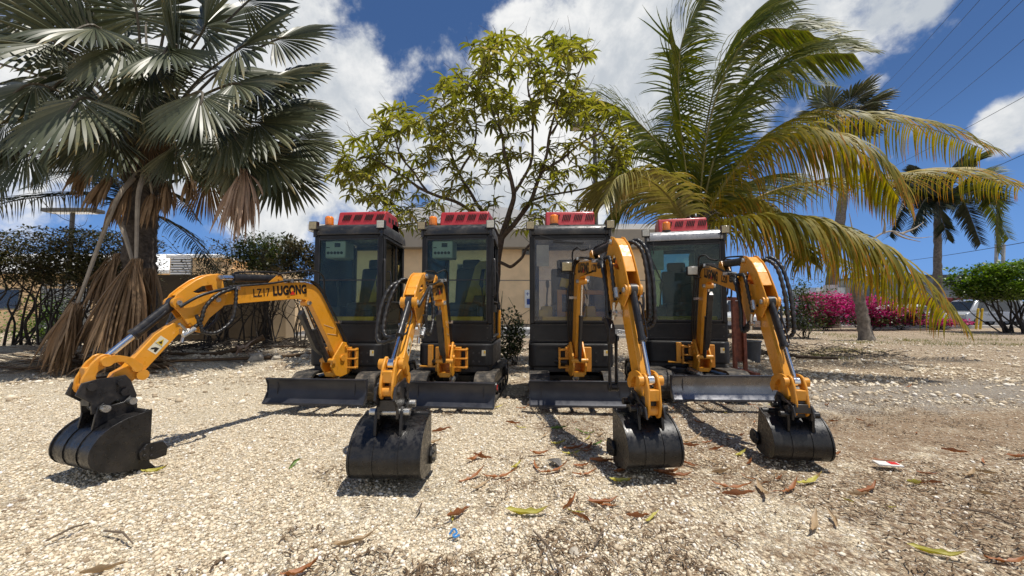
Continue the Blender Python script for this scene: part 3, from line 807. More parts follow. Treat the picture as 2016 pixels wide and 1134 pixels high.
    mb = MB(); mb.T = T; mb.cyl((0, *cm), (0, *C_), .022, 14); mb.lathe((0, C_[0], C_[1]), [(.015, -.03), (.034, -.03), (.034, .03), (.015, .03)], 14, 'x'); part(mb, 'rod', M['chrome'], bcy2)
    # linkage
    def banana(p, r, bulge, wd, n=10):
        p = Vector(p); r = Vector(r); d = r - p; nn = Vector((-d.y, d.x)).normalized()
        c = [(p + d * (i / n)) + nn * bulge * math.sin(PI * i / n) for i in range(n + 1)]
        wds = [wd * (1 + .25 * math.cos(2 * PI * i / n)) for i in range(n + 1)]
        L1 = [(a + nn * w_) for a, w_ in zip(c, wds)]; L2 = [(a - nn * w_) for a, w_ in zip(c, wds)]
        e1 = [r + Vector((math.cos(t), math.sin(t))) * wd * 1.25 for t in [math.atan2(nn.y, nn.x) - PI * k / 6 for k in range(1, 6)]]
        e0 = [p + Vector((math.cos(t), math.sin(t))) * wd * 1.25 for t in [math.atan2(-nn.y, -nn.x) - PI * k / 6 for k in range(1, 6)]]
        return [tuple(v) for v in L1 + e1 + L2[::-1] + e0]
    mb = MB(); mb.T = T
    for s in (-1, 1): mb.prism(banana(B_, C_, .035, .026), s * .092 - .010, s * .092 + .010); mb.cut()
    lk = part(mb, 'guide_link', M['yellow_dark'], bevel=.004)
    mb = MB(); mb.T = T
    for s in (-1, 1): mb.prism(banana(C_, D_, .03, .038), s * .062 - .014, s * .062 + .014)
    mid = ((C_[0] + D_[0]) / 2 + .03, (C_[1] + D_[1]) / 2 + .01)
    mb.box((0, *mid), (.11, .05, .07))
    lk2 = part(mb, 'bucket_link', M['yellow_dark'], bevel=.006)
    mb = MB(); mb.T = T
    mb.lathe((0, C_[0], C_[1]), [(.02, -.135), (.032, -.135), (.032, -.10), (.026, -.09), (.026, .09), (.032, .10), (.032, .135), (.02, .135)], 16, 'x')
    mb.cut(); mb.lathe((0, D_[0], D_[1]), [(.012, -.10), (.03, -.10), (.03, .10), (.012, .10)], 14, 'x')
    part(mb, 'pin', M['yellow_dark'], lk2)

    # bucket: mouth faces the machine
    bwid, brot, bsc = buck
    ms = A_[0] - .085; bz0 = .02 if kind == 17 else .03; base = (ms, bz0)
    def kp(p): return rot2((ms + p[0] * bsc, bz0 + p[1] * bsc), base, brot)
    prof = [(0, .375), (.06, .372), (.13, .355), (.21, .315), (.27, .255), (.30, .185), (.295, .115), (.255, .06), (.18, .028), (.08, .010), (0, .0)]
    prof = [prof[0]] + chaikin(prof, 1, closed=False)[1:-1] + [prof[-1]]
    inn_ = [(a * .95 + .002, b * .94 + .012) for a, b in prof]
    mb = MB(); mb.T = T0
    shell = [kp(p) for p in prof] + [kp(p) for p in reversed(inn_)]
    mb.prism(shell, -bwid / 2, bwid / 2)
    bk = part(mb, 'bucket', M['bucket'], smooth=45)
    mb = MB(); mb.T = T0
    for s in (-1, 1):
        c = s * (bwid / 2 + .005)
        mb.prism([kp(p) for p in [(-.012, .392)] + [(a + .008 * (a > .1), b + .004) for a, b in prof[1:-1]] + [(-.012, .0)]], c - .006, c + .006); mb.cut()
    for s in (-.18, .18): # wear straps
        st_ = [kp((a * 1.012 + .002, b * 1.01)) for a, b in prof[2:-2]] + [kp(p) for p in reversed(prof[2:-2])]
        mb.prism(st_, s * bwid - .006, s * bwid + .006)
    part(mb, 'side_plate', M['bucket'], bk, bevel=.003)
    mb = MB(); mb.T = T0
    for s in (-1, 1):
        mb.cut(); c = s * (bwid / 2 + .022)
        mb.prism([kp(p) for p in [(-.075, .155), (-.105, .11), (-.10, .05), (-.03, .045), (.05, .065), (.06, .12), (.02, .165)]], c - .009, c + .009)
        for p in ((.03, .09), (.03, .13), (-.01, .075), (-.01, .125)):
            pp = kp(p); mb.lathe((c + s * .008, pp[0], pp[1]), [(.004, -.008), (.012, -.008), (.012, .008), (.004, .008)], 6, 'x')
    part(mb, 'side_cutter', M['bucket'], bk, bevel=.003)
    for t in (-1, 0, 1):
        mb = MB(); mb.T = T0
        xx = t * (bwid / 2 - .04)
        mb.prism([kp(p) for p in [(.06, .012), (.03, -.026), (-.03, -.030), (-.06, -.02), (-.02, .03)]], xx - .03, xx + .03)
        part(mb, 'tooth', M['bucket'], bk, bevel=.004)
    mb = MB(); mb.T = T0  # mouth top tube and ears
    tp = kp((.012, .372)); mb.lathe((0, tp[0], tp[1]), [(.010, -bwid / 2), (.022, -bwid / 2), (.022, bwid / 2), (.010, bwid / 2)], 14, 'x')
    e1, e2 = kp((.045, .45)), kp((.185, .43))
    for s in (-1, 1):
        mb.prism([kp(p) for p in [(-.0, .375), (.01, .455), (.045, .485), (.08, .45), (.15, .44), (.185, .465), (.215, .44), (.235, .30), (.19, .33), (.1, .362)]], s * .075 - .009, s * .075 + .009); mb.cut()
    part(mb, 'bucket_ear', M['bucket'], bk, bevel=.003)
    mb = MB(); mb.T = T0
    for e in (e1, e2): mb.cut(); mb.lathe((0, e[0], e[1]), [(.012, -.12), (.022, -.12), (.022, .12), (.012, .12)], 14, 'x')
    part(mb, 'pin', M['zinc'] if kind == 17 else M['bucket'], bk)
    # quick hitch
    mb = MB(); mb.T = T
    hp = [(A_[0] - .05, A_[1] + .01), (A_[0] - .02, A_[1] + .05), (A_[0] + .03, A_[1] + .045), (D_[0] - .03, D_[1] + .045), (D_[0] + .045, D_[1] + .03), (D_[0] + .07, D_[1] - .04), (e2[0] + .05, e2[1] + .04), (e2[0] + .045, e2[1] - .03), (e2[0] - .03, e2[1] - .035), (e2[0] - .05, e2[1] + .02), (e1[0] + .05, e1[1] + .02), (e1[0] + .03, e1[1] - .035), (e1[0] - .035, e1[1] - .03), (e1[0] - .045, e1[1] + .03)]
    for s in (-1, 1): mb.prism(hp, s * .098 - .011, s * .098 + .011)
    mb.box((0, (e1[0] + e2[0]) / 2 + .01, (e1[1] + A_[1]) / 2), (.17, .13, .05)); mb.box((0, e2[0] + .03, e2[1] + .05), (.17, .05, .06))
    qh = part(mb, 'quick_hitch', M['black'], bevel=.004)
    mb = MB(); mb.T = T
    for p in (A_, D_, ((A_[0] + e1[0]) / 2, (A_[1] + e1[1]) / 2)):
        mb.cut(); mb.lathe((0, p[0], p[1]), [(.012, -.135), (.026, -.135), (.026, -.11), (.02, -.105), (.02, .105), (.026, .11), (.026, .135), (.012, .135)], 8, 'x')
    mb.cut(); mb.lathe((0, e2[0] + .01, e2[1] + .085), [(.01, -.04), (.022, -.04), (.022, .04), (.01, .04)], 8, 'x')
    mb.cyl((.0, e2[0] + .0, e2[1] + .11), (0, A_[0] + .03, A_[1] - .03), .024, 12)
    part(mb, 'pin', M['black'], qh)

    # ---------------- hoses and pipes
    bh = bp
    def H_(pts, r=.0125, ringed=True, name='hydraulic_hose', mat='hose'):
        mb = MB(); mb.T = T0
        c, rr = hose(pts, r, ringed); mb.tube(c, rr, 8)
        return part(mb, name, M[mat], smooth=70)
    if kind == 17:
        for s in (1, -1):
            e = s * .068
            H_([(e * .8, *bh((1.18, 1.245))), (e * 1.05, *ap((.03, .07))), (e * 1.15, *ap((.16, .02))), (e * .9, *ap((.27, -.06)))], .012, False)
            H_([(e * .8, *bh((1.16, 1.24))), (e * 1.2, *ap((.02, .04))), (e * 1.25, *ap((.11, -.06))), (e * 1.25, *ap((.14, -.17))), (e * 1.0, *ap((.20, -.24)))], .0135)
            H_([(e * .9, *bh((1.15, 1.23))), (e * 1.3, *bh((1.17, 1.10))), (e * 1.4, *bh((1.20, .97))), (e * 1.45, *bh((1.31, .88))), (e * 1.45, *bh((1.41, .885))), (e * 1.35, *ap((.14, -.20))), (e * 1.2, *ap((.17, -.12)))], .0135)
            if s < 0:
                for o in (0, .045):
                    H_([(e * .5, *bh((1.20, 1.24))), (e - .06 - o * .5, *bh((1.27, 1.30 - o * .4))), (e - .115 - o, *ap((.06, .06))), (e - .15 - o, *ap((.14, -.14))), (e - .13 - o, *ap((.19, -.27 - o))), (e - .01, *ap((.24, -.28)))], .0145)
        # along the boom back
        for e in (.045, .0):
            H_([(e, *bh((1.17, 1.255))), (e, *bh((.85, 1.30))), (e, *bh((.62, 1.345))), (e, *bh((.42, 1.365))), (e, *bh((.26, 1.31))), (e, *bh((.08, 1.06))), (e, *bh((-.12, .76))), (e, -.2, .62)], .010, False)
        H_([(.03, *bh((.74, 1.40))), (.04, *bh((.55, 1.44))), (.05, *bh((.35, 1.47))), (.05, *bh((.22, 1.42))), (.04, *bh((.19, 1.30))), (.03, *bh((.17, 1.20)))], .009, False)
        mb = MB(); mb.T = T0  # clamps and valve fittings
        for p in ((1.14, 1.24), (.42, 1.355), (-.02, .92), (.62, 1.335)):
            b_ = bh(p); mb.cut(); mb.box((.02, b_[0], b_[1] + .005), (.11, .03, .03))
        for s in (-1, 1):
            mb.cut(); f1 = ap((.225, -.245)); mb.cyl((s * .03, f1[0], f1[1]), (s * .09, f1[0] - .01, f1[1]), .016, 8); mb.cyl((s * .07, f1[0] - .02, f1[1] - .015), (s * .07, f1[0] + .05, f1[1] + .06), .010, 8)
            mb.cyl((s * .085, f1[0] - .05, f1[1] + .02), (s * .085, f1[0] + .03, f1[1] - .03), .017, 8); mb.box((s * .05, f1[0], f1[1]), (.04, .05, .04))
            mb.cyl((s * .06, f1[0] + .01, f1[1] - .03), (s * .06, f1[0] + .02, f1[1] - .08), .012, 8)
        part(mb, 'hose_fitting', M['zinc'])
        if 'ties' in opt or True:
            mb = MB(); mb.T = T0
            for p, q_ in (((.04, .86), (.17, .90)), ((-.01, .78), (.12, .80))):
                a, b = bh(p), bh(q_); mb.cut(); mb.bar((.0335, *a), (.0335, *b), .003, .003)
            part(mb, 'cable_tie', M['sticker'])
    else:
        for s in (1, -1):
            e = s * .10
            for o in (0, .03, .055):
                H_([(e * .5, *bh((1.02, 1.46 - o * .5))), (e * .7 + s * o * .35, *bh((1.14, 1.49 - o))), (e * .85 + s * o * .35, *bh((1.27, 1.42))), (e * .95 + s * o * .35, *bh((1.36 + o, 1.20))), (e * .95 + s * o * .35, *bh((1.39 + o, 1.02))), (e * .8, *ap((.33, -.24 - o)))], .0145)
            H_([(e * .5, *bh((1.02, 1.48))), (e * .7, *ap((.05, .12))), (e * .85, *ap((.18, .12))), (e * .85, *ap((.28, -.02))), (e * .75, *ap((.34, -.16)))], .0135)
            if s > 0:
                for o in (0, .04):
                    H_([(.04, *ap((.05, .16))), (.09 + o, *ap((.11, .25 + o * .4))), (.145 + o, *ap((.20, .20))), (.16 + o, *ap((.31, .03))), (.155 + o, *ap((.40, -.16))), (.15 + o, *ap((.43, -.27 - o))), (.12, *ap((.42, -.30 - o))), (.06, *ap((.40, -.22)))], .0145)
        for e in (-.035, -.01, .015):
            H_([(e, *bh((.96, 1.49))), (e, *bh((.7, 1.545))), (e - .01, *bh((.4, 1.60))), (e - .02, *bh((.16, 1.61))), (e - .03, *bh((-.02, 1.54))), (e - .04, *bh((-.085, 1.28))), (e - .04, *bh((-.16, .85))), (e, -.22, .64)], .011, False)
        H_([(-.06, *bh((.70, 1.64))), (-.07, *bh((.5, 1.66))), (-.08, *bh((.36, 1.71))), (-.09, *bh((.20, 1.70))), (-.09, *bh((.16, 1.62))), (-.08, *bh((.16, 1.58)))], .009, False)
        H_([(.02, *bh((.70, 1.65))), (.02, *bh((.9, 1.63))), (.02, *bh((1.1, 1.60)))], .008, False)
        mb = MB(); mb.T = T0
        for p in ((.90, 1.50), (.30, 1.60), (-.07, 1.2)):
            b_ = bh(p); mb.cut(); mb.box((-.02, b_[0], b_[1]), (.12, .03, .03))
        for s in (-1, 1):
            mb.cut(); f1 = ap((.37, -.25)); mb.cyl((s * .03, *f1), (s * .10, *f1), .02, 8); mb.box((s * .055, *f1), (.04, .06, .05)); mb.cyl((s * .09, f1[0] - .01, f1[1] - .05), (s * .09, f1[0] + .01, f1[1] + .08), .014, 8)
            mb.cut(); f2 = ap((.36, -.06)); mb.cyl((s * .085, *f2), (s * .085, f2[0] + .02, f2[1] - .07), .019, 8)
        part(mb, 'hose_fitting', M['zinc'])
        mb = MB(); mb.T = T0; f2 = ap((.36, -.10)); mb.bar((-.10, *f2), (.13, *f2), .016, .016)
        f3 = ap((.42, -.36)); mb.tube(catmull([(.12, *f2), (.11, f2[0] + .03, f2[1] - .1), (.10, *f3), (.08, f3[0] - .01, f3[1] - .05), (.04, f3[0], f3[1] - .03)], 6), .010, 8)
        part(mb, 'oil_pipe', M['black'])
        # work lamp on the boom
        lp = bh((.06, 1.56))
        mb = MB(); mb.T = T0; mb.box((-.135, lp[0], lp[1] - .02), (.13, .06, .11)); mb.bar((-.13, lp[0] - .01, lp[1] - .09), (0, lp[0] - .01, lp[1] - .10), .02, .012)
        wl = part(mb, 'boom_light', M['black'], bevel=.012)
        mb = MB(); mb.T = T0; mb.box((-.135, lp[0] + .033, lp[1] - .02), (.108, .008, .09)); part(mb, 'lamp_lens', M['lens' if 'bright_left' in opt else 'lens_dim'], wl, bevel=.003)
    # ---------------- lettering and stickers
    side = 1 if kind == 17 else -1
    def plate(center, u, size, s, mat, off, name='lettering', bold=.05):
        """text on a side face of the boom; u is the reading direction in the boom plane"""
        u = Vector(u).normalized(); v = Vector((-u.y, u.x))
        if v.y < 0: v = -v
        def V3(a, b, c): return T(a, b, c) - T(0, 0, 0)
        X = V3(0, u.x, u.y); Y = V3(0, v.x, v.y); Z = X.cross(Y); o = T(off, *center)
        return text_mesh(name, s, size, mat, Matrix.Translation(o) @ Matrix((X, Y, Z)).transposed().to_4x4(), boom, bold)
    if kind == 17:
        # reads backwards along the boom: forward end first
        a, b = bh((1.08, 1.195)), bh((.45, 1.26)); u = (b[0] - a[0], b[1] - a[1])
        plate(bh((.90, 1.212)), u, .088, 'LZ17', M['letters'], .0575, bold=.012)
        plate(bh((.60, 1.250)), u, .103, 'LUGONG', M['letters'], .0575, bold=.05)
        uu = Vector(u).normalized(); cpt = bh((.577, 1.252))
        mb = MB(); mb.T = T
        vv = Vector((-uu.y, uu.x)); vv = vv if vv.y > 0 else -vv
        c2 = Vector(cpt) - vv * .043
        mb.prism([tuple(c2 - uu * .030), tuple(c2 + uu * .030), tuple(c2 + vv * .042)], .0595, .0615)
        part(mb, 'red_emblem', M['redmark'], boom)
        # warning label on the arm
        def apl(c, d, w_, h_, x0, name, mat, par):
            c = Vector(ap(c)); d = Vector(d).normalized(); n_ = Vector((-d.y, d.x))
            mb = MB(); mb.T = T
            mb.prism([tuple(c - d * w_ / 2 - n_ * h_ / 2), tuple(c + d * w_ / 2 - n_ * h_ / 2), tuple(c + d * w_ / 2 + n_ * h_ / 2), tuple(c - d * w_ / 2 + n_ * h_ / 2)], x0, x0 + .0012)
            return part(mb, name, mat, par)
        dd = rot2((.625, -.78), (0, 0), armrot)
        lab = apl((.375, -.335), dd, .12, .065, .0525, 'warning_label', M['sticker'], arm)
        c = Vector(ap((.375, -.335))); d_ = Vector(dd); n_ = Vector((-d_.y, d_.x)); c1 = c - d_ * .03
        mb = MB(); mb.T = T
        mb.prism([tuple(c1 + d_ * .024 - n_ * .024), tuple(c1 + d_ * .024 + n_ * .024), tuple(c1 - d_ * .022)], .054, .0548)
        part(mb, 'warning_triangle', M['inner_yellow'], lab)
        mb = MB(); mb.T = T
        c2 = c + d_ * .032
        mb.prism([tuple(c2 - d_ * .018 - n_ * .02), tuple(c2 + d_ * .018 - n_ * .02), tuple(c2 + d_ * .018 - n_ * .006), tuple(c2 + d_ * .004 + n_ * .0), tuple(c2 + d_ * .018 + n_ * .02), tuple(c2 + d_ * .006 + n_ * .022), tuple(c2 - d_ * .012 + n_ * .004)], .054, .0548)
        mb.prism([tuple(c1 + d_ * .016 - n_ * .012), tuple(c1 + d_ * .016 + n_ * .012), tuple(c1 - d_ * .008)], .0552, .0556)
        mb.bar((.0545, *(c - d_ * .002 - n_ * .03)), (.0545, *(c - d_ * .002 + n_ * .03)), .002, .001)
        part(mb, 'pictogram', M['letters'], lab)
    else:
        a, b = bh((.15, 1.497)), bh((1.0, 1.40)); u = (b[0] - a[0], b[1] - a[1])
        plate(bh((.40, 1.488)), u, .118, 'LUGONG', M['letters'], -.0575, bold=.05)
        plate(bh((.80, 1.443)), u, .085, 'LZ20', M['letters'], -.0575, bold=.02)
        uu = Vector(u).normalized(); vv = Vector((-uu.y, uu.x)); vv = vv if vv.y > 0 else -vv
        c2 = Vector(bh((.425, 1.487))) - vv * .045
        mb = MB(); mb.T = T
        mb.prism([tuple(c2 - uu * .03), tuple(c2 + uu * .03), tuple(c2 + vv * .042)], -.0615, -.0595)
        part(mb, 'red_emblem', M['redmark'], boom)
        mb = MB(); mb.T = T  # folded bucket thumb behind the arm
        if 'thumb' in opt:
            t0, t1 = ap((.30, -.42)), ap((.50, -.60))
            for s in (-1, 1): mb.prism(banana((t0[0] - .02, t0[1] - .05), (t0[0] - .02, t0[1] - .42), .0, .028), s * .045 - .10 - .008, s * .045 - .10 + .008)
            mb.prism([(t0[0] - .14, t0[1] + .10), (t0[0] - .04, t0[1] + .11), (t0[0] + .03, t0[1] + .03), (t0[0] + .03, t0[1] - .08), (t0[0] - .04, t0[1] - .10), (t0[0] - .02, t0[1] - .0)], -.17, -.09)
            mb.cyl((-.17, t0[0] - .02, t0[1] - .05), (-.02, t0[0] - .02, t0[1] - .05), .022, 10)
            mb.cyl((-.17, t0[0] - .02, t0[1] - .42), (-.03, t0[0] - .02, t0[1] - .42), .03, 10)
            part(mb, 'bucket_thumb', M['black'], bevel=.004)
    return root

excavator('mini excavator at the left end, its long yellow boom stretched out beside the fan palm', -1.93, 5.06, R(-5), 17, (-2.01, 4.37), (-2.72, 2.37), cabw=.86, blade=(-.02, 1.06, .0, -.19, .075), trackw=.98, tyaw=R(-5), buck=(.41, 0, .96), beacon=(-.35, .02))
excavator('second mini excavator from the left, arm pointing at the camera over its left neighbour', -.62, 5.06, R(-6), 17, (-.74, 4.34), (-.735, 2.34), cabw=.86, blade=(.0, .92, .075, -.15, .035), trackw=1.0, tyaw=R(-6), buck=(.40, 0, .98), beacon=(-.35, .02), opt=('strut',))
excavator('mini excavator with clear windscreen full of orange frames, its hose-draped boom raised highest', .72, 5.06, R(-3), 20, (.74, 4.37), (.86, 2.62), armrot=R(-16), cabw=.97, blade=(.04, 1.03, 0, -.17, .05), trackw=1.06, tyaw=R(-3), buck=(.325, 0, .93), glass='glass_clear', beacon=(-.18, -.04), opt=('wipe_flat', 'frames', 'thumb'))
excavator('mini excavator at the right end, roof front pale with sun sheen, beside the rusty steel frame', 2.35, 5.42, R(-14), 20, (2.31, 4.72), (1.98, 2.80), boomrot=R(-5), armrot=R(-11), cabw=.97, blade=(-.13, 1.14, .08, -.24, .105), trackw=1.08, tyaw=R(-2), buck=(.345, R(-12), .82), glass='glass_dark', roof='roof_sheen', beacon=(-.20, -.06), opt=('bright_left',), uy=-.28, tb=.14)
# ------------------------------------------------------------------ ground
def sstep(a, b, x):
    t = max(0, min(1, (x - a) / (b - a))); return t * t * (3 - 2 * t)
def gz(x, y):
    near = 1 - sstep(12.0, 14.5, y)
    h = .018 * (noise.noise((x * .9, y * .9, 1.7)) + .5 * noise.noise((x * 2.3, y * 2.3, 5)))
    h += .012 * noise.noise((x * 6, y * 6, 9)) * sstep(5.5, 7, y)
    h += .20 * sstep(6.1, 7.6, y) * (1 - sstep(9.5, 12.5, y)) * (1 - sstep(-2.6, -1.0, x)) * (.75 + .5 * noise.noise((x * .7, y * .7, 3)))
    h += .05 * noise.noise((x * 1.6, y * 1.6, 14)) * sstep(6, 8, y) + .03 * noise.noise((x * 4, y * 4, 6)) * sstep(6, 8, y)
    h += .10 * sstep(7.5, 9.5, y) * (1 - sstep(10.5, 13, y)) * sstep(2.5, 4.5, x) * (.7 + .6 * noise.noise((x * .8, y * .8, 8)))
    flat = sstep(.2, .9, min(abs(y - 5.0) + .0, 9) - .2) if -2.8 < x < 3.2 else 1
    return h * near - .012
def grid_axis(lo, hi, step, outs):
    a = []
    v = lo
    while v < hi: a.append(v); v += step
    a.append(hi)
    return [-x for x in reversed(outs)] + a + outs if lo < 0 and abs(lo) == hi else a + outs
xs = [-600, -250, -110, -60, -36, -24, -17] + [-13 + .13 * i for i in range(201)] + [17, 24, 36, 60, 110, 250, 600]
ys = [-60, -20, -6, -1] + [.4 + .09 * i for i in range(84)] + [8.0 + .16 * i for i in range(44)] + [16, 19, 23, 30, 42, 65, 110, 200, 400, 1200]
mb = MB()
ids = [[mb.add((x, y, gz(x, y) if abs(x) < 14 and 0 < y < 15 else -.012)) for x in xs] for y in ys]
for a, b in zip(ids, ids[1:]):
    for k in range(len(xs) - 1): mb.face(a[k], a[k + 1], b[k + 1], b[k])

m, nt, pb, out = newmat('gravel_ground')
tc = N(nt, 'ShaderNodeTexCoord'); P_ = tc.outputs['Object']
wob = noisen(nt, 30, 2, .5, P_)
vv = N(nt, 'ShaderNodeVectorMath', operation='MULTIPLY_ADD'); L(nt, wob.outputs['Color'], vv.inputs[0]); vv.inputs[1].default_value = (.012,) * 3; L(nt, P_, vv.inputs[2])
def vor(scale, feat='F1'):
    v = N(nt, 'ShaderNodeTexVoronoi', feature=feat); v.inputs['Scale'].default_value = scale; v.inputs['Randomness'].default_value = 1
    L(nt, vv.outputs[0], v.inputs['Vector']); return v
v1, v1e = vor(58), vor(58, 'DISTANCE_TO_EDGE')
v2, v2e = vor(120), vor(120, 'DISTANCE_TO_EDGE')
def chan(v):
    s = N(nt, 'ShaderNodeSeparateXYZ'); L(nt, v.outputs['Color'], s.inputs[0]); return s
s1, s2 = chan(v1), chan(v2)
stones = [(0, (.22, .175, .12)), (.10, (.41, .33, .22)), (.30, (.64, .53, .365)), (.65, (.77, .66, .475)), (.9, (.83, .75, .605)), (1, (.88, .83, .73))]
c1 = ramp(nt, s1.outputs[0], stones).outputs[0]; c2 = ramp(nt, s2.outputs[0], stones).outputs[0]
pick = mapr(nt, s1.outputs[1], .45, .5)
cst = mixc(nt, pick, c1, c2)
gap = mixc(nt, pick, mapr(nt, v1e.outputs[0], .0, .12, .38, 1), mapr(nt, v2e.outputs[0], .0, .14, .45, 1))
cst = mixc(nt, 1.0, cst, gap, 'MULTIPLY')
sp = N(nt, 'ShaderNodeSeparateXYZ'); L(nt, P_, sp.inputs[0]); X_, Y_ = sp.outputs[0], sp.outputs[1]
nb = noisen(nt, .8, 6, .65, P_); nm = noisen(nt, 3.2, 6, .65, P_); nf = noisen(nt, 40, 4, .6, P_)
# brown leaf mould and soil showing between the stones, more of it to the right and towards the trees
k = math_(nt, 'ADD', math_(nt, 'MULTIPLY', nb.outputs[0], 1.0), math_(nt, 'MULTIPLY', nm.outputs[0], .75))
k = math_(nt, 'ADD', k, mapr(nt, X_, -1.0, 1.6, -.15, .23))
k = math_(nt, 'ADD', k, mapr(nt, Y_, 4.8, 8.0, 0, .24))
k = math_(nt, 'ADD', k, math_(nt, 'MULTIPLY', math_(nt, 'SUBTRACT', noisen(nt, .33, 3, .5, P_).outputs[0], .5), .5))
soil = ramp(nt, nf.outputs[0], [(.3, (.115, .070, .040)), (.5, (.225, .148, .088)), (.7, (.39, .285, .18))]).outputs[0]
km = mapr(nt, k, .90, 1.06)
kf = math_(nt, 'MULTIPLY', km, mapr(nt, math_(nt, 'ADD', s1.outputs[2], math_(nt, 'MULTIPLY', nf.outputs[0], .5)), .35, 1.15, 1, .25))
cst = mixc(nt, kf, cst, soil)
# compacted grey wheel track crossing on the right, and a brown earthy bay in front of it
edge = math_(nt, 'MULTIPLY', math_(nt, 'SUBTRACT', nm.outputs[0], .5), 1.3)
yy = math_(nt, 'ADD', math_(nt, 'ADD', Y_, edge), math_(nt, 'MULTIPLY', X_, -.08))
trk = math_(nt, 'MULTIPLY', math_(nt, 'MULTIPLY', mapr(nt, yy, 3.6, 4.1), mapr(nt, yy, 5.9, 5.2)), mapr(nt, math_(nt, 'ADD', X_, edge), 1.7, 2.6))
grey = ramp(nt, v2.outputs['Distance'], [(.0, (.36, .335, .30)), (.45, (.27, .25, .22)), (.8, (.17, .155, .135))]).outputs[0]
cst = mixc(nt, math_(nt, 'MULTIPLY', trk, mapr(nt, s1.outputs[0], .2, .95, .92, .35)), cst, grey)
bay = math_(nt, 'MULTIPLY', math_(nt, 'MULTIPLY', mapr(nt, yy, 2.55, 2.95), mapr(nt, yy, 3.9, 3.5)), mapr(nt, math_(nt, 'ADD', X_, edge), 2.1, 2.7))
cst = mixc(nt, math_(nt, 'MULTIPLY', bay, mapr(nt, s1.outputs[1], .15, .9, .9, .25)), cst, ramp(nt, nf.outputs[0], [(.3, (.18, .115, .068)), (.7, (.34, .245, .155))]).outputs[0])
L(nt, cst, pb.inputs['Base Color']); pb.inputs['Roughness'].default_value = .92; pb.inputs['Specular IOR Level'].default_value = .25
hh = mixc(nt, pick, v1.outputs['Distance'], v2.outputs['Distance'])
hb = math_(nt, 'ADD', math_(nt, 'MULTIPLY', hh, -1.0), math_(nt, 'MULTIPLY', nf.outputs[0], .5))
bump(nt, hb, .9, .014, pb)
tag(mb.build('ground', m, smooth=180, fix=False), kind='structure')

# ------------------------------------------------------------------ loose stones lying on it (one mass)
rs = np.random.default_rng(5)
def icosa():
    t = (1 + 5 ** .5) / 2
    v = np.array([(-1, t, 0), (1, t, 0), (-1, -t, 0), (1, -t, 0), (0, -1, t), (0, 1, t), (0, -1, -t), (0, 1, -t), (t, 0, -1), (t, 0, 1), (-t, 0, -1), (-t, 0, 1)], float) / 1.9
    f = np.array([(0, 11, 5), (0, 5, 1), (0, 1, 7), (0, 7, 10), (0, 10, 11), (1, 5, 9), (5, 11, 4), (11, 10, 2), (10, 7, 6), (7, 1, 8), (3, 9, 4), (3, 4, 2), (3, 2, 6), (3, 6, 8), (3, 8, 9), (4, 9, 5), (2, 4, 11), (6, 2, 10), (8, 6, 7), (9, 8, 1)])
    return v, f
IV, IF = icosa()
def scatter(name, n, region, size, mat, flat=(.55, .9), weight=None, label=None):
    P = []
    while len(P) < n:
        x, y = region()
        if weight and rs.random() > weight(x, y): continue
        P.append((x, y, gz(x, y)))
    P = np.array(P)
    r = size(n, P)
    V = np.repeat(IV[None], n, 0) * rs.uniform(.72, 1.2, (n, 12, 1))
    sc_ = np.stack([r * rs.uniform(.8, 1.35, n), r * rs.uniform(.7, 1.0, n), r * rs.uniform(flat[0], flat[1], n)], 1)
    V = V * sc_[:, None, :]
    a = rs.uniform(0, 2 * PI, n); tl = rs.normal(0, .35, n)
    ca, sa, ct, st = np.cos(a), np.sin(a), np.cos(tl), np.sin(tl)
    x, y, z = V[..., 0], V[..., 1], V[..., 2]
    y, z = y * ct[:, None] - z * st[:, None], y * st[:, None] + z * ct[:, None]
    x, y = x * ca[:, None] - y * sa[:, None], x * sa[:, None] + y * ca[:, None]
    V = np.stack([x, y, z], -1) + P[:, None, :]
    V[..., 2] += (r * .28)[:, None]
    Fc = (IF[None] + (np.arange(n) * 12)[:, None, None]).reshape(-1)
    me = bpy.data.meshes.new(name)
    me.vertices.add(n * 12); me.vertices.foreach_set('co', V.astype(np.float32).ravel())
    me.loops.add(n * 60); me.loops.foreach_set('vertex_index', Fc.astype(np.int32))
    me.polygons.add(n * 20); me.polygons.foreach_set('loop_start', np.arange(0, n * 60, 3, dtype=np.int32)); me.polygons.foreach_set('loop_total', np.full(n * 20, 3, dtype=np.int32))
    me.update(calc_edges=True); me.validate()
    uvl = me.uv_layers.new(name='UVMap')
    uu = np.repeat(np.stack([rs.random(n), rs.random(n)], 1), 60, 0)
    uvl.data.foreach_set('uv', uu.astype(np.float32).ravel())
    me.materials.append(mat)
    o = bpy.data.objects.new(name, me); col.objects.link(o)
    return tag(o, label, None, None, 'stuff')
m, nt, pb, out = newmat('loose_stone')
uv = N(nt, 'ShaderNodeUVMap', uv_map='UVMap'); sx = N(nt, 'ShaderNodeSeparateXYZ'); L(nt, uv.outputs[0], sx.inputs[0])
cs = ramp(nt, sx.outputs[0], [(0, (.28, .21, .14)), (.08, (.46, .37, .26)), (.35, (.67, .565, .405)), (.75, (.80, .71, .55)), (.93, (.84, .78, .67)), (1, (.88, .85, .80))]).outputs[0]
tc = N(nt, 'ShaderNodeTexCoord'); nz = noisen(nt, 90, 3, .6, tc.outputs['Object'])
cs = mixc(nt, mapr(nt, nz.outputs[0], .4, .7, 0, .3), cs, (.45, .36, .25))
L(nt, cs, pb.inputs['Base Color']); pb.inputs['Roughness'].default_value = .9; pb.inputs['Specular IOR Level'].default_value = .25
MSTONE = m
def reg_near():
    y = 1.15 + 3.6 * rs.random() ** 1.35
    return rs.uniform(-1.52, 1.52) * y + rs.normal(0, .1), y
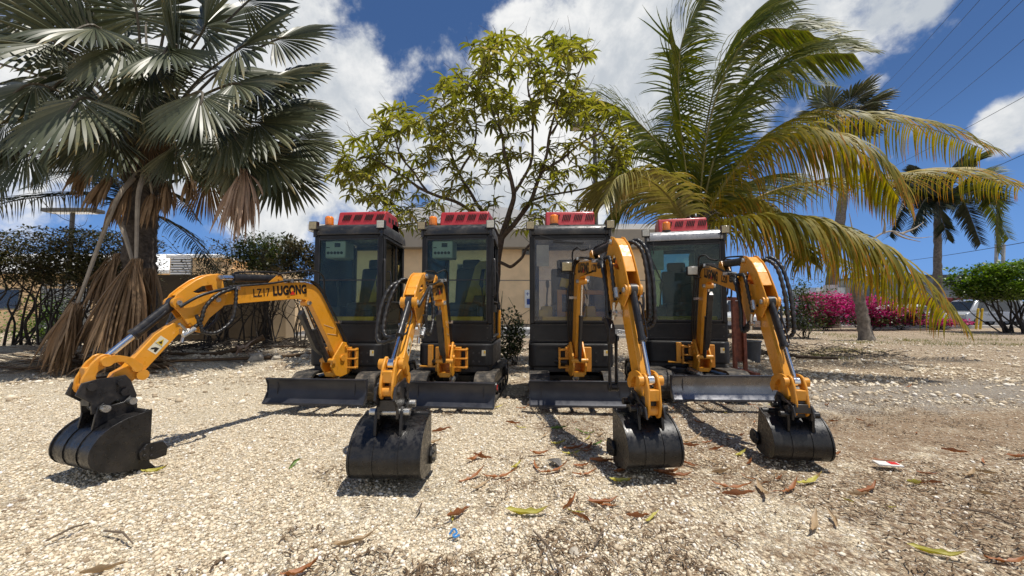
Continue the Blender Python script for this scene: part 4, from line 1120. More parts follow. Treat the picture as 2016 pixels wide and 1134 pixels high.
def w_near(x, y):
    d = noise.noise((x * .8, y * .8, 21)) + .6 * noise.noise((x * 3, y * 3, 4))
    base = 1 - sstep(-.05, .45, d + .38 * sstep(-1.2, 1.8, x) - .22)
    if x > 2.1 and 2.7 < y < 4.3: base *= .35
    return (.12 + .88 * base) * (1 - .48 * sstep(.1, 1.8, x))
scatter('gravel', 52000, reg_near, lambda n, P: np.clip(rs.lognormal(math.log(.0062), .38, n), .003, .017), MSTONE, weight=w_near, label='loose cream limestone gravel over the yard')
def reg_mid():
    if rs.random() < .45: return rs.uniform(2.2, 15), 5.5 + 15 * rs.random() ** 1.4
    return rs.uniform(-8, 8), rs.uniform(4.4, 11.5)
def w_mid(x, y): return .25 + .75 * (noise.noise((x * .7, y * .7, 31)) > -.05)
scatter('rubble', 24000, reg_mid, lambda n, P: np.clip(rs.lognormal(math.log(.014), .5, n), .006, .05), MSTONE, weight=w_mid, label='coarser pale stones lying behind the excavators')

# bigger limestone lumps, each one its own
MROCK = mat_solid('limestone', (.46, .41, .33), .9, var=.3, scale=12, bmp=.6, dust=.3, dustc=(.2, .15, .1), spec=.2)
def rock(p, r, label, seed):
    rr = random.Random(seed)
    mb = MB()
    nlat, nlon = 7, 11
    def f(d):
        s = 1 + .38 * noise.noise(d * 1.3 + Vector((seed, 0, 0))) + .16 * noise.noise(d * 3.5 + Vector((0, seed, 0)))
        return Vector((d.x * r * 1.25 * s, d.y * r * s, d.z * r * .68 * s))
    top = mb.add(f(Vector((0, 0, 1)))); bot = mb.add(f(Vector((0, 0, -1))))
    rings = []
    for i in range(1, nlat):
        t = PI * i / nlat
        rings.append([mb.add(f(Vector((math.sin(t) * math.cos(2 * PI * k / nlon), math.sin(t) * math.sin(2 * PI * k / nlon), math.cos(t))))) for k in range(nlon)])
    for k in range(nlon):
        mb.face(top, rings[0][k], rings[0][(k + 1) % nlon]); mb.face(bot, rings[-1][(k + 1) % nlon], rings[-1][k])
    for a, b in zip(rings, rings[1:]):
        for k in range(nlon): mb.face(a[k], b[k], b[(k + 1) % nlon], a[(k + 1) % nlon])
    o = mb.build('limestone_rock', MROCK, None, (p[0], p[1], gz(p[0], p[1]) + r * .25), rr.random() * 6, smooth=28)
    return tag(o, label, 'rock', 'limestone rocks on the ground')
ROCKS = [(505, 716, .15, 'largest pale limestone rock beside the fallen frond stems'), (470, 690, .13, 'white rock half hidden behind the yellow boom'), (545, 703, .09, 'grey limestone rock just right of the largest one'),
         (575, 672, .10, 'bleached rock nearest the tan wall corner'), (625, 700, .08, 'cream rock close to the left excavator cab')]
for i, (a, b, r, lb) in enumerate(ROCKS):
    p = W(a, b, 1.05 * 760 / (b - 612)) if b < 700 else W(a, b, 7.6); rock((p.x, min(p.y, 9.5)), r, lb, 3.1 + i * 1.7)
for i in range(34):
    if i < 14: x, y = rnd.uniform(-4.6, -1.6), rnd.uniform(6.6, 8.6)
    elif i < 18: x, y = rnd.uniform(-.3, .1), rnd.uniform(5.6, 7.5)
    else: x, y = rnd.uniform(3.6, 9), rnd.uniform(6.4, 12)
    rock((x, y), rnd.uniform(.03, .075), 'small pale limestone rock among the litter behind the excavators', 40 + i)

# ------------------------------------------------------------------ litter: twigs and shreds (one mass), then leaves one by one
mb = MB()
def litter(n, region):
    for _ in range(n):
        x, y = region()
        l = rnd.uniform(.015, .07); a = rnd.uniform(0, PI); w_ = rnd.uniform(.0012, .004); z = gz(x, y) + rnd.uniform(.006, .016)
        dx, dy = math.cos(a) * l / 2, math.sin(a) * l / 2; b = rnd.uniform(-.3, .3) * l
        nx, ny = -math.sin(a) * w_, math.cos(a) * w_; v = rnd.random()
        mx, my = x + nx / w_ * b, y + ny / w_ * b
        mb.strip([[(x - dx - nx, y - dy - ny, z), (x - dx + nx, y - dy + ny, z)], [(mx - nx, my - ny, z + .006), (mx + nx, my + ny, z + .006)], [(x + dx - nx, y + dy - ny, z), (x + dx + nx, y + dy + ny, z)]], v)
def patchy(xa, xb, ya, yb, p=1.6, thr=.0):
    def f():
        while True:
            y = ya + (yb - ya) * rnd.random() ** p; x = rnd.uniform(xa, xb) * (y if xb > 1.2 and ya < 2 else 1)
            if noise.noise((x * 1.1, y * 1.1, 12)) + .5 * noise.noise((x * 4, y * 4, 2)) > thr + rnd.uniform(-.1, .25): return x, y
    return f
litter(5200, patchy(-.25, 1.4, 1.2, 4.6)); litter(900, patchy(-1.4, -.2, 1.2, 4.6, thr=.1)); litter(12000, patchy(-7.5, 9, 5.6, 10.5, 1.2, -.2)); litter(1500, patchy(2, 6, 2.4, 5.0, 1))
MLIT = mat_leaf('litter', [(0, (.055, .034, .02)), (.5, (.16, .105, .06)), (1, (.34, .25, .16))], trans=0, rough=.85, spec=.2)
tag(mb.build('leaf_litter', MLIT, fix=False), 'brown twigs and leaf shreds strewn over the gravel', None, None, 'stuff')

KIND = {'brown': ('curled orange brown dead leaf lying on the gravel', [(0, (.25, .085, .03)), (.5, (.36, .15, .055)), (1, (.46, .22, .09))]),
        'tan': ('pale tan dried leaf lying on the gravel', [(0, (.36, .25, .14)), (1, (.50, .37, .22))]),
        'yellow': ('yellow and brown fallen leaf lying on the gravel', [(0, (.40, .36, .05)), (.5, (.45, .40, .08)), (1, (.34, .22, .06))]),
        'green': ('fresh green fallen leaf lying on the gravel', [(0, (.10, .19, .03)), (1, (.17, .25, .05))])}
KM = {k: mat_leaf('fallen_' + k, v[1], tip=(.20, .09, .04) if k == 'yellow' else None, trans=.15, rough=.55) for k, v in KIND.items()}
def leaf_mesh(kind, L_, Wd, curl, bend, seed):
    r_ = random.Random(seed); mb = MB(); secs = []; n = 9
    tw = r_.uniform(-.6, .6)
    for i in range(n + 1):
        t = i / n; x = (t - .5) * L_
        hw = Wd * math.sin(PI * min(1, t * .96 + .03)) ** .75 * (1 + .22 * r_.uniform(-1, 1))
        z = .012 + bend * (abs(t - .5) * 2) ** 2 * L_ * (1 if t > .5 else .5); row = []
        y0 = .10 * L_ * math.sin(t * 3 + seed) 
        for q in (-1, -.5, 0, .5, 1):
            a = q * curl + tw * (t - .5)
            row.append((x, y0 + hw * math.sin(a) / max(.3, abs(curl)) if curl else y0 + hw * q, z + hw * (1 - math.cos(a)) * 1.0 + .006 * r_.uniform(-1, 1)))
        secs.append(row)
    mb.strip(secs, r_.random())
    return mb
PSP = {k: [(k, l, w_, c, b, i * 7 + 3) for i, (l, w_, c, b) in enumerate([(.17, .0145, 1.3, .12), (.14, .0115, 1.9, .06), (.19, .0135, .9, .2), (.12, .015, 1.1, .26)])] for k in KIND}
protos = {}
used = set()
special = {(1040, 1002): 'yellow leaf with dark curled tip lying centre front on the gravel', (574, 910): 'upright green leaf standing alone between the two left buckets', (902, 1008): 'thin brown leaf beside the scrap of blue plastic',
           (1620, 1025): 'pair of joined tan leaves lying alone at lower right', (1845, 1078): 'long yellow leaf nearest the lower right corner', (1460, 890): 'yellow leaf beside the far right bucket', (1186, 984): 'bright orange leaf lying alone in front of the third bucket'}
allp = {}
def put_leaf(kind, x, y, rz=None, s=None, label=None, tilt=None):
    i = rnd.randrange(4)
    if (kind, i) not in protos: o = protos[(kind, i)] = leaf_mesh(*PSP[kind][i]).build('fallen_leaf', KM[kind], smooth=180, fix=False)
    else: o = protos[(kind, i)].copy(); col.objects.link(o)
    o.location = (x, y, gz(x, y) + .004); k = s or rnd.uniform(.6, 1.1)
    o.scale = (k, k, k); o.rotation_euler = ((tilt or rnd.uniform(-.25, .25)), rnd.uniform(-.2, .2), rnd.uniform(0, 6.28) if rz is None else rz)
    tag(o, label or KIND[kind][0], 'leaf', 'fallen leaves on the gravel')
LV = [('yellow', 1040, 1002, .0), ('green', 574, 910, 1.4), ('brown', 902, 1008, .9), ('brown', 1186, 984, .3), ('tan', 1600, 1030, .6), ('tan', 1636, 1018, 1.2), ('yellow', 1845, 1078, -.5), ('yellow', 1460, 890, .1), ('yellow', 1800, 945, .2), ('green', 1150, 848, -.6),
      ('green', 1100, 840, 0), ('green', 1175, 873, .2), ('brown', 1185, 905, -.2), ('brown', 1130, 880, .5), ('brown', 1160, 880, .8), ('brown', 1090, 925, .1), ('brown', 1145, 915, -.6), ('brown', 1150, 930, 0), ('brown', 950, 895, -.4), ('brown', 935, 900, .6), ('yellow', 1018, 915, .7),
      ('brown', 1060, 890, 0), ('brown', 1225, 925, .1), ('yellow', 1220, 945, -.2), ('brown', 1310, 932, -.3), ('brown', 1335, 935, -.2), ('brown', 1355, 912, -.7), ('tan', 1360, 865, 0), ('brown', 1360, 875, .1), ('brown', 1310, 820, -.4), ('brown', 1375, 830, -.5),
      ('brown', 1440, 955, -.5), ('brown', 1455, 970, -.3), ('tan', 1500, 965, 1.0), ('brown', 1475, 905, .7), ('brown', 1610, 892, -.2), ('brown', 1640, 890, -.2), ('brown', 1540, 898, 0), ('yellow', 1520, 795, 0), ('brown', 1410, 880, 0), ('brown', 1300, 865, .2), ('brown', 930, 935, .4),
      ('brown', 1010, 830, 0), ('brown', 1255, 1010, .2), ('brown', 1750, 905, -.4), ('brown', 1880, 885, -.5), ('tan', 1910, 930, .2), ('brown', 2000, 895, .2), ('brown', 1985, 1095, -.4), ('tan', 1690, 970, 0), ('brown', 1705, 960, .4), ('brown', 1790, 760, 0), ('yellow', 305, 928, .1), ('tan', 850, 870, 0),
      ('tan', 1420, 925, .1), ('brown', 985, 935, 0), ('yellow', 1100, 870, -.3), ('brown', 1555, 960, .3), ('yellow', 1590, 945, .1), ('brown', 870, 845, .2), ('brown', 1120, 985, .9), ('tan', 700, 1065, .4), ('brown', 590, 1128, .3), ('tan', 205, 1120, .4)]
for k, px, py, rz in LV:
    t = (.012 - H) / ray(px, py)[2]; d = ray(px, py)
    put_leaf(k, d[0] * t, d[1] * t, rz, 1.4 if (px, py) == (1040, 1002) else rnd.uniform(.85, 1.25), special.get((px, py)), 1.0 if (px, py) == (574, 910) else None)
for _ in range(110):
    x, y = patchy(-.6, 3.6, 2.0, 5.2, 1.0, -.1)()
    if y < 1.5 or abs(x) > 1.4 * y: continue
    put_leaf(rnd.choice(['brown', 'brown', 'brown', 'tan', 'yellow']), x, y, None, rnd.uniform(.35, .85))
# scraps of rubbish
p = W(893, 1042, 1.86)
mb = MB(); mb.tube(catmull([(0, 0, .012), (.02, .012, .03), (.035, 0, .02), (.02, -.012, .015), (.03, -.02, .012), (.05, -.012, .016)], 5), .005, 6)
tag(mb.build('plastic_scrap', mat_solid('blue_plastic', (.05, .22, .50), .35), None, (p.x - .02, 1.86, 0)), 'crumpled scrap of blue plastic lying on the gravel', 'litter')
mb = MB(); mb.box((0, 0, .016), (.14, .075, .012)); 
p = W(1742, 910, 2.70)
cd = tag(mb.build('cardboard_packet', mat_solid('white_card', (.72, .70, .66), .6), None, (p.x, 2.68, 0), -.25, bevel=.003), 'flat white cardboard packet with red print lying by brown bark', 'packet')
mb = MB(); mb.box((.03, 0, .0235), (.05, .05, .002)); mb.build('print', M['redmark'], cd)
p = W(1130, 1070, 1.75)
rock((p.x, 1.75), .022, 'small white shell-like stone in the front of the gravel', 90)
# grey fibrous piece of palm bark by the third bucket
mb = MB()
for i in range(26):
    a = -.35 + .7 * i / 25; l = rnd.uniform(.10, .20)
    mb.tube([(0, 0, .02), (math.sin(a) * l * .5, math.cos(a) * l * .5, .045 - abs(a) * .03), (math.sin(a) * l, math.cos(a) * l, .012)], [.004, .006, .002], 4, uvv=rnd.random())
p = W(1103, 920, 2.66)
tag(mb.build('palm_bark_shred', mat_leaf('grey_fibre', [(0, (.12, .11, .10)), (1, (.30, .28, .25))], trans=0, rough=.9), None, (p.x, 2.62, 0), .25, fix=False), 'grey fibrous shred of palm bark beside brown leaves', 'palm bark')
# thin sticks
for i, (a, b, c, d_) in enumerate([(205, 1045, 262, 1070), (90, 1065, 175, 1030), (1050, 1045, 1105, 1134), (1170, 1075, 1190, 1045), (1890, 1000, 2010, 1040), (820, 1010, 830, 990)]):
    t0 = (.02 - H) / ray(a, b)[2]; t1 = (.02 - H) / ray(c, d_)[2]
    p0 = Vector(ray(a, b)) * t0; p1 = Vector(ray(c, d_)) * t1; p0.z = p1.z = 0.02; md = (p0 + p1) / 2 + Vector((.01, .01, .015))
    mb = MB(); mb.tube([p0, md, p1], [.004, .005, .003], 6)
    tag(mb.build('twig', mat_solid('twig', (.13, .095, .065), .9)), ['short bent twig on open gravel at lower left', 'long thin twig lowest at the left edge', 'brown twig running out of the bottom edge', 'thin twig beside the white shell-like stone', 'long thin twig near the right edge', 'short dark twig above the brown leaf'][i], 'twig', 'twigs on the gravel')
# ------------------------------------------------------------------ vegetation
UP = Vector((0, 0, 1))
def strand(mb, p, d, L_, w_, g, n=5, wind=Vector((0, 0, 0)), side=None, v=0.0, wprof=None, fold=0.0, t0=0.0):
    """a leaf blade that bends under its weight"""
    p = Vector(p); d = Vector(d).normalized(); secs = []
    for i in range(n + 1):
        t = i / n
        s = d.cross(UP) if side is None else (side - d * side.dot(d))
        if s.length < .05: s = d.orthogonal()
        s.normalize()
        hw = w_ * (wprof(t) if wprof else (1 - t) ** .6 * min(1, .45 + 2.2 * t))
        if fold:
            nn = s.cross(d)
            secs.append([p - s * hw + nn * hw * fold, p.copy(), p + s * hw + nn * hw * fold])
        else: secs.append([p - s * hw, p + s * hw])
        p = p + d * (L_ / n)
        d = (d - UP * (g * (t + .25) / n) + wind * ((t + .2) / n)).normalized()
    mb.strip(secs, v)

# ---- materials
ML = {}
ML['silver'] = mat_leaf('silver_frond', [(0, (.036, .048, .024)), (.4, (.066, .080, .042)), (.8, (.125, .133, .072)), (1, (.21, .19, .095))], tip=(.30, .22, .08), trans=.07, rough=.40, tipstart=.95, spec=.45)
ML['dead'] = mat_leaf('dead_frond', [(0, (.09, .055, .030)), (.35, (.20, .125, .068)), (.7, (.32, .215, .125)), (1, (.22, .125, .06))], trans=.06, rough=.7, spec=.25)
ML['dead_pink'] = mat_leaf('dead_frond_pale', [(0, (.36, .235, .155)), (.5, (.50, .35, .25)), (1, (.42, .31, .22))], trans=.15, rough=.7, spec=.25)
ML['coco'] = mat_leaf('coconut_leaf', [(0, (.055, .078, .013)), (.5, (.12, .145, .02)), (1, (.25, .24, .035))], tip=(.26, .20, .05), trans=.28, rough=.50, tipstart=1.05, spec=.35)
ML['coco_yel'] = mat_leaf('coconut_leaf_yellowing', [(0, (.12, .125, .016)), (.5, (.26, .225, .026)), (1, (.40, .30, .035))], tip=(.47, .20, .022), trans=.36, rough=.52, tipstart=.76, spec=.3)
ML['coco_lime'] = mat_leaf('coconut_leaf_pale', [(0, (.20, .19, .05)), (.5, (.30, .27, .085)), (1, (.38, .32, .12))], tip=(.40, .25, .07), trans=.25, rough=.38, tipstart=.8)
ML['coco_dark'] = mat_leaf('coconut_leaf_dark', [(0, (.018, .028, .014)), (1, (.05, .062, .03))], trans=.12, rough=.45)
ML['mango'] = mat_leaf('mango_leaf', [(0, (.095, .115, .024)), (.45, (.19, .20, .042)), (.85, (.31, .295, .08)), (1, (.48, .39, .18))], trans=.42, rough=.33, spec=.6)
ML['hedge'] = mat_leaf('hedge_leaf', [(0, (.028, .034, .014)), (.6, (.065, .070, .024)), (1, (.17, .12, .05))], trans=.2, rough=.5)
ML['shrub'] = mat_leaf('shrub_leaf', [(0, (.02, .035, .012)), (.5, (.05, .075, .02)), (1, (.11, .12, .03))], trans=.25, rough=.5)
ML['olive'] = mat_leaf('twiggy_leaf', [(0, (.03, .032, .022)), (.5, (.06, .065, .03)), (1, (.16, .11, .05))], trans=.2, rough=.55)
ML['lush'] = mat_leaf('lush_leaf', [(0, (.05, .10, .015)), (.5, (.11, .19, .025)), (1, (.20, .29, .05))], trans=.3, rough=.4)
ML['pink'] = mat_leaf('bract', [(0, (.24, .01, .07)), (.5, (.56, .03, .20)), (1, (.70, .12, .34))], trans=.35, rough=.6)
ML['bark'] = mat_solid('palm_bark', (.075, .062, .052), .92, var=.45, scale=14, bmp=.7, spec=.2)
ML['bark_grey'] = mat_solid('grey_bark', (.20, .175, .145), .92, var=.35, scale=10, bmp=.6, spec=.2)
ML['bark_brown'] = mat_solid('mango_bark', (.085, .062, .045), .9, var=.35, scale=16, bmp=.5, spec=.2)
ML['twig'] = mat_solid('dark_twig', (.05, .042, .035), .9, var=.3, spec=.2)
ML['pale_twig'] = mat_solid('bleached_twig', (.36, .32, .27), .9, var=.2, spec=.2)
ML['petiole'] = mat_solid('petiole', (.10, .085, .06), .7, var=.25, scale=5)
ML['petiole_dry'] = mat_solid('petiole_dry', (.30, .255, .20), .8, var=.25, scale=4)
ML['rachis'] = mat_solid('rachis', (.22, .19, .05), .5, var=.25)
ML['rachis_org'] = mat_solid('rachis_orange', (.42, .26, .04), .5, var=.2)
ML['white'] = mat_solid('white_limewash', (.72, .71, .68), .85, var=.12, scale=6)

def fan(name, parent, C, hub, axis, Rr, spread, g, mat, nseg=32, mb_pet=None, nrm=None, seed=0, pet=True, pmat='petiole', label=None, droopfan=.0, closed=1.0, prad=.022):
    """a costapalmate frond: petiole, then pleated segments joined half way out"""
    r_ = random.Random(seed)
    axis = Vector(axis).normalized()
    nrm = Vector(nrm) if nrm is not None else UP
    n = (nrm - axis * nrm.dot(axis))
    if n.length < .1: n = axis.orthogonal()
    n.normalize(); s = axis.cross(n)
    mb = MB(); dth = 2 * spread / nseg
    for i in range(nseg):
        th = -spread + (i + .5) * dth + r_.uniform(-.02, .02)
        d = axis * math.cos(th) + s * math.sin(th) + n * (.10 * math.cos(th * 2))
        d.normalize()
        Ln = Rr * (.72 + .28 * math.cos(th * .8)) * r_.uniform(.93, 1.06)
        p = Vector(hub) + axis * (.10 * Rr * math.cos(th)); secs = []; N_ = 7
        jn = .64 + .06 * r_.random(); tl = r_.uniform(.7, 1.5)
        for k in range(N_ + 1):
            t = k / N_
            r = max(.01, Ln * t)
            hw = r * math.tan(dth / 2) * 1.12 * closed if t < jn else Ln * jn * math.tan(dth / 2) * closed * max(0.02, 1 - ((t - jn) / (1 - jn)) ** 1.6)
            sd = d.cross(n); sd = sd.normalized() if sd.length > .05 else s
            nn = sd.cross(d)
            secs.append([p - sd * hw, p + nn * hw * (.9 if i % 2 else .5), p + sd * hw])
            p = p + d * (Ln / N_)
            gg = g * (.25 + 1.6 * t * t * tl)
            d = (d - UP * gg / N_).normalized()
        mb.strip(secs, r_.random() * .8 + .1)
    o = None
    mb2 = mb
    if pet:
        mb.m = 1
        mid = (Vector(C) * .5 + Vector(hub) * .5) + UP * .12 * (Vector(hub) - Vector(C)).length
        mb.tube(catmull([C, mid, hub, Vector(hub) + axis * Rr * .45 - UP * g * .02], 6), [prad * (1.3 - .6 * i / 18) for i in range(19)], 6)
    o = mb.build(name, [mat, ML[pmat]], parent, smooth=25, fix=False)
    if label: o['label'] = label
    return o

def trunk_mesh(pts, r0, r1, n=14, rings=40, rough=.06, flare=1.35, seed=1, ringed=.03):
    mb = MB(); c = catmull(pts, max(4, rings // (len(pts) - 1))); m_ = len(c) - 1
    rad = []
    for i in range(len(c)):
        t = i / m_
        r = r0 + (r1 - r0) * t
        r *= 1 + (flare - 1) * max(0, 1 - t * 6) ** 2 + ringed * (1 if i % 2 else -1)
        rad.append(r)
    mb.tube(c, rad, n)
    mb.v = [tuple(Vector(v) * 1 + Vector((noise.noise(Vector(v) * 5 + Vector((seed, 0, 0))), noise.noise(Vector(v) * 5 + Vector((0, seed, 0))), 0)) * rough * r0 * 3) for v in mb.v]
    return mb

# ---- silver fan palm on the left
Yp = 7.4
C0 = W(283, 318, Yp)
fp = tag(empty('fan_palm', (0, 0, 0)), 'large silver fan palm with dead skirt fronds beside the left excavator boom', 'palm tree')
base = W(274, 690, Yp); base.z = .05
trunk_mesh([base, W(276, 580, Yp), W(276, 450, Yp), W(283, 340, Yp), W(286, 300, Yp)], .255, .23, rings=60, ringed=.05, seed=4).build('trunk', ML['bark'], fp, smooth=60, fix=False)
mb = MB()
for i in range(46):   # old leaf bases
    a = i * 2.4; z = C0.z - .55 + .75 * i / 46; r = .19
    p = Vector((C0.x + math.cos(a) * r, Yp + math.sin(a) * r, z)); d = Vector((math.cos(a) * .8, math.sin(a) * .8, .75)).normalized()
    L_ = rnd.uniform(.25, .5)
    mb.tube([p, p + d * L_ * .5, p + d * L_ - UP * .03], [.06, .045, .022], 6)
mb.build('leaf_bases', ML['bark'], fp, fix=False)
mb = MB()
for i in range(150):  # fibre threads
    a = rnd.uniform(0, 6.28); p = Vector((C0.x + math.cos(a) * .27, Yp + math.sin(a) * .27, C0.z + rnd.uniform(-.7, .1)))
    mb.tube([p, p + Vector((rnd.uniform(-.15, .15), rnd.uniform(-.1, .1), -.15)), p + Vector((rnd.uniform(-.2, .2), rnd.uniform(-.15, .1), rnd.uniform(-.45, -.2)))], [.005, .004, .002], 4)
mb.build('fibre', ML['petiole'], fp, fix=False)
# (hub px, py, distance), axis, radius, spread, droop, material
FANS = [((232, 268), 6.9, (-.15, -.15, -1), .95, 1.2, .4, 'silver', 1), ((345, 282), 7.0, (.2, -.15, -1), .9, 1.1, .4, 'silver', 1), ((180, 255), 7.1, (-.35, -.1, -.9), 1.0, 1.3, .5, 'silver', 1), ((290, 255), 7.2, (.05, -.1, -1), .8, 1.1, .4, 'dead', 1), ((415, 285), 7.3, (.45, 0, -.85), 1.0, 1.3, .5, 'silver', 1),
        ((275, 165), 6.6, (.02, -.25, -.95), 1.15, 1.3, .4, 'silver', 1), ((335, 200), 6.7, (.15, -.2, -.95), 1.0, 1.2, .4, 'silver', 1), ((215, 215), 6.6, (-.15, -.2, -.95), 1.0, 1.3, .4, 'silver', 1), ((300, 120), 6.5, (.1, -.3, -.8), 1.1, 1.5, .6, 'silver', 1), ((130, 160), 6.6, (-.3, -.3, -.8), 1.15, 1.5, .6, 'silver', 1), ((410, 225), 6.8, (.35, -.2, -.9), 1.05, 1.4, .5, 'silver', 1), ((250, 82), 6.2, (.05, -.35, -.9), 1.15, 1.5, .5, 'silver', 1), ((165, 192), 6.0, (-.12, -.35, -.9), 1.30, 1.5, .5, 'silver', 1), ((395, 180), 6.1, (.22, -.3, -.9), 1.10, 1.4, .5, 'silver', 1),
        ((75, 165), 6.3, (-.45, -.4, -.75), 1.2, 1.5, .6, 'silver', 1), ((20, 235), 6.7, (-.3, -.3, -.9), 1.3, 1.4, .5, 'silver', 1), ((330, 95), 6.3, (.25, -.45, -.65), 1.1, 1.5, .7, 'silver', 1), ((195, 55), 6.2, (-.2, -.5, -.5), 1.15, 1.6, .7, 'silver', 1),
        ((115, 85), 6.4, (-.6, -.45, -.35), 1.25, 1.7, .8, 'silver', 1), ((455, 165), 6.6, (.75, -.35, -.35), 1.15, 1.6, .8, 'silver', 1), ((60, 290), 6.6, (-.4, -.3, -.85), 1.1, 1.3, .6, 'silver', 1), ((450, 255), 6.8, (.55, -.25, -.75), 1.1, 1.5, .7, 'silver', 1),
        ((270, 30), 6.7, (.0, -.35, .9), 1.35, 2.1, .35, 'silver', 1), ((400, 60), 6.8, (.45, -.3, .6), 1.35, 2.0, .5, 'silver', 1), ((465, 100), 7.0, (.85, -.2, .3), 1.40, 2.0, .6, 'silver', 1), ((150, 10), 6.6, (-.35, -.4, .7), 1.35, 2.0, .5, 'silver', 1),
        ((500, 175), 7.1, (.95, -.15, .05), 1.32, 1.9, .7, 'silver', 1), ((495, 240), 7.0, (.92, -.2, -.25), 1.38, 1.8, .7, 'silver', 1), ((515, 300), 7.2, (.85, -.15, -.5), 1.25, 1.7, .7, 'silver', 1), ((545, 320), 7.6, (.6, .0, -.8), 1.15, 1.5, .7, 'silver', 1), ((470, 290), 7.0, (.45, -.1, -.9), 1.1, 1.5, .6, 'silver', 1),
        ((405, 335), 7.7, (.35, .1, -.9), 1.05, .9, .5, 'dead', 1), ((575, 270), 7.4, (.75, -.1, -.6), .95, 1.5, .7, 'silver', 1),
        ((50, 40), 6.9, (-.7, -.3, .6), 1.4, 1.9, .6, 'silver', 1), ((345, -40), 6.9, (.3, -.2, .9), 1.4, 1.9, .5, 'silver', 1), ((130, -60), 7.2, (-.4, -.1, .9), 1.4, 1.9, .5, 'silver', 0), ((205, 130), 7.0, (-.2, -.5, .4), 1.35, 1.9, .6, 'silver', 1), ((350, 150), 6.9, (.3, -.4, .4), 1.3, 1.9, .6, 'silver', 1),
        ((480, 10), 7.6, (.6, .2, .7), 1.4, 1.8, .7, 'silver', 0), ((540, 80), 7.9, (.9, .2, .35), 1.2, 1.8, .9, 'silver', 1), ((545, 215), 7.9, (.95, .2, 0), 1.15, 1.8, 1.0, 'silver', 1), ((440, 270), 7.9, (.5, .3, -.5), 1.1, 1.5, 1.2, 'silver', 0), ((560, 150), 7.6, (.95, .0, .1), 1.0, 1.8, .9, 'silver', 1),
        ((-20, 120), 7.2, (-.95, 0, .2), 1.4, 1.8, 1.0, 'silver', 1), ((0, 330), 7.6, (-.6, .1, -.8), 1.2, 1.4, .8, 'silver', 1), ((110, 270), 7.9, (-.6, .3, -.6), 1.25, 1.6, 1.0, 'silver', 1), ((-60, 20), 7.4, (-.8, 0, .6), 1.4, 1.8, .8, 'silver', 1), ((-60, 250), 7.2, (-.8, 0, -.5), 1.3, 1.6, .8, 'silver', 1),
        ((200, 230), 8.3, (-.2, .6, -.2), 1.35, 1.8, 1.0, 'silver', 0), ((350, 220), 8.4, (.2, .6, -.2), 1.35, 1.8, 1.0, 'silver', 0), ((120, 140), 8.4, (-.5, .6, .2), 1.5, 1.9, .8, 'silver', 1), ((430, 140), 8.4, (.5, .6, .3), 1.5, 1.9, .8, 'silver', 1), ((290, 40), 8.5, (0, .6, .6), 1.6, 2.0, .6, 'silver', 1), ((200, 60), 8.2, (-.3, .4, .6), 1.5, 2, .6, 'silver', 1), ((390, 60), 8.2, (.3, .4, .6), 1.5, 2, .6, 'silver', 1),
        ((250, 200), 8.0, (0, .3, .4), 1.4, 2.0, .6, 'silver', 1), ((180, 290), 7.9, (-.4, .2, -.8), 1.0, 1.4, .6, 'silver', 1), ((400, 290), 7.9, (.4, .2, -.8), 1.0, 1.4, .6, 'silver', 1), ((20, 80), 8.0, (-.8, .2, .4), 1.5, 1.9, .7, 'silver', 1), ((70, 230), 8.2, (-.7, .3, -.2), 1.4, 1.8, .8, 'silver', 1), ((-40, 180), 8.2, (-.8, .3, 0), 1.5, 1.8, .8, 'silver', 1)]
for i, ((a, b), yv, ax, r, sp_, g, mt, fc) in enumerate(FANS):
    fan('frond' if mt == 'silver' else 'dead_frond', fp, C0 + Vector((0, 0, .05)), W(a, b, yv), ax, r, sp_, g, ML[mt], seed=i + 3, closed=1.0 if mt == 'silver' else .95,
        pmat='petiole' if mt == 'silver' else 'petiole_dry', nrm=(0, -.85, .55) if fc else None, nseg=34 if mt == 'silver' else 44)
# long dead fronds hanging down to the ground
def broom(name, path, hub, axis, Ln, spread, n, mat, seed, label=None, wid=.026, prad=.045, g=2.6, yb=.5):
    """a collapsed dead fan: ragged strips falling from the end of a dry stalk"""
    r_ = random.Random(seed); axis = Vector(axis).normalized(); hub = Vector(hub)
    s1 = Vector((1, 0, 0)); s2 = axis.cross(s1).normalized(); s1 = s2.cross(axis)
    mb = MB()
    for i in range(n):
        a = r_.gauss(0, 1) * spread; b = r_.gauss(0, 1) * spread * yb - .1
        d = (axis + s1 * math.tan(max(-1.2, min(1.2, a))) + s2 * -math.tan(max(-1, min(1, b))) - Vector((0, .15, 0))).normalized()
        L_ = Ln * r_.uniform(.62, 1.08) * (1 - .18 * abs(a))
        strand(mb, hub + Vector((r_.gauss(0, .035), r_.gauss(0, .03), r_.gauss(0, .02))), d, L_, wid * r_.uniform(.6, 1.3), g * r_.uniform(.6, 1.5), 8, Vector((r_.gauss(0, .22), r_.gauss(0, .15), 0)), v=r_.random(), side=Vector((r_.gauss(1, .35), r_.gauss(0, .6), 0)), fold=r_.uniform(.3, 1.1),
               wprof=lambda t: min(1, .35 + 1.6 * t) * (1 - max(0, t - .55) / .45) ** .7 + .03)
    o = mb.build(name, ML[mat], fp, smooth=180, fix=False)
    if label: o['label'] = label
    if path:
        mb = MB(); c = catmull(path + [hub], 6); mb.tube(c, [prad - prad * .5 * i / len(c) for i in range(len(c))], 7)
        mb.build('petiole', ML['petiole_dry'], o, fix=False)
    return o
broom('dead_frond', [W(283, 345, 7.0), W(272, 390, 6.75)], W(268, 512, 6.6), (.06, -.1, -1), 1.85, .20, 160, 'dead', 71)
broom('dead_frond', [W(262, 350, 7.0), W(225, 405, 6.75)], W(152, 600, 6.5), (-.07, -.1, -1), 1.2, .19, 100, 'dead', 72)
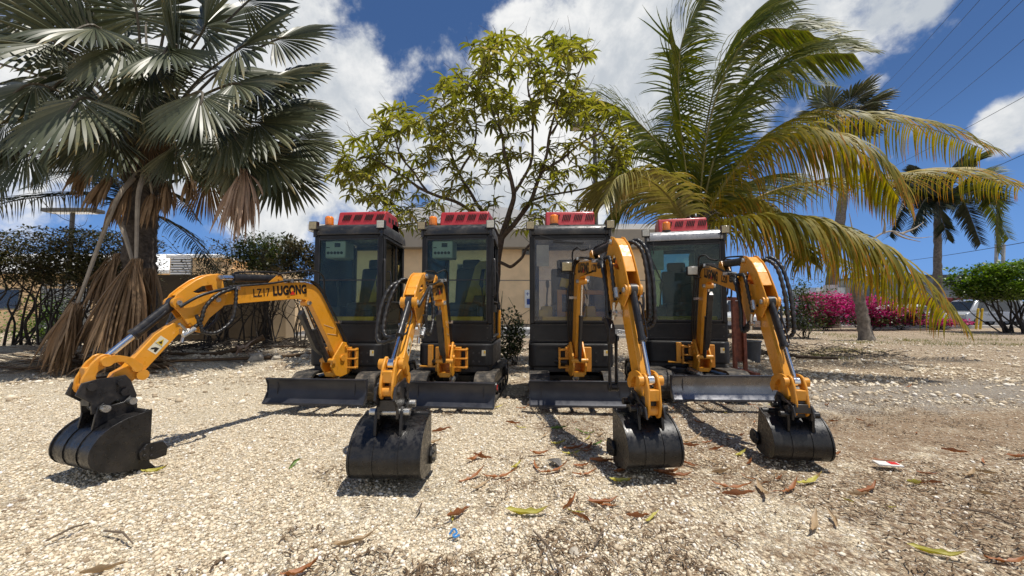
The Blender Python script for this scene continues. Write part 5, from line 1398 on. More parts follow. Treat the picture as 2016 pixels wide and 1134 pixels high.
broom('dead_frond', [W(230, 420, 7.0), W(248, 470, 6.9)], W(262, 520, 6.85), (.12, .05, -1), 1.6, .24, 80, 'dead', 73)
broom('dead_frond', [W(300, 420, 7.6), W(300, 500, 7.5)], W(232, 560, 7.5), (.0, .05, -1), 1.25, .3, 80, 'dead', 75)
broom('dead_frond', [W(300, 330, 7.0), W(400, 300, 6.95)], W(482, 335, 6.9), (.12, -.05, -1), 1.38, .26, 110, 'dead_pink', 77, 'pale pinkish dead frond hanging from the crown', .024, .03)

for k_, (hx, hy, yv, ax, ln, n_, wd_) in enumerate([(215, 352, 7.0, -.35, .75, 36, .2), (250, 372, 6.95, -.1, .85, 40, .18), (330, 360, 7.1, .25, .8, 36, .2), (300, 385, 7.15, .1, .7, 30, .2), (375, 345, 7.2, .3, .7, 30, .22), (180, 330, 7.2, -.4, .7, 30, .25), (232, 500, 7.25, -.15, 1.35, 60, .2), (295, 530, 7.2, .1, 1.3, 50, .16), (205, 620, 6.7, -.2, .8, 50, .25)]):
    broom('dead_frond', [W(283, 335, 7.2), W((283 + hx) / 2, min(hy, 340), 7.1)] if hy < 450 else None, W(hx, hy, yv), (ax, -.1, -1), ln, wd_, n_, 'dead', 120 + k_, None, .022, .03)
mb = MB()
for i in range(420):  # fallen shreds heaped round the foot of the palm
    p = W(rnd.uniform(70, 330), 735, rnd.uniform(6.4, 7.6)); p.z = gz(p.x, p.y) + rnd.uniform(.02, .16); a = rnd.uniform(0, 2 * PI)
    strand(mb, p, (math.cos(a), math.sin(a) * .6, rnd.uniform(-.1, .35)), rnd.uniform(.25, .8), .016, 1.2, 4, Vector((rnd.gauss(0, .3), rnd.gauss(0, .3), 0)), v=rnd.random(), fold=.6)
mb.build('fallen_shreds', ML['dead'], fp, fix=False, smooth=180)

# ---- pinnate fronds
def frond(parent, ctrl, Lmax, n, mat, g=2.2, wind=(0, 0, 0), wid=.017, seed=0, rach='rachis', rr=.020, rise=-.1, fwd=.65, name='frond', dens=1.0, label=None, gap=0.04, tw=0.0, segs=5):
    r_ = random.Random(seed)
    c = catmull([W(*p) if len(p) == 3 and abs(p[0]) > 30 or p[0] == 0 else Vector(p) for p in ctrl] if not isinstance(ctrl[0], Vector) else ctrl, 12)
    m_ = len(c) - 1
    mb = MB(); mb.m = 1
    mb.tube(c, [rr * (1.15 - .95 * i / m_) for i in range(m_ + 1)], 6)
    mb.m = 0; wind = Vector(wind)
    for i in range(n):
        t = gap + (1 - gap) * (i + .5) / n
        f = t * m_; k = min(int(f), m_ - 1); u = f - k
        p = c[k].lerp(c[k + 1], u); T_ = (c[min(k + 2, m_)] - c[max(k - 1, 0)]).normalized()
        S = T_.cross(UP)
        if S.length < .25: S = S + Vector((.3, .1, 0))
        S.normalize(); Nn = S.cross(T_)
        L_ = Lmax * (.30 + .70 * math.sin(PI * min(1, t * .80 + .16)))
        for sg in (-1, 1):
            if r_.random() > dens: continue
            a = fwd * (.7 + .9 * t)
            d = S * sg * math.cos(tw) + T_ * a + Nn * (rise + math.sin(tw) * sg) + Vector((r_.gauss(0, .07), r_.gauss(0, .07), r_.gauss(0, .07)))
            strand(mb, p, d, L_ * r_.uniform(.85, 1.1), wid * r_.uniform(.8, 1.15), g * r_.uniform(.8, 1.25), segs, wind, v=r_.random(), side=T_ * .8 + Nn * .4)
    o = mb.build(name, [mat, ML[rach]], parent, smooth=180, fix=False)
    if label: o['label'] = label
    return o

cp = tag(empty('coconut_palm', (0, 0, 0)), 'big windblown coconut palm with orange tipped fronds behind the right excavator', 'palm tree')
Yc = 7.6
cb = W(1372, 660, Yc); cb.z = .0
trunk_mesh([cb, W(1374, 560, Yc), W(1372, 430, Yc)], .17, .15, rings=30, seed=9).build('trunk', ML['bark_grey'], cp, smooth=60, fix=False)
w1 = (1.0, .1, 0)
FR = [([(1368, 440, 7.6), (1345, 300, 7.5), (1335, 160, 7.3), (1350, 60, 7.1), (1410, -30, 6.9)], .85, 80, 'coco', 1.7, (1.5, 0, 0), .02, 'rachis'),
      ([(1372, 440, 7.6), (1385, 280, 7.7), (1420, 130, 7.7), (1480, 40, 7.6), (1560, 0, 7.5)], .85, 80, 'coco', 1.7, (1.6, 0, 0), .02, 'rachis'),
      ([(1376, 440, 7.6), (1420, 270, 7.4), (1500, 160, 7.1), (1590, 110, 6.9), (1680, 105, 6.7)], .85, 85, 'coco', 2.0, (1.3, 0, 0), .02, 'rachis'),
      ([(1376, 440, 7.6), (1430, 230, 8.0), (1500, 100, 8.1), (1570, 70, 8.1), (1640, 80, 8.0)], .80, 80, 'coco', 1.8, (1.4, 0, 0), .02, 'rachis'),
      ([(1360, 440, 7.6), (1310, 330, 7.9), (1330, 200, 8.2), (1345, 110, 8.3), (1330, 160, 8.4)], .7, 60, 'coco', 1.6, (.3, 0, 0), .02, 'rachis'),
      ([(1378, 440, 7.5), (1450, 330, 7.0), (1530, 268, 6.7), (1620, 268, 6.4), (1710, 310, 6.2), (1770, 390, 6.1)], .95, 95, 'coco_yel', 2.6, (.12, 0, 0), .018, 'rachis'),
      ([(1378, 440, 7.7), (1460, 310, 7.6), (1560, 238, 7.5), (1690, 232, 7.3), (1820, 250, 7.2), (1935, 293, 7.1)], .80, 95, 'coco_yel', 2.0, (.6, 0, 0), .018, 'rachis'),
      ([(1390, 440, 7.8), (1540, 370, 7.9), (1700, 352, 8.0), (1860, 338, 8.0), (2010, 368, 7.9)], .80, 95, 'coco_yel', 1.6, (.8, 0, 0), .018, 'rachis_org'),
      ([(1385, 445, 7.4), (1450, 428, 6.9), (1560, 424, 6.5), (1663, 452, 6.2), (1760, 510, 6.0), (1868, 620, 5.9)], .92, 95, 'coco_yel', 2.8, (.10, 0, 0), .020, 'rachis'),
      ([(1390, 450, 8.0), (1530, 468, 8.3), (1620, 500, 8.5), (1700, 540, 8.6), (1780, 600, 8.7)], .65, 70, 'coco_yel', 2.4, (.2, 0, 0), .018, 'rachis_org'),
      ([(1360, 440, 7.6), (1320, 320, 7.8), (1255, 240, 7.9), (1190, 200, 8.0), (1120, 200, 8.1)], .85, 85, 'coco', 1.8, (.5, 0, 0), .02, 'rachis'),
      ([(1355, 440, 7.4), (1305, 375, 6.9), (1255, 345, 6.5), (1215, 350, 6.3), (1190, 395, 6.2)], .85, 80, 'coco_lime', 2.2, (.0, 0, 0), .022, 'rachis'),
      ([(1365, 440, 7.8), (1350, 330, 8.4), (1300, 280, 8.8), (1240, 290, 9.2), (1200, 340, 9.4)], .8, 60, 'coco', 2.0, (.4, 0, 0), .02, 'rachis'),
      ([(1380, 445, 7.7), (1440, 400, 7.5), (1500, 400, 7.2), (1560, 450, 7.0), (1590, 520, 6.9)], .75, 65, 'coco_yel', 2.4, (.2, 0, 0), .02, 'rachis'),
      ([(1360, 445, 7.9), (1310, 400, 8.2), (1260, 390, 8.5), (1210, 420, 8.7), (1180, 480, 8.8)], .7, 60, 'coco', 2.4, (.1, 0, 0), .02, 'rachis'),
      ([(1372, 440, 7.6), (1395, 250, 7.2), (1440, 120, 6.9), (1500, 60, 6.7), (1590, 60, 6.5)], .8, 75, 'coco', 1.8, (1.5, 0, 0), .02, 'rachis'),
      ([(1380, 445, 7.9), (1440, 380, 8.4), (1510, 350, 8.8), (1590, 380, 9.2)], .8, 70, 'coco', 2.2, (.4, 0, 0), .02, 'rachis'),
      ([(1380, 440, 7.6), (1410, 330, 8.2), (1450, 200, 8.6), (1530, 150, 8.8), (1620, 170, 9)], .85, 70, 'coco', 1.9, (1.3, 0, 0), .02, 'rachis')]
for i, (ctrl, Lm, n, mt, g, wd, wid, rc) in enumerate(FR):
    yl = mt == 'coco_yel' and ctrl[-1][1] > 250; frond(cp, [W(*p) for p in ctrl], Lm * (1.5 if yl else 1.42), int(n * (1.3 if yl else 1.5)), ML[mt], g * (1.8 if yl else .95), wd, wid * 1.15, i, rc, segs=8 if yl else 6, fwd=.5 if yl else .65)
mb = MB()
for i in range(60):
    a = rnd.uniform(0, 6.28); p = W(1372, 430, Yc) + Vector((math.cos(a) * .15, math.sin(a) * .15, rnd.uniform(-.4, .1)))
    mb.tube([p, p + Vector((math.cos(a) * .2, math.sin(a) * .2, .1)), p + Vector((math.cos(a) * .3, math.sin(a) * .3, rnd.uniform(-.5, .1)))], [.02, .012, .004], 5)
mb.build('fibre', ML['petiole'], cp, fix=False)

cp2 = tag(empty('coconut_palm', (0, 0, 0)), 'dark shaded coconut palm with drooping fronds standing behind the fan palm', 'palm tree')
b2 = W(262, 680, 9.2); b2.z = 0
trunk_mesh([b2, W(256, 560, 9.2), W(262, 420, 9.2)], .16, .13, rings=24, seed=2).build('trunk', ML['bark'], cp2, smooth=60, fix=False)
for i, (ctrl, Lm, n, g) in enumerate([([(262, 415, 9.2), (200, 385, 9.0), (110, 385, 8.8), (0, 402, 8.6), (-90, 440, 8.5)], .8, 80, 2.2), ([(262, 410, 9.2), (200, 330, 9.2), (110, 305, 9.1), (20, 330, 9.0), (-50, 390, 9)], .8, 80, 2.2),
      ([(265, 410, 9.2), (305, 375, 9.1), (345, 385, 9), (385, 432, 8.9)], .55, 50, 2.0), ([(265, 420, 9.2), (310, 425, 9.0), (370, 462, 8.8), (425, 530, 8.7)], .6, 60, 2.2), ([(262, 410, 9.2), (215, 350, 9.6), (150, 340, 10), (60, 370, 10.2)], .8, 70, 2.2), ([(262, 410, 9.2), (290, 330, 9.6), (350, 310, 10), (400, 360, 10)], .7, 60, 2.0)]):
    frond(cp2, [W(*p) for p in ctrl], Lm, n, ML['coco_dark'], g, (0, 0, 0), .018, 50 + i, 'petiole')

# ---- mango tree behind the machines
mg = tag(empty('mango_tree', (0, 0, 0)), 'sparse mango tree with drooping leaf tufts rising between the middle excavators', 'tree')
def limb(px): return [W(*p) for p in px]
Ym = 7.3
LIMBS = [([(972, 700, Ym), (974, 600, Ym), (980, 520, Ym), (988, 468, Ym)], .085, .07),
         ([(988, 468, Ym), (1000, 420, Ym), (1012, 380, 7.2), (1000, 330, 7.2), (985, 260, 7.3), (975, 190, 7.3)], .06, .018),
         ([(988, 468, Ym), (1015, 440, 7.1), (1045, 395, 7.0), (1065, 340, 6.9), (1080, 270, 6.9), (1100, 190, 7.0)], .055, .016),
         ([(1012, 380, 7.2), (1040, 330, 7.4), (1050, 250, 7.5), (1040, 170, 7.5), (1050, 110, 7.5)], .035, .012),
         ([(985, 475, Ym), (960, 430, 7.4), (930, 385, 7.5), (905, 340, 7.6), (880, 280, 7.6), (870, 210, 7.6)], .045, .013),
         ([(960, 430, 7.4), (900, 400, 7.2), (840, 375, 7.0), (780, 340, 6.9), (730, 310, 6.8), (690, 320, 6.8)], .038, .011),
         ([(840, 375, 7.0), (800, 320, 7.1), (775, 270, 7.2), (760, 230, 7.3)], .022, .009),
         ([(905, 340, 7.6), (935, 280, 7.8), (935, 200, 7.9), (950, 130, 7.8)], .026, .010),
         ([(1065, 340, 6.9), (1110, 310, 6.7), (1150, 280, 6.6), (1190, 255, 6.5)], .028, .010),
         ([(1045, 395, 7.0), (1100, 380, 7.2), (1160, 370, 7.4), (1210, 340, 7.5)], .025, .010),
         ([(982, 515, Ym), (1005, 524, 6.9), (1030, 510, 6.7), (1045, 485, 6.7), (1075, 460, 6.8)], .035, .014),
         ([(1080, 270, 6.9), (1120, 210, 6.8), (1140, 150, 6.8), (1150, 110, 6.8)], .02, .009),
         ([(960, 470, 7.4), (920, 450, 7.6), (860, 440, 7.7), (800, 440, 7.7), (750, 450, 7.8)], .03, .01),
         ([(985, 260, 7.3), (960, 200, 7.1), (915, 160, 7.0), (895, 140, 7.0)], .016, .008)]
NODES = []
mb = MB()
for pts, r0, r1 in LIMBS:
    c = catmull(limb(pts), 7); m_ = len(c) - 1
    c = [p + Vector((noise.noise(p * 2.2), noise.noise(p * 2.2 + Vector((9, 0, 0))), noise.noise(p * 2.2 + Vector((0, 9, 0))))) * .05 * min(1, i / 3) for i, p in enumerate(c)]
    rr_ = [r0 + (r1 - r0) * (i / m_) for i in range(m_ + 1)]
    mb.tube(c, rr_, 8)
    for i, p in enumerate(c):
        if p.z > 1.9: NODES.append((p, rr_[i]))
CLUST = [(1040, 105, 95, 38, 24), (935, 180, 70, 45, 20), (885, 225, 50, 50, 14), (770, 228, 38, 30, 11), (850, 260, 45, 38, 13), (705, 305, 38, 32, 11), (690, 335, 34, 16, 6), (790, 330, 70, 38, 13), (930, 320, 70, 38, 11), (1030, 340, 70, 40, 9), (1130, 320, 60, 45, 12),
         (1195, 255, 36, 45, 14), (1215, 310, 25, 30, 8), (780, 400, 60, 26, 9), (720, 360, 40, 30, 6), (850, 350, 60, 40, 8), (800, 425, 60, 20, 6), (1060, 430, 60, 20, 4), (1000, 175, 100, 35, 17), (1105, 165, 50, 40, 13), (1135, 95, 30, 25, 8), (960, 80, 40, 22, 8), (1150, 225, 30, 35, 8), (745, 270, 30, 25, 6), (900, 150, 28, 25, 6),
         (1060, 230, 60, 30, 6), (870, 400, 60, 30, 6), (1090, 400, 60, 25, 5), (830, 440, 30, 20, 4), (740, 385, 20, 12, 2), (980, 250, 70, 40, 6), (985, 400, 60, 30, 4)]
tips = []
for cx, cy, rx, ry, n in CLUST:
    for _ in range(int(n * 2.05)):
        while True:
            u, v = rnd.uniform(-1, 1), rnd.uniform(-1, 1)
            if u * u + v * v <= 1: break
        tp_ = W(cx + u * rx * 1.12, cy + v * ry * 1.12 + 4, 7.25 + rnd.uniform(-1.1, 1.1) * (1 - .4 * (u * u + v * v)))
        if all((tp_ - q_).length > .165 for q_ in tips): tips.append(tp_)
root_ = W(990, 470, Ym)
tips.sort(key=lambda p: (p - root_).length)
lv = MB()
def mango_leaf(p, d, L_, v):
    strand(lv, p, d, L_, L_ * .105, rnd.uniform(1.6, 3.2), 4, v=v, wprof=lambda t: math.sin(PI * min(1, .06 + t * .94)) ** .7 if t < .99 else .02, fold=.45)
for tp in tips:
    best = min(NODES, key=lambda q: (q[0] - tp).length + (.6 if q[0].z > tp.z + .15 else 0))
    q, rq = best
    dd = tp - q; L_ = dd.length
    side = Vector((rnd.uniform(-1, 1), rnd.uniform(-1, 1), .1)) * .10 * L_
    c = catmull([q, q + dd * .35 + side - UP * .06 * L_, q + dd * .72 + side * .6, tp], 4)
    r0 = min(rq * .75, .012 + .004 * L_)
    mb.tube(c, [r0 + (.0035 - r0) * i / (len(c) - 1) for i in range(len(c))], 5)
    for i, p in enumerate(c[3:]): NODES.append((p, r0 * .7))
    dT = (c[-1] - c[-3]).normalized()
    nl = rnd.randint(7, 13); vv_ = rnd.random()
    for k in range(nl):
        a = k * 2.399 + rnd.uniform(-.3, .3); e = Vector((math.cos(a), math.sin(a), rnd.uniform(-.75, .45)))
        p = tp - dT * rnd.uniform(0, .11) + UP * .0
        mango_leaf(p, e + dT * .45, rnd.uniform(.17, .31), min(1, max(0, vv_ * .5 + rnd.uniform(0, .5))))
for _ in range(420):   # bare inner twigs
    q, rq = rnd.choice(NODES)
    d = Vector((rnd.gauss(0, 1), rnd.gauss(0, .7), rnd.uniform(.1, 1.2))).normalized(); L_ = rnd.uniform(.2, .55)
    c = catmull([q, q + d * L_ * .5 + Vector((rnd.gauss(0, .04), rnd.gauss(0, .04), 0)), q + d * L_ + UP * .06], 3)
    mb.tube(c, [.006 - .004 * i / (len(c) - 1) for i in range(len(c))], 4)
mb.build('trunk', ML['bark_brown'], mg, smooth=70, fix=False)
lv.build('crown', ML['mango'], mg, smooth=180, fix=False)

# ---- shrubs and clipped hedge trees
def leafcard(mb, p, s, v, el=1.0):
    a = rnd.uniform(0, 2 * PI); b = rnd.uniform(-.6, 1.1)
    d = Vector((math.cos(a) * math.cos(b), math.sin(a) * math.cos(b), math.sin(b))); sd = d.cross(UP)
    sd = sd.normalized() if sd.length > .05 else Vector((1, 0, 0)); n = sd.cross(d)
    i0 = mb.add(p, (0, v)); i1 = mb.add(p + d * s * .5 + sd * s * .30 + n * s * .1, (.5, v)); i2 = mb.add(p + d * s * el, (1, v)); i3 = mb.add(p + d * s * .5 - sd * s * .30 + n * s * .1, (.5, v))
    mb.face(i0, i1, i2, i3)
def stems(mb, base, tips_, r0, kinks=.10, sub=3):
    nodes = []
    for tp in tips_:
        dd = tp - base; mid = [base + dd * t + Vector((rnd.gauss(0, kinks), rnd.gauss(0, kinks), 0)) * math.sin(PI * t) for t in (.25, .5, .75)]
        c = catmull([base] + mid + [tp], 4)
        mb.tube(c, [r0 * (1 - .8 * i / (len(c) - 1)) for i in range(len(c))], 5)
        nodes += c[5:]
    for _ in range(sub * len(tips_)):
        q = rnd.choice(nodes); d = Vector((rnd.gauss(0, 1), rnd.gauss(0, .8), rnd.uniform(-.1, 1.1))).normalized(); L_ = rnd.uniform(.25, .7)
        c = catmull([q, q + d * L_ * .5 + Vector((rnd.gauss(0, .06), rnd.gauss(0, .06), rnd.gauss(0, .05))), q + d * L_ + Vector((0, 0, .08))], 3)
        mb.tube(c, [.010 - .007 * i / (len(c) - 1) for i in range(len(c))], 4); nodes += c[2:]
    return nodes
def shrub(name, label, base, height, hw, crown0, nleaf, lsize, mat, nst=5, r0=.03, cat='shrub', group=None, flat=False, depth=None, bark='twig', el=1.0, spreadb=.15, kinks=.1, mats=None, sub=4, extra=None):
    root = tag(empty(name, base), label, cat, group)
    mb = MB(); tips_ = [Vector((rnd.uniform(-hw, hw), rnd.uniform(-1, 1) * (depth or hw), rnd.uniform(crown0, height * .95))) for _ in range(nst)]
    nodes = []
    for tp in tips_:
        nodes += stems(mb, Vector((rnd.uniform(-spreadb, spreadb), rnd.uniform(-spreadb, spreadb), -.05)), [tp], r0 * rnd.uniform(.7, 1.2), kinks, sub)
    mb.build('trunk', ML[bark], root, fix=False, smooth=70)
    lv = MB(); k = 0
    ctrs = [Vector((rnd.uniform(-hw, hw), rnd.uniform(-1, 1) * (depth or hw), rnd.uniform(crown0, height))) for _ in range(max(6, nleaf // 60))] + [n_ for n_ in nodes if n_.z > crown0 * .9][::3]
    while k < nleaf:
        c = rnd.choice(ctrs); s_ = rnd.uniform(.10, .26) * (hw if hw < .8 else .8) ** .5
        p = c + Vector((rnd.gauss(0, s_), rnd.gauss(0, s_), rnd.gauss(0, s_ * .7)))
        if flat and p.z > height: p.z = height - rnd.random() * .05
        if not flat:
            e = ((p.x / (hw * 1.15)) ** 2 + ((p.z - (crown0 + height) / 2) / ((height - crown0) * .58)) ** 2)
            if e > 1.05: continue
        if p.z < .03: continue
        if mats: lv.m = 1 if rnd.random() < mats[1](p) else 0
        leafcard(lv, p, lsize * rnd.uniform(.6, 1.3), rnd.random(), el); k += 1
    lv.build('crown', [ML[mat]] + ([ML[mats[0]]] if mats else []), root, smooth=180, fix=False)
    return root
HL = ['clipped hedge tree with twisting bare stems leftmost by the picture edge', 'clipped hedge tree with twisting stems just right of the leftmost one', 'clipped hedge tree in front of the grey louvred gate, left side', 'clipped hedge tree in front of the grey louvred gate, right side', 'clipped hedge tree directly behind the long grey dead frond stem', 'clipped hedge tree hidden mostly by the palm trunk']
for i, px in enumerate((-30, 25, 85, 135, 190, 235)):
    p = W(px, 690, 10.4); p.z = gz(p.x, 10.4)
    shrub('hedge_tree', HL[i], (p.x, 10.4 + rnd.uniform(-.3, .3), p.z), 3.1 + rnd.uniform(-.08, .08), .55, 1.85, 3700, .08, 'hedge', 7, .035, 'tree', 'clipped hedge trees along the lot', True, .45, spreadb=.25, kinks=.16, sub=14)
p = W(432, 690, 10.6)
shrub('twiggy_shrub', 'leggy dark shrub with bare purple twigs behind the yellow boom', (p.x, 10.6, gz(p.x, 10.6)), 2.85, .75, 1.7, 2600, .06, 'olive', 16, .022, 'shrub', None, False, .5, spreadb=.35, kinks=.12, sub=9)
p = W(520, 690, 10.3)
shrub('leafy_shrub', 'dense olive green shrub leaning on the tan wall behind the lettered boom', (p.x, 10.3, gz(p.x, 10.3)), 2.95, .75, 2.0, 7500, .075, 'shrub', 22, .02, 'shrub', None, False, .5, spreadb=.45, kinks=.10, sub=5)
p = W(583, 690, 9.6)
shrub('acacia_shrub', 'wispy shrub with rusty seed pods touching the left cab', (p.x, 9.6, gz(p.x, 9.6)), 2.6, .42, 1.75, 2400, .085, 'olive', 7, .018, 'shrub', None, False, .3, sub=7, el=1.3)
p = W(1000, 690, 7.6)
shrub('low_bush', 'small dark green bush growing between the two middle excavators', (p.x + .02, 7.6, 0), 1.05, .26, .15, 1500, .075, 'shrub', 9, .012, 'bush', None, False, .3, sub=5)
p = W(60, 680, 12.4)
shrub('low_bush', 'bright yellow green bush glimpsed behind the hedge stems', (p.x, 12.6, 0), 1.5, .9, .2, 1600, .09, 'lush', 8, .015, 'bush', None, False, .5)
p = W(1585, 640, 15)
shrub('low_bush', 'rounded dark green bush left of the pink flowers', (p.x, 15, 0), 2.25, .75, .4, 2600, .10, 'shrub', 8, .02, 'bush', None, False, .6)
p = W(2000, 640, 18.5)
shrub('clipped_bush', 'round bright green clipped tree on thin stems at the right edge', (p.x, 18.5, 0), 3.35, 1.75, 1.6, 15000, .16, 'lush', 12, .05, 'bush', None, False, 1.4, spreadb=.5, kinks=.08)
for i, (px, yv, hw, h, lb, n) in enumerate([(1632, 21.0, 1.2, 1.95, 'bougainvillea mound with bright magenta bracts, left part of the row', 3600), (1712, 21.4, 1.2, 1.75, 'bougainvillea mound behind the thin leaning trunk', 3000), (1772, 21.8, .9, 1.2, 'low bougainvillea with more green leaves than bracts', 1800), (1845, 22.0, 1.3, .55, 'low red bougainvillea patch under the drooping frond tips', 1000)]):
    p = W(px, 640, yv)
    shrub('bougainvillea', lb, (p.x, yv, 0), h, hw, .25, int(n * 1.8), .14, 'shrub', 8, .02, 'bush', 'bougainvillea along the kerb', False, .8, mats=('pink', (lambda p, h=h, i=i: (.80 if p.z > h * .38 else .25) if i < 2 else (.35 if i == 2 else .75))))
# grass tufts
mb = MB()
for _ in range(2600):
    t = rnd.choice([(1660, 9.5, .9, .35), (1700, 12.5, .9, .5), (1800, 13.5, .9, .4), (1850, 11.5, 1.0, .4), (1950, 14, 1.6, .4), (1690, 15.5, 1.4, .5), (1980, 11.5, .8, .3), (1640, 17, 1.2, .5), (1900, 17.0, 2.0, .6), (1620, 8.6, .5, .25)])
    c = W(t[0], 640, t[1]); p = Vector((c.x + rnd.gauss(0, t[2] * .5), t[1] + rnd.gauss(0, t[3] * .8), 0)); p.z = gz(p.x, p.y)
    a = rnd.uniform(0, 6.28); strand(mb, p, (math.cos(a) * .6, math.sin(a) * .6, 1), rnd.uniform(.05, .16), .006, 1.4, 3, v=rnd.random())
tag(mb.build('grass', mat_leaf('dry_grass', [(0, (.11, .13, .03)), (.6, (.20, .19, .06)), (1, (.36, .29, .13))], trans=.2, rough=.6), fix=False), 'thin dry grass tufts on the stony ground to the right', None, None, 'stuff')

# ---- far palms
Yf = 24
fp2 = tag(empty('fan_palm', (0, 0, 0)), 'distant grey fan palm with a white painted trunk base behind the pink flowers', 'palm tree')
b0 = W(1636, 600, Yf); b0.z = 0; c1 = W(1655, 235, Yf)
trunk_mesh([b0, W(1638, 540, Yf), W(1652, 450, Yf), W(1662, 350, Yf), c1], .33, .20, rings=40, seed=6).build('trunk', ML['bark_grey'], fp2, smooth=60, fix=False)
mb = MB(); mb.lathe((0, 0, 0), [(.375, 0), (.372, .6), (.365, 1.7), (.355, 2.35)], 18)
mb.build('painted_band', ML['white'], fp2, (b0.x + .02, b0.y, .3), fix=False)
for i in range(22):
    a = i * 2.4; e = .9 - 1.5 * i / 22; d = Vector((math.cos(a) * math.cos(e), math.sin(a) * math.cos(e), math.sin(e))); hub = c1 + d * 1.15 + Vector((.2, 0, .1))
    fan('frond', fp2, c1, hub, d + Vector((.35, 0, 0)), 1.45, 1.6, .9, ML['silver'], nseg=22, seed=200 + i)
fp3 = tag(empty('royal_palm', (0, 0, 0)), 'distant dark palm with bushy drooping fronds above the red trailer', 'palm tree')
b0 = W(1846, 640, 23); b0.z = 0; c1 = W(1846, 415, 23)
trunk_mesh([b0, W(1846, 540, 23), c1], .22, .17, rings=30, seed=7).build('trunk', ML['bark_grey'], fp3, smooth=60, fix=False)
for i, (dx, top, ex, ey) in enumerate([(60, 325, 78, 318), (-45, 350, -75, 350), (-60, 380, -95, 465), (80, 365, 140, 470), (50, 395, 85, 480), (-70, 360, -100, 400), (95, 350, 130, 400), (-30, 400, -55, 455), (20, 340, 60, 300), (110, 385, 120, 495), (-20, 345, -40, 330), (0, 400, 20, 470)]):
    yv = 23 + rnd.uniform(-1.5, 1.5)
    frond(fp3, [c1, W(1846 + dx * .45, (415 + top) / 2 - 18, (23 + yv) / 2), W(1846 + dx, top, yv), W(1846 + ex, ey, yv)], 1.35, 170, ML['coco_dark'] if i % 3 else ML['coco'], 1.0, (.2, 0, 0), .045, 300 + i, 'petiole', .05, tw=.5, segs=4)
sm = tag(empty('bare_tree', (0, 0, 0)), 'thin leaning tree with bleached bare twigs in front of the pink flowers', 'tree')
b0 = W(1706, 668, 13.9); b0.z = 0
mb = trunk_mesh([b0, W(1698, 620, 13.9), W(1688, 560, 13.8), W(1692, 500, 13.7)], .20, .12, rings=20, seed=8)
mb.build('trunk', ML['bark_grey'], sm, smooth=60, fix=False)
mb = MB()
for pts in ([(1692, 505, 13.7), (1720, 470, 13.6), (1755, 455, 13.5), (1800, 468, 13.4), (1835, 466, 13.4)], [(1740, 460, 13.5), (1742, 440, 13.4), (1736, 425, 13.4)], [(1775, 460, 13.5), (1800, 450, 13.4), (1818, 438, 13.4)], [(1692, 505, 13.7), (1680, 460, 13.8), (1672, 420, 13.8)], [(1760, 457, 13.5), (1780, 468, 13.4), (1812, 476, 13.4)]):
    c = catmull([W(*p) for p in pts], 5); mb.tube(c, [.045 - .036 * i / (len(c) - 1) for i in range(len(c))], 6)
mb.build('branches', ML['pale_twig'], sm, fix=False)

# ---- cut fronds and sticks lying along the bank
for i, (pts, r, lb) in enumerate([([(640, 690, 8.0), (520, 700, 7.6), (350, 728, 7.0), (200, 735, 6.9)], .035, 'long pale frond stem lying across the bank behind the boom'), ([(520, 665, 8.6), (440, 690, 8.2), (330, 715, 7.8)], .06, 'thick split frond base propped on the bank'),
      ([(640, 668, 9), (560, 672, 9), (480, 676, 9)], .03, 'dark stick lying level below the tan wall'), ([(330, 740, 6.7), (200, 748, 6.5), (60, 745, 6.6), (-40, 735, 6.8)], .03, 'brown frond stem lying flat under the hanging dead fronds'), ([(1490, 655, 9), (1560, 690, 8.4), (1650, 705, 8)], .05, 'weathered timber lying beside the rusty steel frame')]):
    mb = MB(); P = [W(*p) for p in pts]
    for p in P: p.z = gz(p.x, p.y) + r + .01
    if i == 1: P[0].z += .25
    c = catmull(P, 6); mb.tube(c, [r * (1.1 - .6 * k / (len(c) - 1)) for k in range(len(c))], 8)
    if i < 2:
        d = (P[-1] - P[-2]).normalized()
        for k in range(30):
            a = rnd.uniform(-.6, .6); e = Vector((d.x * math.cos(a) - d.y * math.sin(a), d.x * math.sin(a) + d.y * math.cos(a), rnd.uniform(0, .2)))
            strand(mb, P[-1], e, rnd.uniform(.4, .9), .02, .8, 4, v=rnd.random())
    tag(mb.build('dead_branch' if i != 4 else 'timber', ML['dead'] if i in (0, 1, 3) else ML['bark_brown'], fix=False, smooth=60), lb, 'branch' if i != 4 else 'timber')
df = tag(empty('fallen_frond', (0, 0, 0)), 'flat heap of brown dead palm leaf at the left beneath the hanging fronds', 'palm leaf')
mb = MB()
for k in range(120):
    p = W(rnd.uniform(0, 330), 735, rnd.uniform(6.3, 7.1)); p.z = gz(p.x, p.y) + rnd.uniform(.02, .10); a = rnd.gauss(2.9, .35)
    strand(mb, p, (math.cos(a), math.sin(a) * .5, rnd.uniform(-.05, .12)), rnd.uniform(.4, 1.0), .022, .4, 4, v=rnd.random())
mb.build('leaf_blades', ML['dead'], df, fix=False)
lf = tag(empty('fallen_frond', (0, 0, 0)), 'crumpled pinkish dead frond sheath lying by the largest rock', 'palm leaf')
mb = MB()
for k in range(26):
    p = W(475 + rnd.uniform(-12, 12), 712, 7.7); p.z = gz(p.x, p.y) + rnd.uniform(.04, .22); a = rnd.uniform(-.5, 2.2)
    strand(mb, p, (math.cos(a), math.sin(a) * .5, rnd.uniform(-.1, .5)), rnd.uniform(.2, .5), .03, 1.0, 4, v=rnd.random())
mb.build('leaf_blades', ML['dead_pink'], lf, fix=False)
mb = MB()
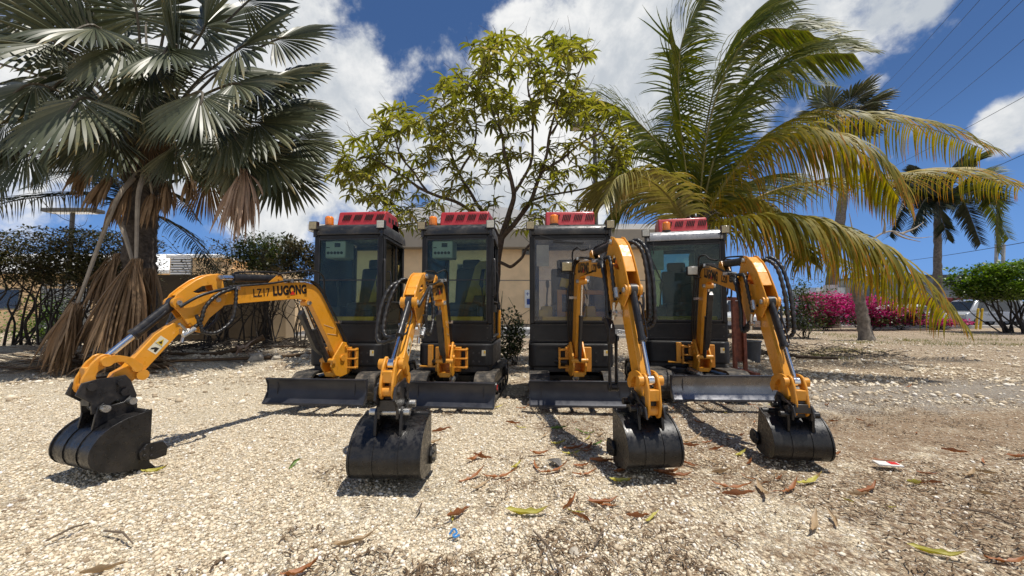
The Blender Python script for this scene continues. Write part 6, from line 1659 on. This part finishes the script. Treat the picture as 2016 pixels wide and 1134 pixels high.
for k in range(500):   # dark brushwood mass under the shrubs
    x = rnd.uniform(-8.5, -2.6); y = rnd.uniform(8.2, 10.6); z = gz(x, y) + rnd.uniform(.0, .18); a = rnd.uniform(0, PI); l = rnd.uniform(.2, .8)
    mb.tube([(x, y, z), (x + math.cos(a) * l * .5, y + math.sin(a) * l * .3, z + rnd.uniform(0, .08)), (x + math.cos(a) * l, y + math.sin(a) * l * .6, z + rnd.uniform(-.05, .1))], [.009, .008, .004], 4)
for k in range(260):
    x = rnd.uniform(4.2, 8.5); y = rnd.uniform(8.2, 10.5); z = gz(x, y) + rnd.uniform(.0, .12); a = rnd.uniform(0, PI); l = rnd.uniform(.15, .6)
    mb.tube([(x, y, z), (x + math.cos(a) * l * .5, y + math.sin(a) * l * .3, z + rnd.uniform(0, .06)), (x + math.cos(a) * l, y + math.sin(a) * l * .6, z + rnd.uniform(-.03, .06))], [.008, .007, .004], 4)
tag(mb.build('brushwood', ML['twig'], fix=False), 'tangle of dead brushwood along the rear edge of the lot', None, None, 'stuff')
# ------------------------------------------------------------------ buildings, walls, paving
MB_ = {}
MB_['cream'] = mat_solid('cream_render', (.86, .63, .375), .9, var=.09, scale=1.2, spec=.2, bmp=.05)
MB_['cream_shade'] = mat_solid('shaded_cream_trim', (.30, .265, .215), .9, var=.08, scale=1.0, spec=.2)  # cream darkened for the shaded upper band; also colours plinth, joint and frames
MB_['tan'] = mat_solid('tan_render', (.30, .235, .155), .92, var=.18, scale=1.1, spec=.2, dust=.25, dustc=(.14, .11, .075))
MB_['brown'] = mat_solid('tan_render_shaded', (.055, .042, .028), .92, var=.25, scale=1.1, spec=.2, dust=.2, dustc=(.07, .055, .04))  # the tan wall's shade is painted in as a darker base colour
MB_['white'] = mat_solid('white_roof', (.78, .78, .76), .6, var=.05, scale=1.5)
MB_['louvre'] = mat_solid('grey_louvre', (.36, .36, .35), .6, var=.12)
MB_['louvre_light'] = mat_solid('pale_louvre', (.58, .59, .60), .5, var=.08)
MB_['asphalt'] = mat_solid('asphalt', (.085, .085, .088), .9, var=.2, scale=3, bmp=.2, spec=.2)
MB_['paint'] = mat_solid('white_paint', (.75, .75, .73), .8, var=.12, scale=6)
MB_['concrete'] = mat_solid('concrete', (.46, .44, .40), .9, var=.2, scale=2, bmp=.2, spec=.2)
MB_['blue'] = mat_solid('sign_blue', (.03, .07, .26), .5)
MB_['glass'] = mat_solid('dark_glazing', (.02, .025, .03), .1, spec=.8)
MB_['rust'] = mat_solid('rusty_red_steel', (.16, .045, .025), .75, var=.4, scale=12, dust=.3, dustc=(.20, .09, .04))
MB_['grey_wall'] = mat_solid('grey_cladding', (.20, .21, .22), .6, var=.08)
MB_['wire'] = mat_solid('black_wire', (.012, .012, .014), .6)
MB_['pole'] = mat_solid('lamp_pole', (.09, .085, .08), .6, var=.15)
MB_['yellow'] = mat_solid('yellow_bollard', (.62, .43, .02), .55, var=.1)
MB_['plastic'] = mat_solid('dark_plastic', (.05, .055, .065), .5, var=.2)
def bld(mb, name, mat, parent=None, **k): return mb.build(name, MB_[mat], parent, **k)
def vgrid(x0, x1, y, z0, z1, mb):
    mb.box(((x0 + x1) / 2, y, (z0 + z1) / 2), (x1 - x0, .02, z1 - z0))

# parking lot in the middle distance, with painted bays
mb = MB(); mb.quad((-11, 15.2, -.002), (7.5, 15.2, -.002), (7.5, 22.3, -.002), (-11, 22.3, -.002)); mb.quad((-30, 22.3, -.002), (-9.5, 22.3, -.002), (-9.5, 60, -.002), (-30, 60, -.002))
tag(bld(mb, 'parking_lot', 'asphalt'), kind='structure')
mb = MB()
for i in range(8): mb.box((-8 + 2.0 * i, 20.3, .002), (.10, 3.4, .004))
tag(bld(mb, 'bay_markings', 'paint'), kind='structure')
mb = MB(); mb.box((-1.75, 15.1, .04), (19, .22, .16))
tag(bld(mb, 'kerb', 'concrete', bevel=.02), kind='structure')
for i, x in enumerate((-5, -3, -.92, .70, 2.9)):
    mb = MB(); mb.box((x, 21.7, .07), (1.45, .18, .13), taper=(.96, .6))
    tag(bld(mb, 'wheel_stop', 'paint', bevel=.02), ['white wheel stop by the wall, left of the gap between cabs', 'white wheel stop behind the second cab', 'white wheel stop seen left in the gap between the middle excavators', 'white wheel stop seen right in the gap between the middle excavators', 'white wheel stop behind the third cab'][i], 'wheel stop', 'wheel stops at the parking bays')
# road and kerb on the right
mb = MB(); mb.quad((8.5, 24.2, -.002), (90, 24.2, -.002), (90, 60, -.002), (8.5, 60, -.002)); tag(bld(mb, 'road', 'asphalt'), kind='structure')
mb = MB(); mb.box((31, 24.0, .06), (45, .3, .2)); tag(bld(mb, 'kerb', 'concrete', bevel=.02), kind='structure')

# cream building in the centre
YB = 22.8
bd = tag(empty('cream_building', (0, 0, 0)), 'long cream building with white roof behind the excavators', 'building')
xl, xr = W(650, 500, YB).x, W(1300, 500, YB).x
mb = MB(); mb.box(((xl + xr) / 2, YB + 3, 2.35), (xr - xl, 6, 4.7)); bld(mb, 'wall', 'cream', bd)
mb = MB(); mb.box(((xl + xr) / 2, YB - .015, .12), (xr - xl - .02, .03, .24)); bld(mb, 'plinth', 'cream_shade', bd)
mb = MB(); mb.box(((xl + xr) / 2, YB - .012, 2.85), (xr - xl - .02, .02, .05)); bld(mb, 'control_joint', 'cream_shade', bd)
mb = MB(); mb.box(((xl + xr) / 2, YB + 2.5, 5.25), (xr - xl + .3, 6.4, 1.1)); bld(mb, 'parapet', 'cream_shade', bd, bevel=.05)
mb = MB()
x0, x1 = W(735, 400, YB + 1).x, W(1085, 400, YB + 1).x; cxm = (x0 + x1) / 2; hwid = (x1 - x0) / 2
dome = [(cxm - hwid, 5.8)] + [(cxm + hwid * math.cos(PI * (1 - i / 16)), 5.8 + 1.55 * math.sin(PI * i / 16) ** .8 * 1.15) for i in range(17)] + [(cxm + hwid, 5.8)]
mb.prism(dome, YB + .6, YB + 9, axis='y'); bld(mb, 'roof', 'white', bd, smooth=40)
mb = MB(); mb.box((xl + 1.2, YB + 3, 6.0), (5, 6.3, .4)); mb.box((xr - 1.2, YB + 3, 6.0), (3.2, 6.3, .4)); bld(mb, 'roof_edge', 'white', bd)
for px0, px1, py0, py1 in ((1027, 1043, 480, 502), (900, 925, 520, 570), (840, 860, 520, 570)):
    a, b = W(px0, py1, YB), W(px1, py0, YB)
    mb = MB(); mb.box(((a.x + b.x) / 2, YB - .03, (a.z + b.z) / 2), (b.x - a.x, .06, b.z - a.z)); fr = bld(mb, 'window', 'cream_shade', bd)
    mb = MB(); mb.box(((a.x + b.x) / 2, YB - .065, (a.z + b.z) / 2), (b.x - a.x - .12, .012, b.z - a.z - .12)); bld(mb, 'pane', 'glass', fr)
a, b = W(1033, 606, YB - .1), W(1056, 571, YB - .1)
mb = MB(); mb.box(((a.x + b.x) / 2, YB - .05, (a.z + b.z) / 2), (b.x - a.x, .05, b.z - a.z))
sg = tag(bld(mb, 'notice_board', 'paint'), 'white notice with a blue panel fixed to the cream wall', 'sign')
mb = MB(); mb.box((a.x + .40, YB - .08, a.z + .36), (.56, .01, .34)); mb.box((a.x + .17, YB - .08, a.z + .82), (.035, .01, .20)); mb.box((a.x + .17, YB - .086, a.z + .82), (.20, .01, .035)); bld(mb, 'blue_panel', 'blue', sg)
mb = MB()
for i in range(3): mb.box((a.x + .44, YB - .08, a.z + .90 - i * .09), (.24, .01, .03))
bld(mb, 'text_lines', 'blue', sg)

# low tan boundary wall at the left, with its end pier
tw = tag(empty('tan_wall', (0, 0, 0)), 'low tan boundary wall ending in a square pier left of the excavators', 'wall')
xa, xb = W(286, 600, 13.6).x, W(533, 600, 13.6).x; zt_ = W(400, 541, 13.6).z
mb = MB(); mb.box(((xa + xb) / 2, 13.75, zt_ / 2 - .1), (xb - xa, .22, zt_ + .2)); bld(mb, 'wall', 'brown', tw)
xp = W(549, 600, 13.4).x
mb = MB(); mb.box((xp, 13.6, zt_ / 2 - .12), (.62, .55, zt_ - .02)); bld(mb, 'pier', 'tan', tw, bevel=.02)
# low cream wall far behind, beyond the driveway
mb = MB(); a, b = W(586, 650, 21), W(612, 636, 21); mb.box(((a.x + b.x) / 2 + .5, 21.2, .30), (b.x - a.x + 1, .25, .62)); mb.box(((a.x + b.x) / 2 + .5, 21.2, .64), (b.x - a.x + 1.06, .30, .06))
tag(bld(mb, 'garden_wall', 'cream'), 'low cream wall beside the teal car', 'wall')

# left building
lb = tag(empty('white_roofed_building', (0, 0, 0)), 'cream building with bright white roof seen through the hedge', 'building')
YL = 20
xL, xR = W(-120, 600, YL).x, W(336, 600, YL).x
mb = MB(); mb.box(((xL + xR) / 2, YL + 2.5, 1.55), (xR - xL, 5, 3.1)); bld(mb, 'wall', 'cream', lb)
mb = MB()
secs = [[(xL - .4, YL - .5, 2.95), (xR + .35, YL - .5, 2.95)], [(xL - .4, YL - .5, 3.12), (xR + .35, YL - .5, 3.12)], [(xL - .4, YL + 3, 4.45), (xR + .35, YL + 3, 4.45)], [(xL - .4, YL + 5.4, 3.2), (xR + .35, YL + 5.4, 3.2)], [(xL - .4, YL - .5, 2.95), (xR + .35, YL - .5, 2.95)]]
mb.strip(secs); bld(mb, 'roof', 'white', lb, smooth=20)
for px in (20, 110, 215):
    p = W(px, 575, YL); mb = MB(); mb.box((p.x, YL - .02, 1.65), (1.2, .06, 1.1)); f = bld(mb, 'window', 'cream_shade', lb); mb = MB(); mb.box((p.x, YL - .055, 1.65), (1.06, .012, .96)); bld(mb, 'pane', 'glass', f)
# box with louvred face and the wall running right
bx = tag(empty('plant_room', (0, 0, 0)), 'small cream plant room with louvred vent and white cap above the tan wall', 'building')
YV = 17.5
a, b = W(327, 660, YV), W(436, 508, YV)
mb = MB(); mb.box(((a.x + b.x) / 2, YV + 1.5, b.z / 2), (b.x - a.x, 3, b.z)); bld(mb, 'wall', 'cream', bx)
mb = MB(); mb.box(((a.x + b.x) / 2, YV + 1.5, b.z + .06), (b.x - a.x + .2, 3.2, .12)); bld(mb, 'roof', 'white', bx)
v0, v1 = W(337, 542, YV), W(380, 508, YV)
mb = MB(); mb.box(((v0.x + v1.x) / 2, YV - .02, (v0.z + v1.z) / 2 - .1), (v1.x - v0.x, .05, v1.z - v0.z + .2)); lv_ = bld(mb, 'vent', 'louvre', bx)
mb = MB()
for i in range(9): mb.box(((v0.x + v1.x) / 2, YV - .07, v0.z - .05 + i * .115), (v1.x - v0.x - .06, .07, .05), Matrix.Rotation(R(-30), 3, 'X'))
bld(mb, 'louvre_slats', 'louvre_light', lv_)
c_, d_ = W(436, 660, YV + .6), W(560, 530, YV + .6)
mb = MB(); mb.box(((c_.x + d_.x) / 2, YV + 1.5, d_.z / 2), (d_.x - c_.x - .02, 1.6, d_.z)); bld(mb, 'side_wing', 'cream', bx)
# louvred gate behind the hedge
gt = tag(empty('louvred_gate', (0, 0, 0)), 'grey louvred gate panel standing behind the hedge stems', 'gate')
YG = 12.9
a, b = W(78, 682, YG), W(176, 560, YG)
mb = MB()
for x in (a.x, (a.x + b.x) / 2, b.x): mb.box((x, YG, b.z / 2), (.07, .07, b.z))
mb.box(((a.x + b.x) / 2, YG + .002, b.z - .02), (b.x - a.x, .06, .06)); mb.box(((a.x + b.x) / 2, YG + .002, .12), (b.x - a.x, .06, .06)); bld(mb, 'frame', 'louvre', gt)
mb = MB()
n_ = 22
for i in range(n_): mb.box(((a.x + b.x) / 2, YG + .012, .2 + (b.z - .3) * i / n_), (b.x - a.x - .08, .012, .085), Matrix.Rotation(R(-28), 3, 'X'))
bld(mb, 'louvre_slats', 'louvre', gt)

# grey warehouse on the right
gb = tag(empty('grey_building', (0, 0, 0)), 'far grey flat roofed building between the drooping frond and the bush', 'building')
a, b = W(1740, 640, 42), W(1925, 545, 42)
mb = MB(); mb.box(((a.x + b.x) / 2, 45, b.z / 2), (b.x - a.x, 6, b.z)); bld(mb, 'wall', 'grey_wall', gb)
mb = MB(); mb.box(((a.x + b.x) / 2, 45, b.z + .1), (b.x - a.x + .3, 6.3, .25)); bld(mb, 'roof', 'plastic', gb)
a, b = W(1610, 640, 46), W(1735, 566, 46)
mb = MB(); mb.box(((a.x + b.x) / 2, 48, b.z / 2), (b.x - a.x, 4, b.z)); wb = tag(bld(mb, 'white_building', 'white'), 'low white building behind the pink flowers', 'building')
mb = MB(); mb.box(((a.x + b.x) / 2, 45.97, b.z * .55), (b.x - a.x - .6, .08, b.z * .3)); bld(mb, 'window', 'glass', wb)
# far dark tree line low on the horizon
mb = MB()
for k in range(5200):
    x = rnd.uniform(-130, 150); h = 3.2 * (.6 + .6 * noise.noise((x * .05, 2, 2)) + .35 * noise.noise((x * .3, 5, 1))); 
    leafcard(mb, Vector((x, 92 + rnd.uniform(-3, 3), rnd.uniform(0, max(.6, h)))), rnd.uniform(.8, 1.7), rnd.random())
tag(mb.build('treeline', ML['shrub'], fix=False, smooth=180), 'low distant line of trees on the horizon', None, None, 'stuff')
# small palm beyond the tan wall and the teal car
sp_ = tag(empty('small_palm', (0, 0, 0)), 'small dark palm above the teal car in the gap by the boom', 'palm tree')
c1 = W(585, 622, 34); mb = MB(); mb.tube([(c1.x, 34, 0), (c1.x, 34, c1.z)], [.22, .16], 8); mb.build('trunk', ML['bark'], sp_, fix=False)
for i in range(10):
    a = i * .63; d = Vector((math.cos(a), math.sin(a) * .7, .5)); frond(sp_, [c1, c1 + d * .9, c1 + d * 1.5 - UP * .1, c1 + d * 1.9 - UP * .7], .7, 22, ML['coco_dark'], 1.4, (0, 0, 0), .05, 400 + i, 'petiole', .04, segs=3)

# ------------------------------------------------------------------ vehicles
def car(name, label, cat, p, rz, L_, Wd, Hh, paint, van=False, colr=None):
    root = tag(empty(name, p, rz), label, cat)
    pm = mat_solid(name + '_paint', colr, .25, var=.04, coat=.8, metal=.2)
    gl = MB_['glass']; hx = L_ / 2
    low = [(-hx, .32), (-hx + .02, .62), (-hx + .10, .86), (-hx + .75 if not van else -hx + .45, .98 if not van else 1.02), (hx - .25, 1.02), (hx - .03, .92), (hx, .55), (hx - .05, .30)]
    mb = MB(); mb.prism(low, -Wd / 2, Wd / 2, axis='y')
    body = mb.build('body', pm, root, bevel=.06, seg=3)
    top = ([(-hx + .42, 1.02), (-hx + 1.05, Hh - .10), (-hx + 1.5, Hh), (hx - .35, Hh - .02), (hx - .10, Hh - .25), (hx - .04, 1.0)] if van else [(-hx + .75, .98), (-hx + 1.55, Hh - .06), (-hx + 1.95, Hh), (hx - 1.0, Hh - .03), (hx - .35, 1.02)])
    mb = MB(); n = len(top)
    i0 = [mb.add((x, -Wd / 2 * (1 if z < 1.1 else .84), z)) for x, z in top]; i1 = [mb.add((x, Wd / 2 * (1 if z < 1.1 else .84), z)) for x, z in top]
    mb.face(*i0); mb.face(*reversed(i1))
    for k in range(n): mb.face(i0[k], i1[k], i1[(k + 1) % n], i0[(k + 1) % n])
    mb.build('cabin', pm, body, bevel=.05, seg=3)
    zb_, zt2 = 1.06, Hh - .14
    def wx(z, s): return s * Wd / 2 * (1 - .16 * (z - 1.0) / (Hh - 1.0)) + s * .012
    for s in (-1, 1):
        xs_ = [(-hx + .80, -hx + 1.75), (-hx + 1.82, hx - 1.25), (hx - 1.18, hx - .42)] if van else [(-hx + 1.05, -hx + 2.1), (-hx + 2.17, hx - .85)]
        for j, (xa, xb) in enumerate(xs_):
            mb = MB(); sl = .38 if j == 0 else 0
            mb.quad((xa, wx(zb_, s), zb_), (xb, wx(zb_, s), zb_), (xb - (.18 if j == len(xs_) - 1 else 0), wx(zt2, s), zt2), (xa + sl, wx(zt2, s), zt2))
            mb.build('side_window', gl, root)
    mb = MB(); z0, z1 = 1.06, Hh - .14
    xf0 = -hx + (.46 if van else .80); xf1 = -hx + (1.0 if van else 1.50)
    mb.quad((xf0 - .02, -Wd * .43, z0), (xf0 - .02, Wd * .43, z0), (xf1 - .04, Wd * .37, z1), (xf1 - .04, -Wd * .37, z1)); mb.build('windscreen', gl, root)
    mb = MB(); xr0 = hx - (.02 if van else .35); xr1 = hx - (.10 if van else .92)
    mb.quad((xr0 + .03, Wd * .42, z0), (xr0 + .03, -Wd * .42, z0), (xr1 + .06, -Wd * .36, z1 - .05), (xr1 + .06, Wd * .36, z1 - .05)); mb.build('rear_screen', gl, root)
    for sx in (-hx + .82, hx - .78):
        for s in (-1, 1):
            mb = MB(); mb.lathe((sx, s * (Wd / 2 - .10), .31), [(.20, -.10), (.29, -.105), (.315, -.07), (.315, .07), (.29, .105), (.20, .10)], 20, 'y'); wh = mb.build('wheel', M['rubber'], root)
            mb = MB(); mb.lathe((sx, s * (Wd / 2 - .10), .31), [(.05, -.112), (.19, -.108), (.20, -.08), (.20, .08), (.19, .108), (.05, .112)], 14, 'y'); mb.build('rim', M['zinc'], wh)
    for s in (-1, 1):
        mb = MB(); mb.box((-hx + .06, s * Wd * .36, .74), (.10, .34, .14)); mb.build('headlight', M['lens'], root, bevel=.03)
        mb = MB(); mb.box((hx - .02, s * Wd * .42, .86), (.08, .16, .24)); mb.build('tail_light', M['red'], root, bevel=.02)
    mb = MB(); mb.box((-hx + .02, 0, .42), (.10, Wd * .8, .16)); mb.build('bumper', M['black'], root, bevel=.03)
    return root
def at(px, Y): p = W(px, 640, Y); return (p.x, Y, -.0)
car('parked_van', 'silver van parked behind the yellow posts at far right', 'van', at(1935, 27), R(2), 4.6, 1.75, 1.85, None, True, (.42, .44, .46))
car('parked_car', 'white car parked behind the hanging frond tips', 'car', at(1785, 27.5), R(182), 4.3, 1.75, 1.5, None, False, (.72, .73, .74))
car('parked_car', 'pale blue car cut off by the right edge of the picture', 'car', at(2045, 27.5), R(180), 4.3, 1.75, 1.5, None, False, (.50, .58, .68))
car('parked_car', 'silver car half hidden behind the rusty steel frame', 'car', at(1470, 16.5), R(60), 4.2, 1.75, 1.6, None, True, (.55, .57, .58))
car('parked_car', 'teal car parked in the gap between boom and cab', 'car', at(573, 24), R(80), 4.0, 1.7, 1.55, None, True, (.03, .22, .27))
# red tipper trailer
tr = tag(empty('red_trailer', at(1865, 29), 0), 'dark red tipper trailer behind the hanging frond', 'trailer')
MB_['trailer'] = mat_solid('trailer_red', (.16, .018, .014), .5, var=.15)
mb = MB(); mb.prism([(-2.3, .75), (2.0, .75), (2.7, 1.9), (-2.5, 2.05)], -1.0, 1.0, axis='y'); tb = bld(mb, 'tipper_body', 'trailer', tr, bevel=.03)
mb = MB()
for i in range(6): mb.box((-2.1 + i * .8, -1.03, 1.38), (.09, .05, 1.2))
bld(mb, 'body_ribs', 'trailer', tb)
mb = MB(); mb.box((0, 0, .62), (4.8, .8, .16)); mb.bar((-2.4, 0, .6), (-3.6, 0, .5), .12, .12); bld(mb, 'chassis', 'wire', tr)
for x in (-.6, .5):
    for s in (-1, 1):
        mb = MB(); mb.lathe((x, s * .85, .40), [(.2, -.12), (.38, -.125), (.40, -.08), (.40, .08), (.38, .125), (.2, .12)], 18, 'y'); mb.build('wheel', M['rubber'], tr)

# ------------------------------------------------------------------ posts, lamps, wires, odd items
for i, dx in enumerate((0, .24)):
    p = W(1921, 640, 22.3); mb = MB(); mb.tube([(0, 0, 0), (.20, 0, 1.15)], .055, 12); mb.lathe((.20, 0, 1.15), [(.055, 0), (.045, .03), (.01, .04)], 12)
    tag(bld(mb, 'bollard', 'yellow', None, loc=(p.x + dx, 22.3, 0)), ['left one of two leaning yellow posts beside the van', 'right one of two leaning yellow posts beside the van'][i], 'bollard', 'leaning yellow posts')
p = W(1965, 560, 36); 
for i, dx in enumerate((0, .65)):
    mb = MB(); mb.bar((0, 0, 0), (.75, 0, 7.3), .22, .12)
    tag(bld(mb, 'beam', 'concrete', None, loc=(p.x + dx - .6, 36, 0)), ['left slanting pale beam rising above the clipped bush', 'right slanting pale beam rising above the clipped bush'][i], 'beam')
def lamp(label, px, ytop, Y, headw, headpx):
    root = tag(empty('street_lamp', (W(px, 600, Y).x, Y, 0)), label, 'street lamp')
    zt_ = W(px, ytop, Y).z
    mb = MB(); mb.tube([(0, 0, 0), (0, 0, zt_)], [.09, .065], 10); mb.lathe((0, 0, 0), [(.2, 0), (.2, .03), (.1, .05), (.1, .2)], 10); bld(mb, 'pole', 'pole', root)
    hx = W(headpx, ytop, Y).x - W(px, ytop, Y).x
    mb = MB(); mb.bar((0, 0, zt_ - .05), (hx, 0, zt_ + .02), .06, .06); bld(mb, 'arm', 'pole', root)
    mb = MB(); mb.box((hx, 0, zt_ + .05), (headw, .45, .14)); hd = bld(mb, 'lamp_head', 'pole', root, bevel=.03)
    mb = MB(); mb.box((hx, 0, zt_ - .026), (headw * .8, .34, .015)); mb.build('lamp_lens', M['lens'], hd)
lamp('street lamp with square head half hidden in the mango leaves', 1175, 252, 12.5, .62, 1146)
lamp('dark floodlight post rising behind the hedge at left', 131, 418, 14, 1.9, 132)
for i, (a, b, c, d) in enumerate([(1905, -15, 1718, 190), (1938, -15, 1733, 208), (1995, -12, 1745, 232), (2016, -6, 1755, 240), (2025, 65, 1800, 250), (2030, 178, 1640, 385), (2030, 292, 1890, 350), (2030, 470, 1700, 520)]):
    p0 = W(a, b, 15); p1 = W(c, d, 46)
    d_ = p1 - p0; p0 = p0 - d_ * .12; 
    pts = [p0.lerp(p1, t / 14) - UP * (.5 * 4 * (t / 14) * (1 - t / 14)) * .5 for t in range(15)]
    mb = MB(); mb.tube(pts, .011 if i < 6 else .014, 5)
    tag(bld(mb, 'power_line', 'wire', smooth=180), ['topmost overhead cable crossing the upper right sky', 'second overhead cable from the top right', 'third overhead cable from the top, left of a close pair', 'right cable of the close pair near the top right corner', 'overhead cable meeting the right edge high up alone', 'overhead cable crossing above the small right cloud', 'overhead cable beside the distant dark palm crown', 'lowest overhead cable just over the clipped bush'][i], 'cable', 'overhead power lines')
# rusty frame beside the right machine
rf = tag(empty('steel_frame', (0, 0, 0)), 'rusty red steel frame standing behind the right end excavator', 'frame')
YR = 6.55
mb = MB()
xa, xb = W(1390, 600, YR).x, W(1463, 600, YR).x
zt_ = W(1463, 585, YR).z
for x in (xa, xb - .17, xb): mb.box((x, YR, zt_ / 2), (.055, .055, zt_))
mb.box(((xa + xb) / 2, YR - .005, .04), (xb - xa + .1, .07, .06)); mb.box(((xa + xb) / 2, YR - .002, zt_ - .03), (xb - xa, .06, .055))
for x in (xa, xb): mb.box((x, YR + .02, .035), (.08, .7, .05))
bld(mb, 'frame', 'rust', rf, bevel=.004)
mb = MB(); mb.box((xb - .085, YR + .03, zt_ * .55), (.16, .004, zt_ * .8)); bld(mb, 'panel', 'rust', rf)
p = W(1478, 690, 8.0)
mb = MB(); mb.lathe((0, 0, 0), [(.16, 0), (.19, .40), (.21, .42), (.20, .44), (.175, .43), (.15, .05)], 20)
tag(bld(mb, 'bucket_tub', 'plastic', None, loc=(p.x, 8.0, gz(p.x, 8))), 'dark grey plastic tub on the ground behind the rusty frame', 'tub')
